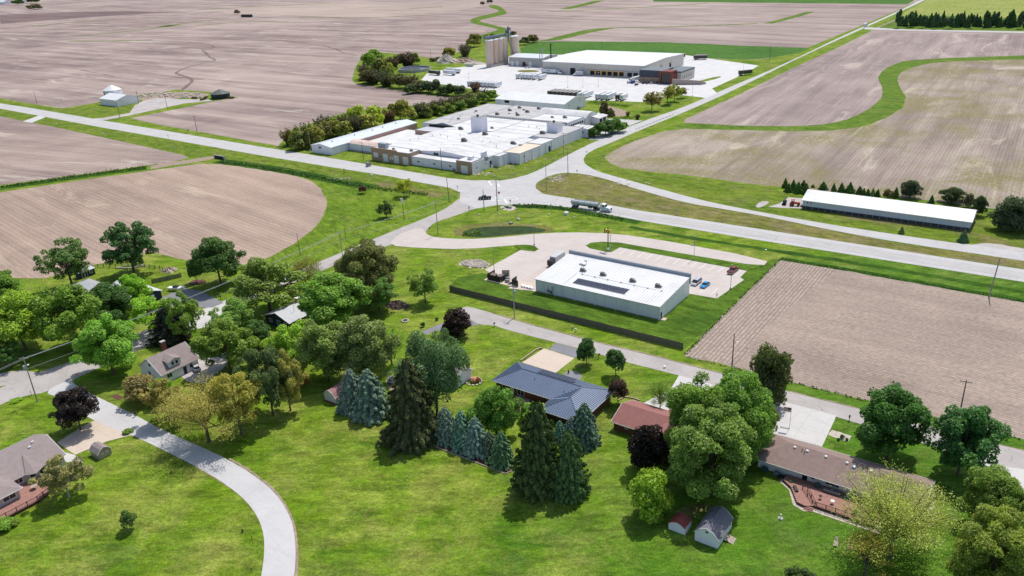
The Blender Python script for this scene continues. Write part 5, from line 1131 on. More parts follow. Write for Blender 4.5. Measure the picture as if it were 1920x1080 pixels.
# silos
t = thing('concrete_silos', 'tall stained concrete silos with blue steel headhouse and conveyor bridge on top', 'grain silos', (-472, 640, .02), world=True)
sc_ = [(-482.5+dx, 626+dy) for dx, dy in ((4.2, 0), (6.6, 7.2), (9.0, 14.4), (11.4, 21.6))]
a0 = G(924, 124); 
base = Vector((-479, 632)); dirr = Vector((-466.5, 654.5))-base; dirr = dirr/3
hs_ = 25.5
base = Vector((-471.5, 626.5)); dirr = Vector((.3, 7.6))
for k in range(4):
    c = base+dirr*k; o = MB().cyl(c.x, c.y, 0, 24, 3.75, 3.75, 24).build('silo', M_concw, t, smooth=False); MB().cyl(c.x, c.y, 24, 24.5, 3.85, 3.75, 24).build('silo_cap', M_frame, o)
c = base+dirr*3+Vector((7.5, 7.0)); o = MB().cyl(c.x, c.y, 0, 25, 4.4, 4.4, 24).build('silo', M_concw, t); MB().cyl(c.x, c.y, 25, 25.4, 4.5, 4.4, 24).build('silo_cap', M_frame, o)
m = MB(); e = base+dirr*3
for k in range(22): z = 2+k*1.02; m.box(c.x-.3, c.x+.6, c.y-4.9, c.y-4.45, z, z+.12)
m.tube((e.x+2, e.y+2, 26), (c.x+3.2, c.y-4.6, 6), .25, .25, 6); m.build('ladder', M_steel, t)
m = MB(); A_ = base+Vector((-1.5, -5)); B_ = base+dirr*3+Vector((0, 3)); nn = Vector((-(B_-A_).y, (B_-A_).x)).normalized()
m.prism([tuple(A_-nn*1.3), tuple(B_-nn*1.3), tuple(B_+nn*1.3), tuple(A_+nn*1.3)], 26.0, 27.8); 
for k in range(9): q = A_+(B_-A_)*k/8; m.tube((q.x, q.y, 24.3), (q.x, q.y, 26.0), .2, .2, 5)
m.build('conveyor_bridge', M_bluesteel, t)
m = MB(); q = base+dirr*3+Vector((2, 5)); 
for dz, s in ((25.5, 2.4), (28.0, 2.2), (30.6, 1.9)): m.box(q.x-s, q.x+s, q.y-s, q.y+s, dz+.0, dz+.35)
for sx in (-1, 1):
    for sy in (-1, 1): m.tube((q.x+sx*2.1, q.y+sy*2.1, 25), (q.x+sx*1.7, q.y+sy*1.7, 32.5), .22, .22, 5)
m.box(q.x-1.6, q.x+.2, q.y-1.4, q.y+1.4, 28.4, 30.4); m.box(q.x-.4, q.x+1.8, q.y-1.2, q.y+1.2, 31, 33.5); m.tube((q.x, q.y, 20), (q.x, q.y, 34.3), .5, .5, 8); m.build('headhouse', M_bluesteel, t)
m = MB(); m.prism([tuple(base+Vector((4.2, -5))), tuple(e+Vector((5, -5))), tuple(e+Vector((5.8, -3))), tuple(base+Vector((4.0, -4.0)))], 0, 2.4); m.build('plinth', M_concd, t)
solo('water_tank', MB().cylx(-497, -489, 622, 1.5, 1.5, 14), paint('pale_green', (.45, .50, .40), .6), 'pale green tank lying on the concrete left of the silos', 'tank', (-493, 622, 0))
# round pit and mounds
m = MB(); n = 28
for k in range(n):
    a = 2*math.pi*k/n; b = 2*math.pi*(k+1)/n; P = [(-530+15.5*math.cos(a), 584+15.5*math.sin(a)), (-530+15.5*math.cos(b), 584+15.5*math.sin(b)), (-530+14.9*math.cos(b), 584+14.9*math.sin(b)), (-530+14.9*math.cos(a), 584+14.9*math.sin(a))]; m.prism(P, 0, 2.6)
t = thing('round_basin', 'round concrete basin half full of dark water in the scrub', 'basin', (-530, 584, .02), world=True); m.build('wall', M_concd, t); MB().cyl(-530, 584, .02, 1.3, 14.85, 14.85, 28).build('water', paint('basin_water', (.14, .16, .19), .15, 0, .2, .1), t)
def mound(name, x, y, rx, ry, h, mat, lab, cat='dirt pile', rough=.25, rz=0, kind=None, n=22):
    m = MB(); V = []
    for i in range(8):
        rr = i/7
        for k in range(n):
            a = 2*math.pi*k/n; w = 1+rng.uniform(-rough, rough)*.5
            V.append((rx*rr*w*math.cos(a), ry*rr*w*math.sin(a), max(-.05, h*(1-rr**1.6)*(1+rng.uniform(-rough, rough))*(1 if i < 7 else 0))))
    c_, s_ = math.cos(rz), math.sin(rz); m.v = [(x+p[0]*c_-p[1]*s_, y+p[0]*s_+p[1]*c_, p[2]) for p in V]
    for i in range(7):
        for k in range(n): q = (k+1) % n; m.f.append((i*n+k, (i+1)*n+k, (i+1)*n+q, i*n+q))
    return solo(name, m, mat, lab, cat, (x, y, 0), kind=kind)
mound('sand_pile', -536, 640, 13, 9, 7.5, M_rock, 'tall pale sand pile at the back of the trailer yard')
mound('sand_pile', -518, 648, 16, 10, 4.0, M_dirt, 'wide brown sand pile in the middle of the back yard')
mound('sand_pile', -500, 640, 14, 7, 2.2, M_rock, 'low spread of pale rubble beside the silos')
q = G(745, 573); mound('dirt_pile', q.x, q.y, 4.2, 3.2, 1.6, M_dirtdark, 'dark heap of black dirt on the lawn right of the huge oak')
q = G(890, 495); mound('gravel_bed', q.x, q.y, 6.0, 4.0, .35, M_rock, 'oval bed of broken stone on the grass left of the parking lot', 'stone bed', .6)
# ---------------- houses
# metal roofed brick house
t = thing('brick_house', 'low brick house with blue-grey standing seam metal hip roof and solar panels', 'house', (-96, 145, .02), world=True)
zE = 2.75; zR = 5.0
MB().prism([(-110.2, 141.6), (-92.3, 141.6), (-92.3, 137.2), (-82.1, 137.2), (-82.1, 151.4), (-110.2, 151.4)], 0, zE-.05).build('wall', M_brickR, t)
X0, X1, Y0, Y1 = -110.9, -81.4, 140.7, 152.2; ym = 146.45; ra = (-105.2, ym, zR); rb = (-86.7, ym, zR)
wx0, wx1, wy0 = -92.9, -81.4, 135.2; xm = (wx0+wx1)/2; rw = (xm, wy0+5.6, zR)
facets = [([(X0, Y0, zE), (wx0, Y0, zE), (xm, ym, zR), ra], (0, 1, .4)), ([(X0, Y1, zE), (X0, Y0, zE), ra], (1, 0, .4)), ([(X1, Y1, zE), (X0, Y1, zE), ra, (xm, ym, zR)], (0, -1, .4)),
          ([(wx0, Y0, zE), (wx0, wy0, zE), rw, (xm, ym, zR)], (1, 0, .4)), ([(wx0, wy0, zE), (wx1, wy0, zE), rw], (0, 1, .4)), ([(wx1, wy0, zE), (X1, Y1, zE), (xm, ym, zR), rw], (-1, 0, .4))]
R = MB()
for f, d in facets: R.slab(f, .12)
rf = R.build('roof', M_blueroof, t)
for f, d in facets: ribs(rf, f, d, .62, M_blueroof, .13, .05)
m = MB()
for a, b in ((ra, (xm, ym, zR)), (rw, (xm, ym, zR)), ((X0, Y0, zE), ra), ((X0, Y1, zE), ra), ((wx0, wy0, zE), rw), ((wx1, wy0, zE), rw), ((X1, Y1, zE), (xm, ym, zR))): m.tube(Vector(a)+Vector((0, 0, .06)), Vector(b)+Vector((0, 0, .06)), .09, .09, 6)
m.build('ridge_cap', M_blueroof, rf)
m = MB(); ed = [(X0, Y1), (X0, Y0), (wx0, Y0), (wx0, wy0), (wx1, wy0), (wx1, Y1), (X0, Y1)]
for a, b in zip(ed[:-1], ed[1:]): m.tube((a[0], a[1], zE-.1), (b[0], b[1], zE-.1), .1, .1, 4)
m.build('gutter', M_frame, t)
window(t, (-103.6, 141.6), (-101.4, 141.6), .4, 2.3, (0, -1), 2); window(t, (-94.4, 141.6), (-92.9, 141.6), .8, 2.2, (0, -1), 2); door(t, (-105.6, 141.6), (-104.6, 141.6), 2.15, (0, -1), M_frame); window(t, (-108.2, 141.6), (-107.2, 141.6), 1, 2.1, (0, -1)); window(t, (-85.0, 137.2), (-84.0, 137.2), .9, 2.2, (0, -1)); window(t, (-88.9, 137.2), (-87.6, 137.2), .9, 2.2, (0, -1), 2)
pn = [(-100.5, 147.2), (-90.8, 147.2)]; so_ = MB(); sz = lambda y: zE+(Y1-y)/(Y1-ym)*(zR-zE)
pvm = MB().slab([(0, 0, 0), (.98, 0, 0), (.98, 1.2, -.12), (0, 1.2, -.12)], .05).mesh('solar_panel', pv); of = OFF[t.name]
for i in range(10):
    for j in range(2):
        o = linkpart('solar_panel', pvm, t); y_ = 146.75+j*1.24; o.location = (-100.6+i*1.02-of[0], y_-of[1], zR+.16-j*.13-of[2])
pipes(t, [(-100, 144.5, 4.3), (-90.5, 143, 4.2)], M_black, .07, .4)
# red roofed garage house
t = thing('garage_house', 'small dark brick garage with rose-red shingle roof below the giant green trees', 'house', (-70, 142, .02), world=True)
MB().prism([(-75.4, 140.6), (-60, 140.6), (-60, 150.4), (-75.4, 150.4)], 0, 2.7).build('wall', M_brickR, t)
gable(t, -75.4, -60, 140.6, 150.4, 2.7, 4.6, 'x', .7, M_shR, M_brickR)
MB().prism([(-66, 136), (-58, 136), (-58, 153.5), (-66, 153.5)], 0, 2.8).build('wall', M_brickR, t); gable(t, -66, -58, 136, 153.5, 2.85, 4.9, 'y', .5, M_shR, paint('red_siding', (.25, .04, .03), .7))
window(t, (-72.6, 140.6), (-71.7, 140.6), 1.2, 2.1, (0, -1)); window(t, (-68.7, 140.6), (-67.8, 140.6), 1.2, 2.1, (0, -1))
# long brown roofed ranch, bottom right
t = thing('ranch_house', 'long white ranch house with brown shingle roof and red deck at the bottom right', 'house', (-26, 148, .02), world=True)
MB().prism([(-42.3, 143.9), (-10.3, 143.9), (-10.3, 153.3), (-42.3, 153.3)], 0, 2.85).build('wall', M_siding, t)
X0, X1, Y0, Y1, zE, zR = -42.9, -9.8, 142.6, 153.9, 2.75, 4.75; ym = 149.2
m = MB(); m.slab([(X0, Y0, zE), (X1, Y0, zE), (-10.0, ym, zR), (-37.6, ym, zR)], .14); m.slab([(X1, Y1, zE), (X0, Y1, zE), (-37.6, ym, zR), (-10.0, ym, zR)], .14); m.slab([(X0, Y1, zE), (X0, Y0, zE), (-37.6, ym, zR)], .14); m.build('roof', M_shB, t)
m = MB(); m.poly([(-10.3, 143.9, 2.84), (-10.3, 153.3, 2.84), (-10.3, ym, zR-.2)]); m.build('gable_wall', M_siding, t)
m = MB(); e = [(X1, Y0, zE), (X0, Y0, zE), (X0, Y1, zE), (X1, Y1, zE)]
for a, b in zip(e[:-1], e[1:]): m.tube(Vector(a)+Vector((0, 0, -.1)), Vector(b)+Vector((0, 0, -.1)), .11, .11, 4)
m.tube((X1, Y0, zE-.08), (-9.95, ym, zR-.08), .09, .09, 4); m.tube((X1, Y1, zE-.08), (-9.95, ym, zR-.08), .09, .09, 4); m.build('fascia', M_frame, t)
rzz = lambda y: zE+(y-Y0)/(ym-Y0)*(zR-zE)
turtle(t, [(x_, 148.3, rzz(148.3)) for x_ in (-36.2, -33.6, -29.8, -25.6)]+[(-20.9, 148.1, rzz(148.1))]); pipes(t, [(-34.6, 148.0, 4.4), (-34.0, 147.6, 4.3), (-21.6, 148, 4.4)], M_black, .07, .45)
m = MB(); m.ball((-24.1, 147.9, rzz(147.9)), .5, .35, 12, 5); m.build('skylight_dome', paint('dome_blue', (.35, .42, .52), .15), t)
door(t, (-33.0, 143.9), (-32.0, 143.9), 2.2, (0, -1), M_dark, .35); window(t, (-31.4, 143.9), (-30.5, 143.9), 1.2, 2.2, (0, -1)); window(t, (-28.4, 143.9), (-25.6, 143.9), 1.1, 2.3, (0, -1), 3); window(t, (-23.6, 143.9), (-22.2, 143.9), 1.1, 2.2, (0, -1), 2); window(t, (-13.5, 143.9), (-12, 143.9), 1.1, 2.2, (0, -1), 2)
m = MB(); m.box(-36.0, -35.9, 143.6, 143.88, 0, 2.6); m.build('downspout', M_frame, t)
def star(par, c, r, n, mat, name='star'):
    c = Vector(c); n = Vector(n).normalized(); u = Vector((0, 0, 1)); s = u.cross(n); P = []
    for k in range(10):
        a = math.pi/2+k*math.pi/5; rr = r if k % 2 == 0 else r*.42; P.append(c+s*(rr*math.cos(a))+u*(rr*math.sin(a)))
    m = MB(); i = len(m.v); m.v += [tuple(c+n*.12)]+[tuple(p+n*.02) for p in P]; m.f += [(0, k+1, (k+1) % 10+1) for k in range(10)]; return m.build(name, mat, par)
star(t, (-39.2, 143.9, 1.9), .55, (0, -1, 0), M_black)
# deck
t = thing('deck', 'stepped red-brown wooden deck with rails and steps along the ranch house', 'deck', (-28, 140, .02), world=True)
dk = [(-36.2, 143.7), (-36.2, 141.6), (-34.0, 140.0), (-31.6, 135.9), (-29.9, 135.5), (-28.4, 136.5), (-17.0, 136.4), (-17.0, 143.7)]
MB().prism(dk, .05, .55).build('skirt', M_railw, t)
# boards laid one by one
bx = -36.1; bmat = M_deckred
def ywin(x, poly):
    ys = []
    for i in range(len(poly)):
        a, b = poly[i], poly[(i+1) % len(poly)]
        if (a[0]-x)*(b[0]-x) < 0: ys.append(a[1]+(b[1]-a[1])*(x-a[0])/(b[0]-a[0]))
    return (min(ys), max(ys)) if len(ys) >= 2 else None
while bx < -17.1:
    w = ywin(bx+.14, dk)
    if w: MB().box(bx, bx+.27, w[0]-.05, w[1]-.003, .552, .60).build('board', bmat, t)
    bx += .29
rail = lambda p, q, par: None
def railing(par, pts, z0, z1, mat, sp=.16, post=1.8, rm=None):
    for a, b in zip(pts[:-1], pts[1:]):
        a = Vector(a); b = Vector(b); d = b-a; L = d.length; d /= L
        m = MB(); m.tube((*a, z1), (*b, z1), .06, .06, 4); m.tube((*a, z0+.12), (*b, z0+.12), .04, .04, 4); k = sp
        while k < L: q = a+d*k; m.tube((*q, z0+.12), (*q, z1), .02, .02, 4, False); k += sp
        m.build('rail', rm or mat, par)
        n = max(1, round(L/post))
        for i in range(n+1): q = a+d*(L*i/n); mm = MB(); mm.box(q.x-.07, q.x+.07, q.y-.07, q.y+.07, z0-.5, z1+.1); mm.build('rail_post', mat, par)
railing(t, [(-28.0, 136.55), (-17.2, 136.55)], .6, 1.5, M_railw); railing(t, [(-31.9, 140.5), (-28.9, 137.0)], .6, 1.4, M_railw, 9, 2.2); railing(t, [(-30.9, 140.7), (-28.3, 136.8)], .6, 1.4, M_railw, 9, 2.2)
for k in range(3): MB().box(-30.1, -28.3, 135.9-.35*(k+1), 135.88-.35*k, 0, .45-.15*k).build('step', M_deckred, t)
m = MB(); area('mulch_border', [(-36.6, 143.6), (-36.8, 141.2), (-34.3, 139.5), (-32.1, 135.2), (-29.8, 134.4), (-28.2, 135.2), (-16, 135.2), (-16, 143.6)], .06, M_rock, world=True)
# cape house
t = thing('cape_house', 'white cape house with taupe shingle roof and twin-window dormer', 'house', (-194, 104, .02), world=True)
MB().prism([(-200.3, 97.2), (-189.6, 97.2), (-189.6, 108.2), (-200.3, 108.2)], 0, 3.0).build('wall', M_siding, t)
gable(t, -200.3, -189.6, 97.2, 108.2, 3.1, 6.6, 'y', .35, M_shT, M_siding)
m = MB(); m.prism([(-193.4, 100.0), (-190.2, 100.0), (-190.2, 103.6), (-193.4, 103.6)], 3.2, 5.15); o = m.build('dormer', M_siding, t)
R = MB(); R.slab([(-189.8, 99.7, 5.15), (-189.8, 101.8, 5.95), (-195.2, 101.8, 6.3), (-193.6, 99.7, 5.2)], .1); R.slab([(-189.8, 101.8, 5.95), (-189.8, 103.9, 5.15), (-193.6, 103.9, 5.2), (-195.2, 101.8, 6.3)], .1); R.build('dormer_roof', M_shT, o)
MB().extr([(100.0, 5.1), (103.6, 5.1), (101.8, 5.85)], -190.4, -190.2, 'x').build('dormer_gable', M_siding, o)
window(t, (-190.2, 100.7), (-190.2, 101.6), 3.85, 4.95, (1, 0)); window(t, (-190.2, 101.9), (-190.2, 102.8), 3.85, 4.95, (1, 0))
window(t, (-189.6, 105.4), (-189.6, 106.5), 1.1, 2.5, (1, 0)); window(t, (-189.6, 98.4), (-189.6, 100), 1.1, 2.4, (1, 0), 2); window(t, (-196.5, 97.2), (-195.2, 97.2), 1.1, 2.4, (0, -1), 2); window(t, (-195.5, 97.2), (-194.4, 97.2), 3.9, 4.9, (0, -1)); door(t, (-189.6, 103.4), (-189.6, 104.4), 2.2, (1, 0), M_black)
MB().box(-201.4, -200.4, 104.8, 106.0, 0, 6.4).build('chimney', M_brickR, t); MB().box(-201.5, -200.35, 104.7, 106.1, 6.4, 6.6).build('chimney_cap', M_concd, t)
# deck house bottom left
t = thing('deck_house', 'taupe shingled house with a railed red deck cut by the left picture edge', 'house', (-182, 50, .02), world=True)
MB().prism([(-189.4, 30), (-175.7, 30), (-175.7, 63.0), (-189.4, 63.0)], 0, 3.0).build('wall', M_sidingG, t)
gable(t, -189.4, -175.7, 30, 63.0, 3.15, 5.7, 'y', .6, M_shT, M_sidingG)
MB().prism([(-175.69, 30), (-171.2, 30), (-171.2, 51), (-175.69, 51)], 0, 2.9).build('wing_wall', M_sidingG, t)
m = MB(); m.slab([(-170.6, 30, 2.95), (-170.6, 51.6, 2.95), (-177.0, 46.0, 5.0), (-177.0, 30, 5.0)], .12); m.slab([(-170.6, 51.6, 2.95), (-180.2, 51.6, 3.9), (-177.0, 46.0, 5.0)], .12); m.build('wing_roof', M_shT, t)
m = MB(); m.tube((-170.55, 30, 2.85), (-170.55, 51.65, 2.85), .09, .09, 4); m.tube((-170.6, 51.65, 2.85), (-175.2, 51.65, 2.9), .09, .09, 4); m.build('gutter', M_frame, t)
m = MB(); m.slab([(-174.6, 54.2, 2.95), (-173.2, 55.8, 3.0), (-180, 56.6, 5.1)], .1); m.slab([(-173.2, 55.8, 3.0), (-174.8, 58.5, 3.0), (-180, 56.6, 5.1)], .1); m.build('cross_gable', M_shT, t)
window(t, (-171.2, 50.3), (-171.2, 47.6), 1.3, 2.5, (1, 0), 2); window(t, (-171.2, 46.4), (-171.2, 44), 1.3, 2.5, (1, 0), 2); window(t, (-175.7, 55.3), (-175.7, 56.6), 1.0, 2.4, (1, 0), 1); window(t, (-175.7, 53.8), (-175.7, 52), 1.2, 2.5, (1, 0), 2); door(t, (-175.7, 57.5), (-175.7, 58.5), 2.2, (1, 0), M_black)
for x_, y_ in ((-182.0, 60.0), (-181, 58.8), (-180.4, 51.5)): m = MB(); zz = 3.15+(-175.1-x_)*.36; m.box(x_-.2, x_+.2, y_-.25, y_+.25, zz-.2, zz+.25); m.build('roof_vent', M_frame, t)
t = thing('railed_deck', 'red boarded deck with dark railing wrapping the house at the left edge', 'deck', (-170, 48, .02), world=True)
dk2 = [(-175.6, 57.0), (-175.6, 51.1), (-171.1, 51.1), (-171.1, 30), (-167.4, 30), (-166.7, 46), (-166.6, 52.4), (-167.7, 55.4), (-170, 57.0)]
MB().prism(dk2, .05, .65).build('skirt', M_railw, t)
by = 30.1
def xwin(y, poly):
    xs = []
    for i in range(len(poly)):
        a, b = poly[i], poly[(i+1) % len(poly)]
        if (a[1]-y)*(b[1]-y) < 0: xs.append(a[0]+(b[0]-a[0])*(y-a[1])/(b[1]-a[1]))
    return (min(xs), max(xs)) if len(xs) >= 2 else None
while by < 56.9:
    w = xwin(by+.14, dk2)
    if w: MB().box(w[0]+.003, w[1]+.05, by, by+.27, .652, .70).build('board', M_deckred, t)
    by += .29
railing(t, [(-167.4, 30), (-166.75, 46), (-166.65, 52.4), (-167.7, 55.4), (-169.8, 57)], .7, 1.7, M_railw, .2, 1.9)
m = MB(); m.cyl(-171.5, 54, .7, 1.45, .06); m.cyl(-171.5, 54, 1.4, 1.48, .7, .7, 14); solo('patio_table', m, M_wood, 'round table on the red deck under the birch', 'table', (-171.5, 54, .7))
# tan-roofed corner glimpsed between trees, and the grey house left of the weeping tree
def simple_house(nm, lab, x0, x1, y0, y1, ze, zr, axis, mr, mw, wins=(), over=.5, cat='house'):
    t = thing(nm, lab, cat, ((x0+x1)/2, (y0+y1)/2, .02), world=True); MB().prism([(x0, y0), (x1, y0), (x1, y1), (x0, y1)], 0, ze-.05).build('wall', mw, t); gable(t, x0, x1, y0, y1, ze, zr, axis, over, mr, mw)
    for a, b, z0, z1, o in wins: window(t, a, b, z0, z1, o, 2)
    return t
simple_house('hidden_house', 'tan roof corner showing through the tall trees', -176, -158.2, 129, 138, 3, 5.2, 'x', M_shT, M_beige, [((-164, 129), (-162.5, 129), 1.1, 2.3, (0, -1)), ((-170, 129), (-168.5, 129), 1.1, 2.3, (0, -1))])
simple_house('side_house', 'pale house mostly hidden behind the great weeping tree', -134, -119.2, 135.6, 142.8, 2.9, 4.7, 'x', M_shT, M_siding, [((-122, 135.6), (-120.6, 135.6), 1.1, 2.3, (0, -1)), ((-128, 135.6), (-126.4, 135.6), 1.1, 2.3, (0, -1))])
t = simple_house('navy_house', 'navy ranch house with pale grey roof and brick chimney among the trees', -196.2, -184.9, 137.2, 156, 3.0, 5.0, 'y', M_shP, M_navy, [((-194.6, 137.2), (-193.2, 137.2), 1.0, 2.3, (0, -1)), ((-190.8, 137.2), (-189.4, 137.2), .6, 2.4, (0, -1)), ((-187.6, 137.2), (-186.4, 137.2), 1.0, 2.3, (0, -1)), ((-184.9, 140), (-184.9, 142), .8, 2.3, (1, 0)), ((-184.9, 144), (-184.9, 146), .8, 2.3, (1, 0))])
MB().box(-191.6, -190.5, 145.6, 146.8, 4.3, 6.3).build('chimney', M_brickT, t); MB().box(-191.7, -190.4, 145.5, 146.9, 6.3, 6.45).build('chimney_cap', M_frame, t); pipes(t, [(-187.6, 141.6, 4.0)], M_steel, .05, 2.6, 'antenna_mast')
t = thing('hip_house', 'grey hip-roofed house half hidden by trees at the field edge', 'house', (-271, 119, .02), world=True)
MB().prism([(-278, 113), (-264, 113), (-264, 125), (-278, 125)], 0, 2.9).build('wall', M_navy, t)
m = MB(); X0, X1, Y0, Y1 = -278.6, -263.4, 112.4, 125.6; ra, rb = (-271, 118, 5.2), (-271, 120.5, 5.2); m.slab([(X0, Y0, 2.85), (X1, Y0, 2.85), ra], .12); m.slab([(X1, Y0, 2.85), (X1, Y1, 2.85), rb, ra], .12); m.slab([(X1, Y1, 2.85), (X0, Y1, 2.85), rb], .12); m.slab([(X0, Y1, 2.85), (X0, Y0, 2.85), ra, rb], .12); m.build('roof', M_shG, t)
t = simple_house('navy_garage', 'pale roofed garage with navy trim and white overhead door beside the parked boat', -262, -244.6, 122, 132, 3.0, 4.8, 'x', M_shP, M_navy, cat='garage'); door(t, (-244.6, 124), (-244.6, 129.4), 2.5, (1, 0), M_frame, .05, 'garage_door', knob=False)
t = thing('blue_shed', 'navy garden shed with white framed doors under the leaning tree', 'shed', (-290, 130, .02), world=True)
MB().box(-291.6, -288.4, 126.8, 132.6, 0, 2.4).build('wall', M_navy, t); MB().slab([(-288.1, 126.5, 2.45), (-288.1, 132.9, 2.45), (-291.9, 132.9, 2.9), (-291.9, 126.5, 2.9)], .1).build('roof', M_groof, t)
for a, b in ((127.6, 128.6), (128.8, 129.8)): window(t, (-288.4, a), (-288.4, b), .2, 2.1, (1, 0), pane=M_navy)
window(t, (-288.4, 130.6), (-288.4, 131.8), .9, 2.0, (1, 0), 2)
def gambrel(nm, lab, x0, x1, y0, y1, hw, hb, hr, axis, mw, mr, cat='shed', inset=.22):
    """barn-shaped shed; profile across u, length along axis"""
    t = thing(nm, lab, cat, ((x0+x1)/2, (y0+y1)/2, .02), world=True)
    a0, a1, l0, l1 = (x0, x1, y0, y1) if axis == 'y' else (y0, y1, x0, x1); w = a1-a0
    pts = [(a0, hw), (a0+w*inset, hb), ((a0+a1)/2, hr), (a1-w*inset, hb), (a1, hw)]
    MB().extr([(a0, 0)]+pts+[(a1, 0)], l0, l1, axis).build('wall', mw, t)
    R = MB(); ov = .18
    P = [(a0-.18, hw-.18)]+pts[1:4]+[(a1+.18, hw-.18)]
    for p, q in zip(P[:-1], P[1:]):
        if axis == 'y': R.slab([(p[0], l0-ov, p[1]+.09), (q[0], l0-ov, q[1]+.09), (q[0], l1+ov, q[1]+.09), (p[0], l1+ov, p[1]+.09)], .085)
        else: R.slab([(l0-ov, p[0], p[1]+.09), (l0-ov, q[0], q[1]+.09), (l1+ov, q[0], q[1]+.09), (l1+ov, p[0], p[1]+.09)], .085)
    R.build('roof', mr, t)
    T = MB()
    for e in (l0-ov-.03, l1+ov+.03):
        for p, q in zip(P[:-1], P[1:]):
            T.tube((p[0], e, p[1]+.03) if axis == 'y' else (e, p[0], p[1]+.03), (q[0], e, q[1]+.03) if axis == 'y' else (e, q[0], q[1]+.03), .07, .07, 4)
    T.build('trim', M_frame, t); return t
t = gambrel('garden_shed', 'white barn-shaped shed with mottled slate roof and black star', -44.5, -39.9, 115.4, 122.4, 2.2, 3.3, 3.9, 'y', M_siding, paint('mottled_slate', (.19, .18, .215), .9, 0, .15, 2.5, .02, (.30, .28, .29, .6)))
star(t, (-42.2, 115.4, 2.9), .42, (0, -1, 0), M_black); door(t, (-39.9, 118.2), (-39.9, 119.7), 2.0, (1, 0), M_frame); MB().slab([(-39.8, 118.0, .5), (-38.0, 118.0, .06), (-38.0, 119.9, .06), (-39.8, 119.9, .5)], .06).build('ramp', M_wood, t)
for yy in (116.6, 121): window(t, (-39.9, yy), (-39.9, yy+.7), 1.2, 1.9, (1, 0))
t = thing('domed_shed', 'small white shed with curved faded red roof', 'shed', (-48.3, 117.1, .02), world=True)
n = 8; ar = [(-50.0+3.4*i/n, 1.45+.85*math.sin(math.pi*i/n)) for i in range(n+1)]
MB().extr([(-50.0, 0)]+ar+[(-46.6, 0)], 115.7, 118.7, 'y').build('wall', M_siding, t)
R = MB()
for (a, za_), (b, zb_) in zip(ar[:-1], ar[1:]): R.slab([(a, 115.55, za_+.07), (b, 115.55, zb_+.07), (b, 118.85, zb_+.07), (a, 118.85, za_+.07)], .06)
R.build('roof', paint('faded_red', (.27, .065, .05), .8, 0, .15, 2, 0, (.42, .20, .17, .6)), t)
gambrel('barn_shed', 'pale barn-shaped shed with maroon striped roof left of the blue spruces', -144.9, -140.6, 114.3, 121.6, 1.9, 3.0, 3.6, 'y', paint('cream_siding', (.60, .57, .54), .7), paint('maroon_roof', (.33, .17, .18), .8, 0, .12, 1.5))
m = MB(); m.box(-145.1, -140.4, 113.9, 114.2, .02, .3); solo('shed_skid', m, M_brickR, 'reddish skid board under the pale barn shed', 'board', (-142.7, 114, 0))
gambrel('orange_shed', 'orange shed with dark green roof deep in tree shade', -159.6, -155.7, 115.0, 118.6, 2.1, 2.9, 3.3, 'x', paint('orange_wall', (.36, .12, .03), .8), paint('dark_green_roof', (.02, .07, .055), .7))
t = gambrel('tan_shed', 'small tan barn-shaped shed with two white-latched doors beside the driveway', -174.0, -170.5, 68.1, 71.2, 1.6, 2.4, 2.8, 'x', paint('tan_siding', (.36, .30, .25), .8, 0, .08), M_shT)
for a in (68.6, 69.7): o = door(t, (-170.5, a), (-170.5, a+1.0), 1.9, (1, 0), paint('tan_door', (.42, .35, .29), .8), .1, knob=False); MB().box(-170.42, -170.36, a+.1, a+.9, 1.2, 1.33).build('handle', M_frame, o)
# brick house patio set and planting
for (x, y, lb) in ((-106.4, 139.6, 'left dark patio chair against the brick wall'), (-98.6, 140.4, 'middle dark patio chair under the eave'), (-97.2, 140.2, 'right dark patio chair under the eave')):
    t = thing('patio_chair', lb, 'chair', (x, y, .09), rng.uniform(0, 3)); MB().box(-.28, .28, -.28, .28, .38, .44).build('seat', M_black, t); MB().box(-.28, .28, .24, .30, .441, .95).build('backrest', M_black, t)
    for sx in (-.24, .24):
        for sy in (-.24, .24): MB().cyl(sx, sy, 0, .379, .025, .025, 5).build('leg', M_black, t)
# deck furniture bottom right
def table(nm, lab, x, y, z, r, mat, h=.72):
    t = thing(nm, lab, 'table', (x, y, z)); MB().cyl(0, 0, h-.04, h, r, r, 14).build('tabletop', mat, t); MB().cyl(0, 0, 0, h-.041, .05, .05, 6).build('leg', mat, t)
M_tealc = paint('teal_cover', (.03, .10, .09), .7); M_bluecov = paint('blue_cover', (.14, .20, .27), .6)
def covered(nm, lab, cat, x, y, z, w, d, h, mat, rz=0):
    m = MB(); m.prism([(-w/2, -d/2), (w/2, -d/2), (w/2, d/2), (-w/2, d/2)], 0, h*.7); o = m.build('body', mat); 
    D.objects.remove(o); t = thing(nm, lab, cat, (x, y, z), rz); MB().box(-w/2, w/2, -d/2, d/2, .1, h*.65).build('body', mat, t, bevel=.06); MB().ball((0, 0, h*.66), min(w, d)*.42, h*.3, 8, 4).build('hood', mat, t)
    for sx in (-1, 1): MB().box(sx*w*.4-.03, sx*w*.4+.03, -d*.4, d*.4, 0, .099).build('leg', M_black, t)
    return t
covered('covered_grill', 'dark teal covered grill by the left wall of the ranch house', 'grill', -40.6, 143.1, .05, 1.4, .8, 1.3, M_tealc); covered('covered_grill', 'blue-grey covered grill near the black star', 'grill', -38.0, 142.9, .05, 1.2, .8, 1.2, M_bluecov)
covered('storage_bench', 'long dark storage bench at the left end of the deck', 'bench', -36.9, 142.6, .05, 1.6, .7, .9, M_dark); covered('covered_smoker', 'teal covered smoker between door and wide window', 'smoker', -29.6, 142.6, .6, 1.0, .8, 1.2, M_tealc)
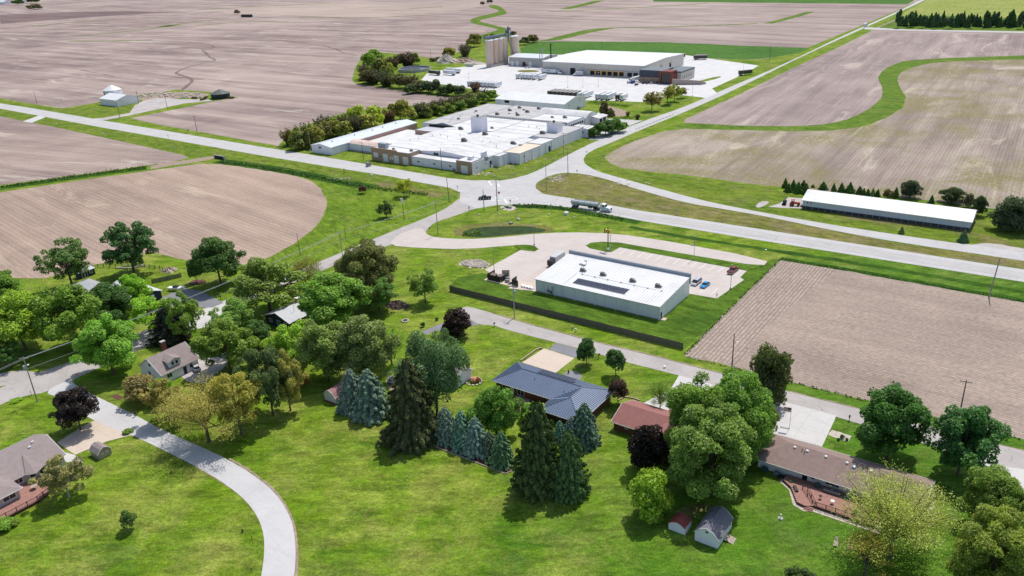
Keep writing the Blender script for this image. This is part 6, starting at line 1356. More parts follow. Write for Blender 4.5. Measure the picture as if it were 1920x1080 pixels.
covered('covered_sofa', 'grey covered sofa under the wide window on the deck', 'sofa', -26.6, 142.2, .6, 3.2, 1.1, 1.0, paint('grey_cover', (.14, .15, .15), .8)); covered('covered_chair', 'teal covered chair at the right end of the deck furniture', 'chair', -23.6, 142.0, .6, 1.0, 1.0, 1.0, M_tealc)
t = thing('lounge_bench', 'black slatted lounge seat on the lower deck', 'bench', (-33.0, 139.6, .6), R_(-55))
for k in range(6): MB().box(-.9+k*.3, -.65+k*.3, -.3, .3, .35, .40).build('slat', M_black, t)
for sx in (-.8, .8): MB().box(sx-.04, sx+.04, -.28, .28, 0, .349).build('leg', M_black, t)
table('side_table', 'small pale glass table on the middle of the upper deck', -28.0, 139.2, .6, .35, M_glass); table('side_table', 'white table near the deck rail', -25.6, 138.9, .6, .4, M_frame); table('side_table', 'tiny yellow stand with a white pot on the deck', -22.8, 138.6, .6, .25, paint('yellow_paint', (.55, .38, .03), .6), .6)
for x, y, z, lb in ((-34.6, 141.8, .06, 'round clipped shrub in the mulch corner left of the deck'), (-21.0, 138.0, .6, 'small potted plant near the right end of the deck rail')): tree('shrub', x, y, 1.0, 1.3, (.05, .09, .04), lb).location.z = z
# bird bath, wheelbarrow like carts, chairs on the lawn
t = thing('bird_bath', 'white ornament on a pale round base on the lawn', 'garden ornament', (-32.9, 129.9, .03)); MB().cyl(0, 0, 0, .15, .55, .5, 12).build('base', M_concd, t); MB().cyl(0, 0, .151, 1.0, .1, .07, 8).build('post', M_frame, t); MB().cyl(0, 0, 1.0, 1.12, .2, .1, 8).build('finial', M_frame, t)
for (px, py, lb, fm) in ((1567, 1020, 'left tan sling lounge chair on the lawn by the locust tree', (.45, .36, .28)), (1594, 1026, 'right white framed lounge chair with dark red bands on the lawn', (.20, .04, .05))):
    q = G(px, py); t = thing('lounge_chair', lb, 'lounge chair', (q.x, q.y, .03), R_(100), 'lounge chairs on the lawn'); mt = paint('sling'+str(px), fm, .8)
    for k in range(5): MB().box(-1.0+k*.30, -.76+k*.30, -.3, .3, .32, .35).build('sling_band', mt, t)
    m = MB(); m.tube((.5, -.3, .33), (1.1, -.3, .85), .025); m.tube((.5, .3, .33), (1.1, .3, .85), .025); m.slab([(.5, -.28, .36), (1.1, -.28, .88), (1.1, .28, .88), (.5, .28, .36)], .03); m.build('backrest', mt, t)
    f = MB()
    for s in (-.32, .32): f.tube((-1.05, s, .33), (.55, s, .33), .03, .03, 6)
    f.build('frame', M_frame, t)
    for a in (-.9, .4):
        for s in (-.32, .32): MB().cyl(a, s, 0, .30, .025, .025, 5).build('leg', M_frame, t)
# ================================================ vehicles
TY = paint('tyre', (.015, .015, .016), .85); RIM = paint('wheel_rim', (.55, .56, .58), .3, .7)
def wheel(par, x, y, r, w, side=1, rim=RIM, dual=False):
    o = MB().cyly(x, y-w/2, y+w/2, r, r, 14).build('wheel', TY, par)
    MB().cyly(x, y+side*(w/2-.01), y+side*(w/2+.02), r, r*.6, 10).build('rim', rim, o); return o
def carbody(par, prof, w, mat, name='body', inset=0.0, z1=None):
    m = MB(); h = w/2-inset; n = len(prof); m.extr(prof, -h, h, 'y'); return m.build(name, mat, par, bevel=.04)
def glasshouse(par, bot, top, w, wt, mat, z0, z1, name='cabin'):
    """tapering greenhouse: bot/top are (x0,x1)"""
    m = MB(); V = [(bot[0], -w/2, z0), (bot[1], -w/2, z0), (bot[1], w/2, z0), (bot[0], w/2, z0), (top[0], -wt/2, z1), (top[1], -wt/2, z1), (top[1], wt/2, z1), (top[0], wt/2, z1)]
    m.v = V; m.f = [(0, 3, 2, 1), (4, 5, 6, 7), (0, 1, 5, 4), (1, 2, 6, 5), (2, 3, 7, 6), (3, 0, 4, 7)]; return m.build(name, mat, par)
def lamps(par, xf, xr, w, z):
    for s in (-1, 1): MB().box(xf-.02, xf+.03, s*(w/2-.35)-.16, s*(w/2-.35)+.16, z-.08, z+.08).build('headlight', M_frame, par); MB().box(xr-.03, xr+.02, s*(w/2-.22)-.1, s*(w/2-.22)+.1, z-.05, z+.15).build('taillight', paint('red_lamp', (.3, .01, .01), .3), par)
def car(x, y, rz, col, lb, kind='sedan', group=None, nm='parked_car'):
    pm_ = paint('car_paint_%02d%02d%02d' % tuple(int(c*99) for c in col), col, .25, .15, .03, 1, 0, None, .6)
    t = thing(nm, lb, {'sedan': 'car', 'van': 'minivan', 'pickup': 'pickup truck', 'suv': 'car'}[kind], (x, y, .09), rz, group)
    if kind == 'sedan':
        L = 4.5; w = 1.78; carbody(t, [(-2.2, .3), (-2.25, .62), (-2.1, .86), (-1.2, .92), (1.0, .88), (2.05, .74), (2.25, .55), (2.2, .28)], w, pm_); glasshouse(t, (-1.85, 1.15), (-1.1, .25), w-.16, w-.5, M_glass, .88, 1.36); glasshouse(t, (-1.12, .27), (-1.0, .15), w-.48, w-.56, pm_, 1.361, 1.42, 'roof'); lamps(t, 2.2, -2.2, w, .62); ax = (1.38, -1.35); r = .32
    elif kind in ('van', 'suv'):
        w = 1.95; hh = 1.75; carbody(t, [(-2.45, .35), (-2.5, .7), (-2.4, 1.02), (1.2, 1.02), (2.2, .85), (2.5, .6), (2.45, .3)], w, pm_); glasshouse(t, (-2.4, 1.75), (-2.1, .7), w-.1, w-.4, M_glass, 1.0, 1.62); glasshouse(t, (-2.15, .75), (-2.0, .6), w-.36, w-.44, pm_, 1.621, 1.72, 'roof'); lamps(t, 2.45, -2.45, w, .72); ax = (1.55, -1.5); r = .35
        m = MB(); m.box(-1.8, .3, -.62, -.58, 1.725, 1.78); m.box(-1.8, .3, .58, .62, 1.725, 1.78); m.build('roof_rack', M_black, t)
    else:
        w = 2.0; carbody(t, [(-2.85, .5), (-2.9, .75), (-2.9, 1.12), (-.9, 1.12), (-.9, 1.14), (1.3, 1.14), (2.7, 1.05), (2.9, .85), (2.9, .5)], w, pm_); glasshouse(t, (-.85, 1.6), (-.65, .9), w-.08, w-.38, M_glass, 1.12, 1.72, 'cab'); glasshouse(t, (-.68, .92), (-.55, .8), w-.36, w-.44, pm_, 1.721, 1.82, 'roof')
        m = MB(); m.box(-2.8, -.98, -.8, .8, .90, 1.125); m.build('bed', M_black, t); MB().box(-2.95, -2.90, -.9, .9, .45, .62).build('bumper', RIM, t); lamps(t, 2.88, -2.9, w, .85); ax = (1.9, -1.75); r = .42
        m = MB(); m.box(-2.85, -.95, -.99, -.84, 1.121, 1.17); m.box(-2.85, -.95, .84, .99, 1.121, 1.17); m.build('bed_rail', pm_, t)
    for a in ax:
        for s in (-1, 1): wheel(t, a, s*(w/2-.10), r, .24, s)
    return t
car(-89.9, 229.6, R_(-93), (.02, .30, .62), 'bright blue sedan parked beside the silver van at the store', 'sedan')
car(-93.2, 230.3, R_(-93), (.55, .56, .58), 'silver minivan with a roof rack tucked behind the store corner', 'van')
car(-86.6, 245.6, R_(88), (.28, .012, .022), 'dark red pickup parked alone at the end of the stalls', 'pickup', nm='parked_pickup')
car(-214.2, 275.2, R_(215), (.015, .016, .022), 'black pickup driving through the crossroads', 'pickup', nm='pickup_truck')
car(-226.4, 418.5, R_(95), (.05, .20, .60), 'blue car parked under the dark trees at the factory corner', 'sedan')
for x, y, c, lb, k in ((-298.0, 584, (.02, .06, .40), 'royal blue minivan nearest the trucks at the office', 'van'), (-291.5, 577.5, (.01, .03, .20), 'navy car parked alone in front of the office', 'sedan'), (-289.5, 586, (.03, .02, .025), 'black car in the office parking row', 'sedan'), (-286.4, 586.5, (.04, .08, .22), 'slate blue car in the middle of the office row', 'sedan'), (-283.0, 587.2, (.65, .66, .68), 'white car near the office entrance', 'sedan'), (-280.0, 588.6, (.10, .10, .11), 'dark car hidden under the budding trees by the entrance', 'sedan')):
    car(x, y, R_(90), c, lb, k, 'cars in the office lot')
car(-189.2, 106.9, R_(160), (.62, .63, .65), 'white car beside the cape house', 'sedan'); car(-219.5, 156.2, R_(25), (.55, .56, .58), 'silver car half hidden under the spreading tree', 'suv'); car(-219.8, 162.8, R_(25), (.72, .72, .72), 'white car under the right side of the spreading tree', 'sedan'); car(-223.5, 148, R_(30), (.30, .31, .33), 'grey car at the drive under the spreading tree', 'sedan')
# boat on trailer
t = thing('boat', 'white boat on a trailer beside the navy garage', 'boat', (-246, 138.5, .1), R_(25))
m = MB(); m.v = [(-3, -.9, 1.2), (2, -1.0, 1.3), (4, 0, 1.5), (2, 1.0, 1.3), (-3, .9, 1.2), (-3, -.5, .5), (2.3, -.4, .5), (2.3, .4, .5), (-3, .5, .5)]; m.f = [(0, 1, 2, 3, 4), (5, 8, 7, 6), (0, 5, 6, 1), (1, 6, 2), (2, 6, 7), (2, 7, 3), (3, 7, 8, 4), (0, 4, 8, 5)]; m.build('hull', M_frame, t)
m = MB(); m.box(-1, .8, -.6, .6, 1.3, 1.8); m.build('console', M_black, t); m = MB(); m.tube((-2.6, 0, .4), (5, 0, .4), .06); m.build('trailer_frame', M_steel, t); wheel(t, -1, -1.0, .32, .2, -1); wheel(t, -1, 1.0, .32, .2, 1)
# tanker truck
TW = paint('truck_white', (.78, .79, .80), .3, 0, .04); CHR = paint('polished_tank', (.70, .70, .70), .35, .15, .06, .6); CHR2 = paint('tank_band', (.40, .40, .41), .3, .8)
def tractor(par, x0, mat, sleeper=False):
    """cab over x0.. forward"""
    m = MB(); m.extr([(x0, .8), (x0, 3.0), (x0+.5, 3.3), (x0+1.9, 3.1), (x0+2.35, 2.1), (x0+4.3, 1.75), (x0+4.55, 1.0), (x0+4.5, .55), (x0+2.0, .55)], -1.15, 1.15, 'y'); o = m.build('cab', mat, par, bevel=.06)
    g = MB(); g.extr([(x0+1.93, 3.0), (x0+2.40, 2.12), (x0+2.44, 2.12), (x0+1.97, 3.0)], -1.0, 1.0, 'y'); g.build('windshield', M_glass, o)
    for s in (-1, 1): MB().box(x0+1.0, x0+1.85, s*1.155-.005, s*1.155+.005, 2.1, 2.85).build('side_window', M_glass, o); MB().box(x0+4.4, x0+4.62, s*.9-.14, s*.9+.14, 1.0, 1.25).build('headlight', M_frame, o)
    MB().box(x0+4.56, x0+4.6, -.55, .55, .8, 1.7).build('grille', M_black, o); MB().box(x0+4.5, x0+4.75, -1.2, 1.2, .45, .72).build('bumper', CHR, par)
    for s in (-1, 1): MB().cyl(x0-.15, s*.95, .9, 3.7, .09, .09, 8).build('exhaust_pipe', CHR, par); MB().cylx(x0+.6, x0+2.0, s*1.1, .75, .32, 10).build('fuel_tank', CHR, par)
    wheel(par, x0+3.4, -1.0, .52, .32, -1); wheel(par, x0+3.4, 1.0, .52, .32, 1); MB().box(x0-4.0, x0+3.8, -.45, .45, .75, 1.0).build('chassis', M_black, par)
    for a in (x0-1.6, x0-2.9):
        for s in (-1, 1): wheel(par, a, s*.95, .52, .55, s)
q = G(1112, 391); rz = math.atan2(G(1152, 398).y-G(1075, 390).y, G(1152, 398).x-G(1075, 390).x)*.35
t = thing('tanker_truck', 'polished steel tanker pulled by a white tractor on the highway', 'tanker truck', (-163.5, 284.2, .07), rz)
n = 16; m = MB(); m.extr([(1.17*math.cos(2*math.pi*k/n), 2.45+1.02*math.sin(2*math.pi*k/n)) for k in range(n)], -9.6, 3.0, 'x'); o = m.build('tank', CHR, t)
for xx in (-9.62, -6.5, -3.3, -.1, 2.96): m = MB(); m.extr([(1.2*math.cos(2*math.pi*k/n), 2.45+1.05*math.sin(2*math.pi*k/n)) for k in range(n)], xx-.07, xx+.07, 'x'); m.build('band', CHR2, o)
m = MB(); m.box(-8.5, 2.4, -.35, .35, 3.44, 3.52); m.build('catwalk', CHR2, o)
for xx in (-6, -2.5, .6): MB().cyl(xx, 0, 3.52, 3.72, .28, .25, 10).build('hatch', CHR2, o)
m = MB(); m.tube((-9, -.5, 3.4), (-9, -.5, 4.1), .04); m.tube((-9, .5, 3.4), (-9, .5, 4.1), .04); m.tube((-9, -.5, 4.1), (-9, .5, 4.1), .04); m.build('hand_rail', CHR2, o)
MB().box(-9.4, -6.6, -1.2, 1.2, 1.25, 1.55).build('fender', CHR, t); MB().box(-9.6, 2.6, -.5, .5, 1.15, 1.42).build('trailer_frame', M_black, t); MB().box(-1.5, .4, -1.1, -.6, .8, 1.3).build('valve_box', CHR2, t)
for a in (-8.7, -7.4):
    for s in (-1, 1): wheel(t, a, s*.95, .52, .55, s)
MB().box(-.9, -.75, -.9, -.75, .1, 1.2).build('landing_leg', M_steel, t); MB().box(-.9, -.75, .75, .9, .1, 1.2).build('landing_leg', M_steel, t)
tractor(t, 4.4, TW)
# semi trailers
def trailer_proto(nm, lb, side, roof, doorm, group):
    t = thing(nm, lb, 'trailer', (0, 0, -50), 0, group)
    MB().box(-1.28, 1.28, 0, 15.8, 1.2, 4.0).build('body', side, t); MB().box(-1.26, 1.26, .05, 15.75, 4.003, 4.06).build('roof', roof, t)
    for s in (-1, 1): MB().box(.05 if s > 0 else -1.2, 1.2 if s > 0 else -.05, -.05, -.003, 1.3, 3.9).build('door', doorm, t)
    for y in (1.6, 2.9):
        for s in (-1, 1): MB().cylx(s*.95-.28, s*.95+.28, y, .52, .52, 10).build('wheel', TY, t)
    for s in (-1, 1): MB().box(s*.7-.07, s*.7+.07, 12.6, 12.75, .05, 1.19).build('landing_leg', M_steel, t)
    MB().box(-1.1, 1.1, .0, .12, .5, .65).build('bumper', M_steel, t); return t
white_t = trailer_proto('semi_trailer', 'x', paint('trailer_white', (.70, .72, .74), .5, 0, .06, .3), M_wroof, paint('trailer_door', (.62, .65, .67), .5), 'semi trailers parked in the yard')
dark_t = trailer_proto('semi_trailer', 'x', paint('trailer_dark', (.06, .055, .05), .6, 0, .1), paint('trailer_dark_roof', (.33, .31, .29), .7), paint('trailer_dark_door', (.09, .08, .07), .6), 'semi trailers parked in the yard')
red_t = trailer_proto('semi_trailer', 'x', paint('trailer_red', (.25, .03, .04), .5), paint('trailer_red_roof', (.55, .40, .40), .7), paint('trailer_red', (.25, .03, .04), .5), 'semi trailers parked in the yard')
used_p = set()
def put(proto, x, y, lb, rz=0.0, sy=1.0):
    z = .06
    if proto.name not in used_p: used_p.add(proto.name); proto.location = (x, y, z); proto.rotation_euler = (0, 0, rz); proto['label'] = lb; proto.scale = (1, sy, 1); return proto
    return copy_tree(proto, (x, y, z), rz, lb, scale=(1, sy, 1))
o5 = ['leftmost', 'second', 'third', 'fourth', 'fifth', 'rightmost']
for k, x in enumerate((-402.5, -397.8, -394, -390.3, -386.0, -379.8)): put(white_t, x, 572, '%s white trailer in the row of six in the open yard' % o5[k], R_(4), .72)
for k in range(8): put(white_t, -419.5+k*3.75, 526, '%s white trailer of the tight row just above the hedgerow' % ('leftmost', 'second', 'third', 'fourth', 'fifth', 'sixth', 'seventh', 'rightmost')[k], R_(2), .62)
for k in range(7): put(dark_t, -330+k*3.5, 509.5, ('leftmost', 'second', 'third', 'fourth', 'fifth', 'sixth', 'last')[k]+' dark trailer in the row just behind the white warehouse', R_(3), .72)
put(white_t, -304.2, 509.5, 'white trailer directly beside the dark row behind the warehouse', R_(3), .8); put(white_t, -300.2, 509.5, 'white trailer at the right end of the mixed row', R_(3), .9)
for k, x in enumerate((-289.3, -285.3, -281.2)): put(white_t, x, 510, '%s of the three white trailers above the dock shrubs' % ('left one', 'middle one', 'right one')[k], R_(3), .9)
put(dark_t, -274.2, 512.5, 'short dark tipper trailer of the pair near the office trees', R_(3), .5); put(white_t, -270.6, 512.5, 'short white trailer of the pair near the office trees', R_(3), .55)
put(dark_t, -306, 722, 'black trailer at the far edge of the yard by the green field', R_(-60), .8); put(dark_t, -306, 728, 'second black trailer behind the far black one', R_(-60), .6); put(dark_t, -234, 646, 'black trailer alone by the pole near the north road', R_(-35), .75)
put(red_t, -332, 727, 'dark red trailer standing behind the big warehouse', R_(-70), .9); put(red_t, -396, 731, 'reddish white trailer just over the warehouse roof', R_(-86), 1.2)
put(white_t, -474, 583, 'white trailer at the back of the yard by the basin', R_(82), 1.1); put(dark_t, -484, 566, 'grey flat trailer near the scrub edge', R_(80), .9); put(white_t, -470, 571, 'white tipper trailer in front of the basin', R_(84), .9)
def rig(x, y, rz, lb, tl=15.8):
    t = thing('semi_truck', lb, 'truck', (x, y, .07), rz); MB().box(-tl, 0, -1.28, 1.28, 1.2, 4.0).build('trailer_body', paint('trailer_white', (.70, .72, .74)), t); MB().box(-tl, 0, -1.27, 1.27, 4.003, 4.07).build('trailer_roof', M_wroof, t)
    for a in (-tl+1.2, -tl+2.5):
        for s in (-1, 1): wheel(t, a, s*.95, .52, .55, s)
    tractor(t, 1.2, TW); return t
t = rig(-384, 607, R_(0), 'white semi truck with lettered trailer parked along the warehouse wall')
def text(par, s, loc, rot, size, mat, ext=.01, name='lettering'):
    cu = D.curves.new(name, 'FONT'); cu.body = s; cu.size = size; cu.extrude = ext; cu.align_x = 'CENTER'; cu.align_y = 'CENTER'; cu.materials.append(mat)
    tmp = D.objects.new('tmp', cu); COL.objects.link(tmp); bpy.context.view_layer.update(); me = D.meshes.new_from_object(tmp.evaluated_get(bpy.context.evaluated_depsgraph_get())); D.objects.remove(tmp)
    me.materials.clear(); me.materials.append(mat); o = linkpart(name, me, par); o.location = loc; o.rotation_euler = rot; return o
text(t, 'ANSRA', (-7.8, -1.30, 2.7), (R_(90), 0, 0), 1.5, M_navy)
t = rig(-300.5, 588.0, R_(-102), 'white semi truck backing toward the docks left of the office', 12)
t = thing('box_truck', 'white box truck in front of the dark warehouse door', 'truck', (-362.5, 603.5, .07), R_(190)); MB().box(-6.5, 0, -1.2, 1.2, 1.0, 3.6).build('box', paint('trailer_grey', (.50, .51, .52)), t); MB().extr([(0.02, .6), (.02, 2.5), (1.0, 2.5), (1.6, 1.7), (2.6, 1.4), (2.7, .6)], -1.05, 1.05, 'y').build('cab', TW, t); MB().box(1.0, 1.55, -.95, .95, 1.75, 2.4).build('windshield', M_glass, t)
for a in (-5, 1.6):
    for s in (-1, 1): wheel(t, a, s*.95, .48, .35, s)
car(-431.0, 630, R_(200), (.70, .70, .70), 'white service truck before the plant building doors', 'pickup', nm='service_truck')
t = thing('box_truck', 'grey delivery truck backed against the hidden side of the store', 'truck', (-143.5, 224.5, .08), R_(90)); MB().box(-3.2, 3.2, -1.2, 1.2, 1.0, 3.3).build('box', paint('trailer_grey', (.50, .51, .52)), t); MB().box(-5.2, -3.22, -1.1, 1.1, .6, 2.4).build('cab', M_black, t)
for a in (-4.3, 2.2):
    for s in (-1, 1): wheel(t, a, s*.95, .45, .3, s)
for (px, py, c, lb) in ((1240, 141, (.7, .5, .12), 'yellow loader beside the gable end of the warehouse'),):
    q = G(px+25, py); t = thing('loader', lb, 'loader', (q.x, q.y, .07), R_(20)); MB().box(-2.6, 1.4, -1, 1, .8, 2.0).build('body', MY, t, bevel=.1); MB().box(-.6, .9, -.8, .8, 2.001, 3.1).build('cab', M_glass, t); MB().box(2.2, 3.2, -1.3, 1.3, .3, 1.4).build('bucket', MY, t); m = MB(); m.tube((1, -.8, 1.6), (2.4, -.8, .9), .15); m.tube((1, .8, 1.6), (2.4, .8, .9), .15); m.build('arm', MY, t)
    for a in (-1.8, 1.0):
        for s in (-1, 1): wheel(t, a, s*1.0, .75, .5, s)
# orange tractor at the barn
q = G(1489, 386); t = thing('tractor', 'orange farm tractor with a black mower deck on the pad by the barn', 'tractor', (q.x, q.y, .06), R_(5)); OR = paint('tractor_orange', (.42, .07, .015), .5)
MB().box(0, 2.2, -.5, .5, .9, 1.7).build('hood', OR, t, bevel=.08); MB().box(-1.4, 0, -.6, .6, .7, 1.4).build('body', OR, t); m = MB()
for sx in (-1.2, -.1):
    for sy in (-.55, .55): m.cyl(sx, sy, 1.4, 2.5, .05, .05, 5)
m.box(-1.4, .1, -.7, .7, 2.5, 2.6); m.build('canopy', OR, t)
for s in (-1, 1): wheel(t, -.9, s*.95, .85, .5, s, OR); wheel(t, 1.7, s*.75, .5, .3, s, OR)
MB().box(2.6, 5.2, -.9, .9, .25, .6).build('mower_deck', M_black, t)
q = G(1471, 384); t = thing('drill_implement', 'dark upright farm implement left of the orange tractor', 'farm implement', (q.x, q.y, .06)); MB().box(-.6, .6, -.8, .8, .4, 2.0).build('hopper', M_black, t); MB().cylx(-.8, .8, -.9, .4, .4, 10).build('wheel', TY, t); MB().tube((0, 0, 2.0), (.6, .6, 3.4), .12).build('spout', M_hvac, t)
# farm machinery by the round bin
for (x, y, lb) in ((-607, 395, 'rusty cultivator frame left of the round bin'), (-600, 401, 'dark harrow beside the round bin'), (-576, 408, 'reddish wagon right of the round bin'), (-594, 394, 'small dark implement before the round bin'), (-678, 355, 'dark red tank beside the grain bin foot')):
    t = thing('farm_machine', lb, 'farm machine', (x, y, .06), rng.uniform(0, 3)); mc = paint('rust_iron', (.07, .03, .025), .8)
    MB().box(-2.4, 2.4, -.9, .9, .7, 1.5).build('frame', mc, t); m = MB(); m.tube((2.4, 0, .8), (4, 0, .5), .1); m.build('drawbar', mc, t)
    for a in (-1.6, 1.6):
        for s in (-1, 1): wheel(t, a, s*1.0, .55, .25, s, mc)
# ================================================ poles, wires, signs, fences
M_pole = paint('pole_wood', (.135, .10, .08), .9, 0, .25, 3); M_poleg = paint('pole_grey', (.42, .41, .40), .7, 0, .1, 3); M_polew = paint('pole_weathered', (.34, .30, .25), .9, 0, .2, 3)
M_wire = paint('wire', (.55, .55, .54), .4, .3); M_wired = paint('dark_wire', (.12, .12, .12), .5)
def upole(px, py, H, lb, arms=1, rz=0.0, mat=None, lamp=False, xfmr=0, world=None, lean=(0, 0), r=.16, group='utility poles', armw=2.4):
    q = G(px, py) if world is None else Vector((*world, 0)); mat = mat or M_pole
    t = thing('utility_pole', lb, 'utility pole', (q.x, q.y, .02), rz, group)
    MB().tube((0, 0, 0), (lean[0], lean[1], H), r*1.15, r*.72, 9).build('post', mat, t)
    for k in range(arms):
        z = H-.4-k*1.2; a = MB().box(-armw/2, armw/2, -.06, .06, z-.07, z+.07).build('crossarm', mat, t)
        for x in (-armw/2+.1, -armw*.18, armw*.18, armw/2-.1): MB().cyl(x, 0, z+.071, z+.32, .06, .04, 6).build('insulator', M_poleg, a)
    if arms == 0: MB().cyl(lean[0], lean[1], H, H+.25, .06, .04, 6).build('insulator', M_poleg, t)
    if lamp:
        m = MB(); m.tube((0, 0, H*.78), (.9, -.6, H*.86), .05, .04, 6); m.build('lamp_arm', M_poleg, t); MB().ball((1.15, -.75, H*.86), .3, .12, 8, 4).build('lamp_head', M_frame, t)
    for k in range(xfmr): MB().cyl(-.5 if k == 0 else .5, -.1, H*.74, H*.74+1.0, .3, .3, 12).build('transformer', paint('transformer_grey', (.38, .43, .50), .5), t)
    return t
upole(70.4, 753, 13.3, 'weathered pole with blue transformer and street light at the lower left corner', 1, R_(35), M_polew, True, 1)
upole(643, 486, 11.0, 'pole with white insulators rising behind the huge oak', 1, R_(35), M_poleg)
upole(821.4, 439.4, 13.9, 'tall pale pole with crossarm beside the access road mouth', 1, R_(25), M_polew)
upole(842.7, 378.8, 11.1, 'leaning dark pole on the verge left of the crossroads', 0, 0, lean=(-.9, .3))
upole(933, 396, 14.7, 'tallest double pole standing in front of the crossroads', 1, R_(20), M_polew, r=.2)
upole(907.8, 394, 9.4, 'short plain pole beside the crossroads pickup', 0, 0, M_polew)
upole(1065, 328, 13.6, 'pole with wide crossarm at the tip of the grass triangle', 1, R_(5), M_polew, armw=3.4); upole(1057, 287.7, 11.3, 'pole with two crossarms in front of the factory side', 2, R_(5), M_polew, armw=3)
upole(1024.5, 357, 12.2, 'grey pole on the grass triangle nearest the crossroads', 1, R_(5), M_polew, armw=3); upole(829, 322, 12.2, 'dark pole in front of the low white factory front', 0, 0)
upole(681.7, 299, 9.6, 'dark pole before the link shed of the factory', 0); upole(583, 283, 10.4, 'pole with lamp by the corner of the long factory wing', 1, 0, M_polew, armw=2.2)
upole(370, 249, 11.4, 'pole in the highway verge right of the farmstead', 1); upole(314, 204, 11.2, 'pole beside the farm lane', 0); upole(225, 221, 11.1, 'pole in front of the farm shed', 1); upole(260.5, 193, 10.5, 'pole at the right corner of the farm shed with a dark box', 0, xfmr=1); upole(69, 193, 10, 'pole at the far left beside the highway', 0)
upole(1371.7, 698, 11.1, 'dark pole with a hanging light by the street and the striped field', 0, 0, M_pole, True); upole(1797, 787, 10.4, 'dark pole with crossarm rising behind the right dark maple', 1, R_(10)); upole(1854, 557, 12.9, 'tall pale pole leaning right at the field edge by the highway', 0, 0, M_polew, lean=(.8, 0), r=.2)
upole(965, 596, 11.0, 'silver pole with transformer and lamp behind the dark fence', 0, R_(180), M_poleg, True, 1); upole(563, 479, 8.9, 'thin dark pole on the grass left of the county street', 0, r=.11); upole(648, 446, 5.7, 'short thin pole on the grass beside the overhead lines', 0, r=.09)
upole(1443, 113, 13.0, 'lone pole at the far corner of the green field', 0); upole(1128, 100, 12, 'lone thin pole beyond the warehouse roof', 0); upole(808, 110, 10, 'dark pole in the field behind the scrub', 0)
# parking and yard lights
def lotlight(px, py, H, lb, col=M_hvac, two=False, group='yard and lot lights'):
    q = G(px, py); t = thing('lot_light', lb, 'light pole', (q.x, q.y, .05), 0, group); MB().cyl(0, 0, 0, .6, .3, .3, 10).build('base', M_concd, t); MB().cyl(0, 0, .6, H, .09, .07, 8).build('post', col, t); MB().box(-.35, .35, -.2, .2, H, H+.14).build('lamp_head', col, t)
    if two: MB().box(-1.3, -.6, -.2, .2, H-.1, H+.04).build('lamp_head', col, t); MB().box(.6, 1.3, -.2, .2, H-.1, H+.04).build('lamp_head', col, t); MB().box(-.6, .6, -.04, .04, H-.1, H).build('lamp_arm', col, t)
lotlight(1001.7, 460, 7.6, 'black light on the small grass tip beside the access road'); lotlight(926.5, 510, 8.5, 'black light at the left corner of the parking lot'); lotlight(1301, 487, 8.8, 'black light in the long grass island above the stalls'); lotlight(1369.5, 543, 8.5, 'light at the right corner of the lot near the red pickup')
for px, py, H, lb in ((880, 163, 11, 'yard light by the row of trailers at the hedgerow'), (1064.6, 164.6, 11, 'yard light in the open concrete before the dark door'), (1093, 164, 11, 'yard light between the open yard and the docks'), (1121.7, 163, 11, 'yard light below the yellow dock doors'), (1298, 180, 11, 'yard light at the office entrance drive'), (1393, 142, 13, 'yard light on the verge by the lone black trailer')): lotlight(px, py, H, lb, M_poleg, True)
q = G(758, 413); t = thing('flood_light_pole', 'dark pole with a large white floodlight on the grass left of the crossroads', 'light pole', (q.x, q.y, .02)); MB().cyl(0, 0, 0, 9.5, .14, .1, 8).build('post', M_pole, t); MB().box(-.9, .3, -.2, .2, 7.6, 9.6).build('lamp_head', M_frame, t, bevel=.1)
# wires: sagging spans
def span(a, b, sag, n=10, off=(0, 0, 0)):
    a = Vector(a)+Vector(off); b = Vector(b)+Vector(off); P = []
    for i in range(n+1): f = i/n; p = a+(b-a)*f; p.z -= sag*4*f*(1-f); P.append(p)
    return P
def wires(lb, A, HA, B, HB, offs, r=.028, mat=M_wire, sag=1.0):
    A = Vector((A[0], A[1], HA)); B = Vector((B[0], B[1], HB)); t = thing('power_line', lb, 'power line', tuple((A+B)/2), world=True)
    for dx, dz in offs:
        d = (B-A); nn = Vector((-d.y, d.x, 0)).normalized(); m = MB(); P = span(A, B, sag, 12, tuple(nn*dx+Vector((0, 0, dz))))
        for p, q in zip(P[:-1], P[1:]): m.tube(p, q, r, r, 4, False)
        m.build('wire', mat, t)
p0 = G(70.4, 753); p1 = G(643, 486); p2 = G(821.4, 439.4); p3 = G(933, 396); pm1 = p0+(p0-p1)*.25
wires('white power lines crossing from the lower left pole over the trees', p0, 13.2, p1, 10.9, ((-1.0, 0), (-.7, 0.0), (1.0, -.6), (0, -3.4)), .04, sag=1.6)
wires('power lines running off the left picture edge', pm1, 13.2, p0, 13.2, ((-1.0, 0), (1.0, -.6)), .04, sag=.4)
wires('power lines above the grass beside the county street', p1, 10.9, p2, 13.8, ((-1.0, 0), (-.7, 0), (1.0, -.6), (0, -3.4)), .034, sag=.8)
wires('thin power lines from the access road pole to the tallest pole', p2, 13.8, p3, 14.5, ((-1, 0), (1, 0)), .025, sag=.8)
wires('power lines along the factory side', G(1065, 328), 13.4, G(1057, 287.7), 11.2, ((-1.4, 0), (0, .1), (1.4, 0)), .025, sag=.4); wires('power lines over the factory lawn', G(1024.5, 357), 12, G(1065, 328), 13.4, ((-1.2, 0), (1.2, 0)), .022, sag=.5); wires('power lines over the crossroads', G(933, 396), 14.5, G(1024.5, 357), 12, ((-1.2, 0), (1.2, 0)), .022, sag=.6)
wires('service wire from the silver pole to the store', G(965, 596), 9.0, Vector((-128, 199.2, 0)), 4.2, ((0, 0),), .02, sag=.5)
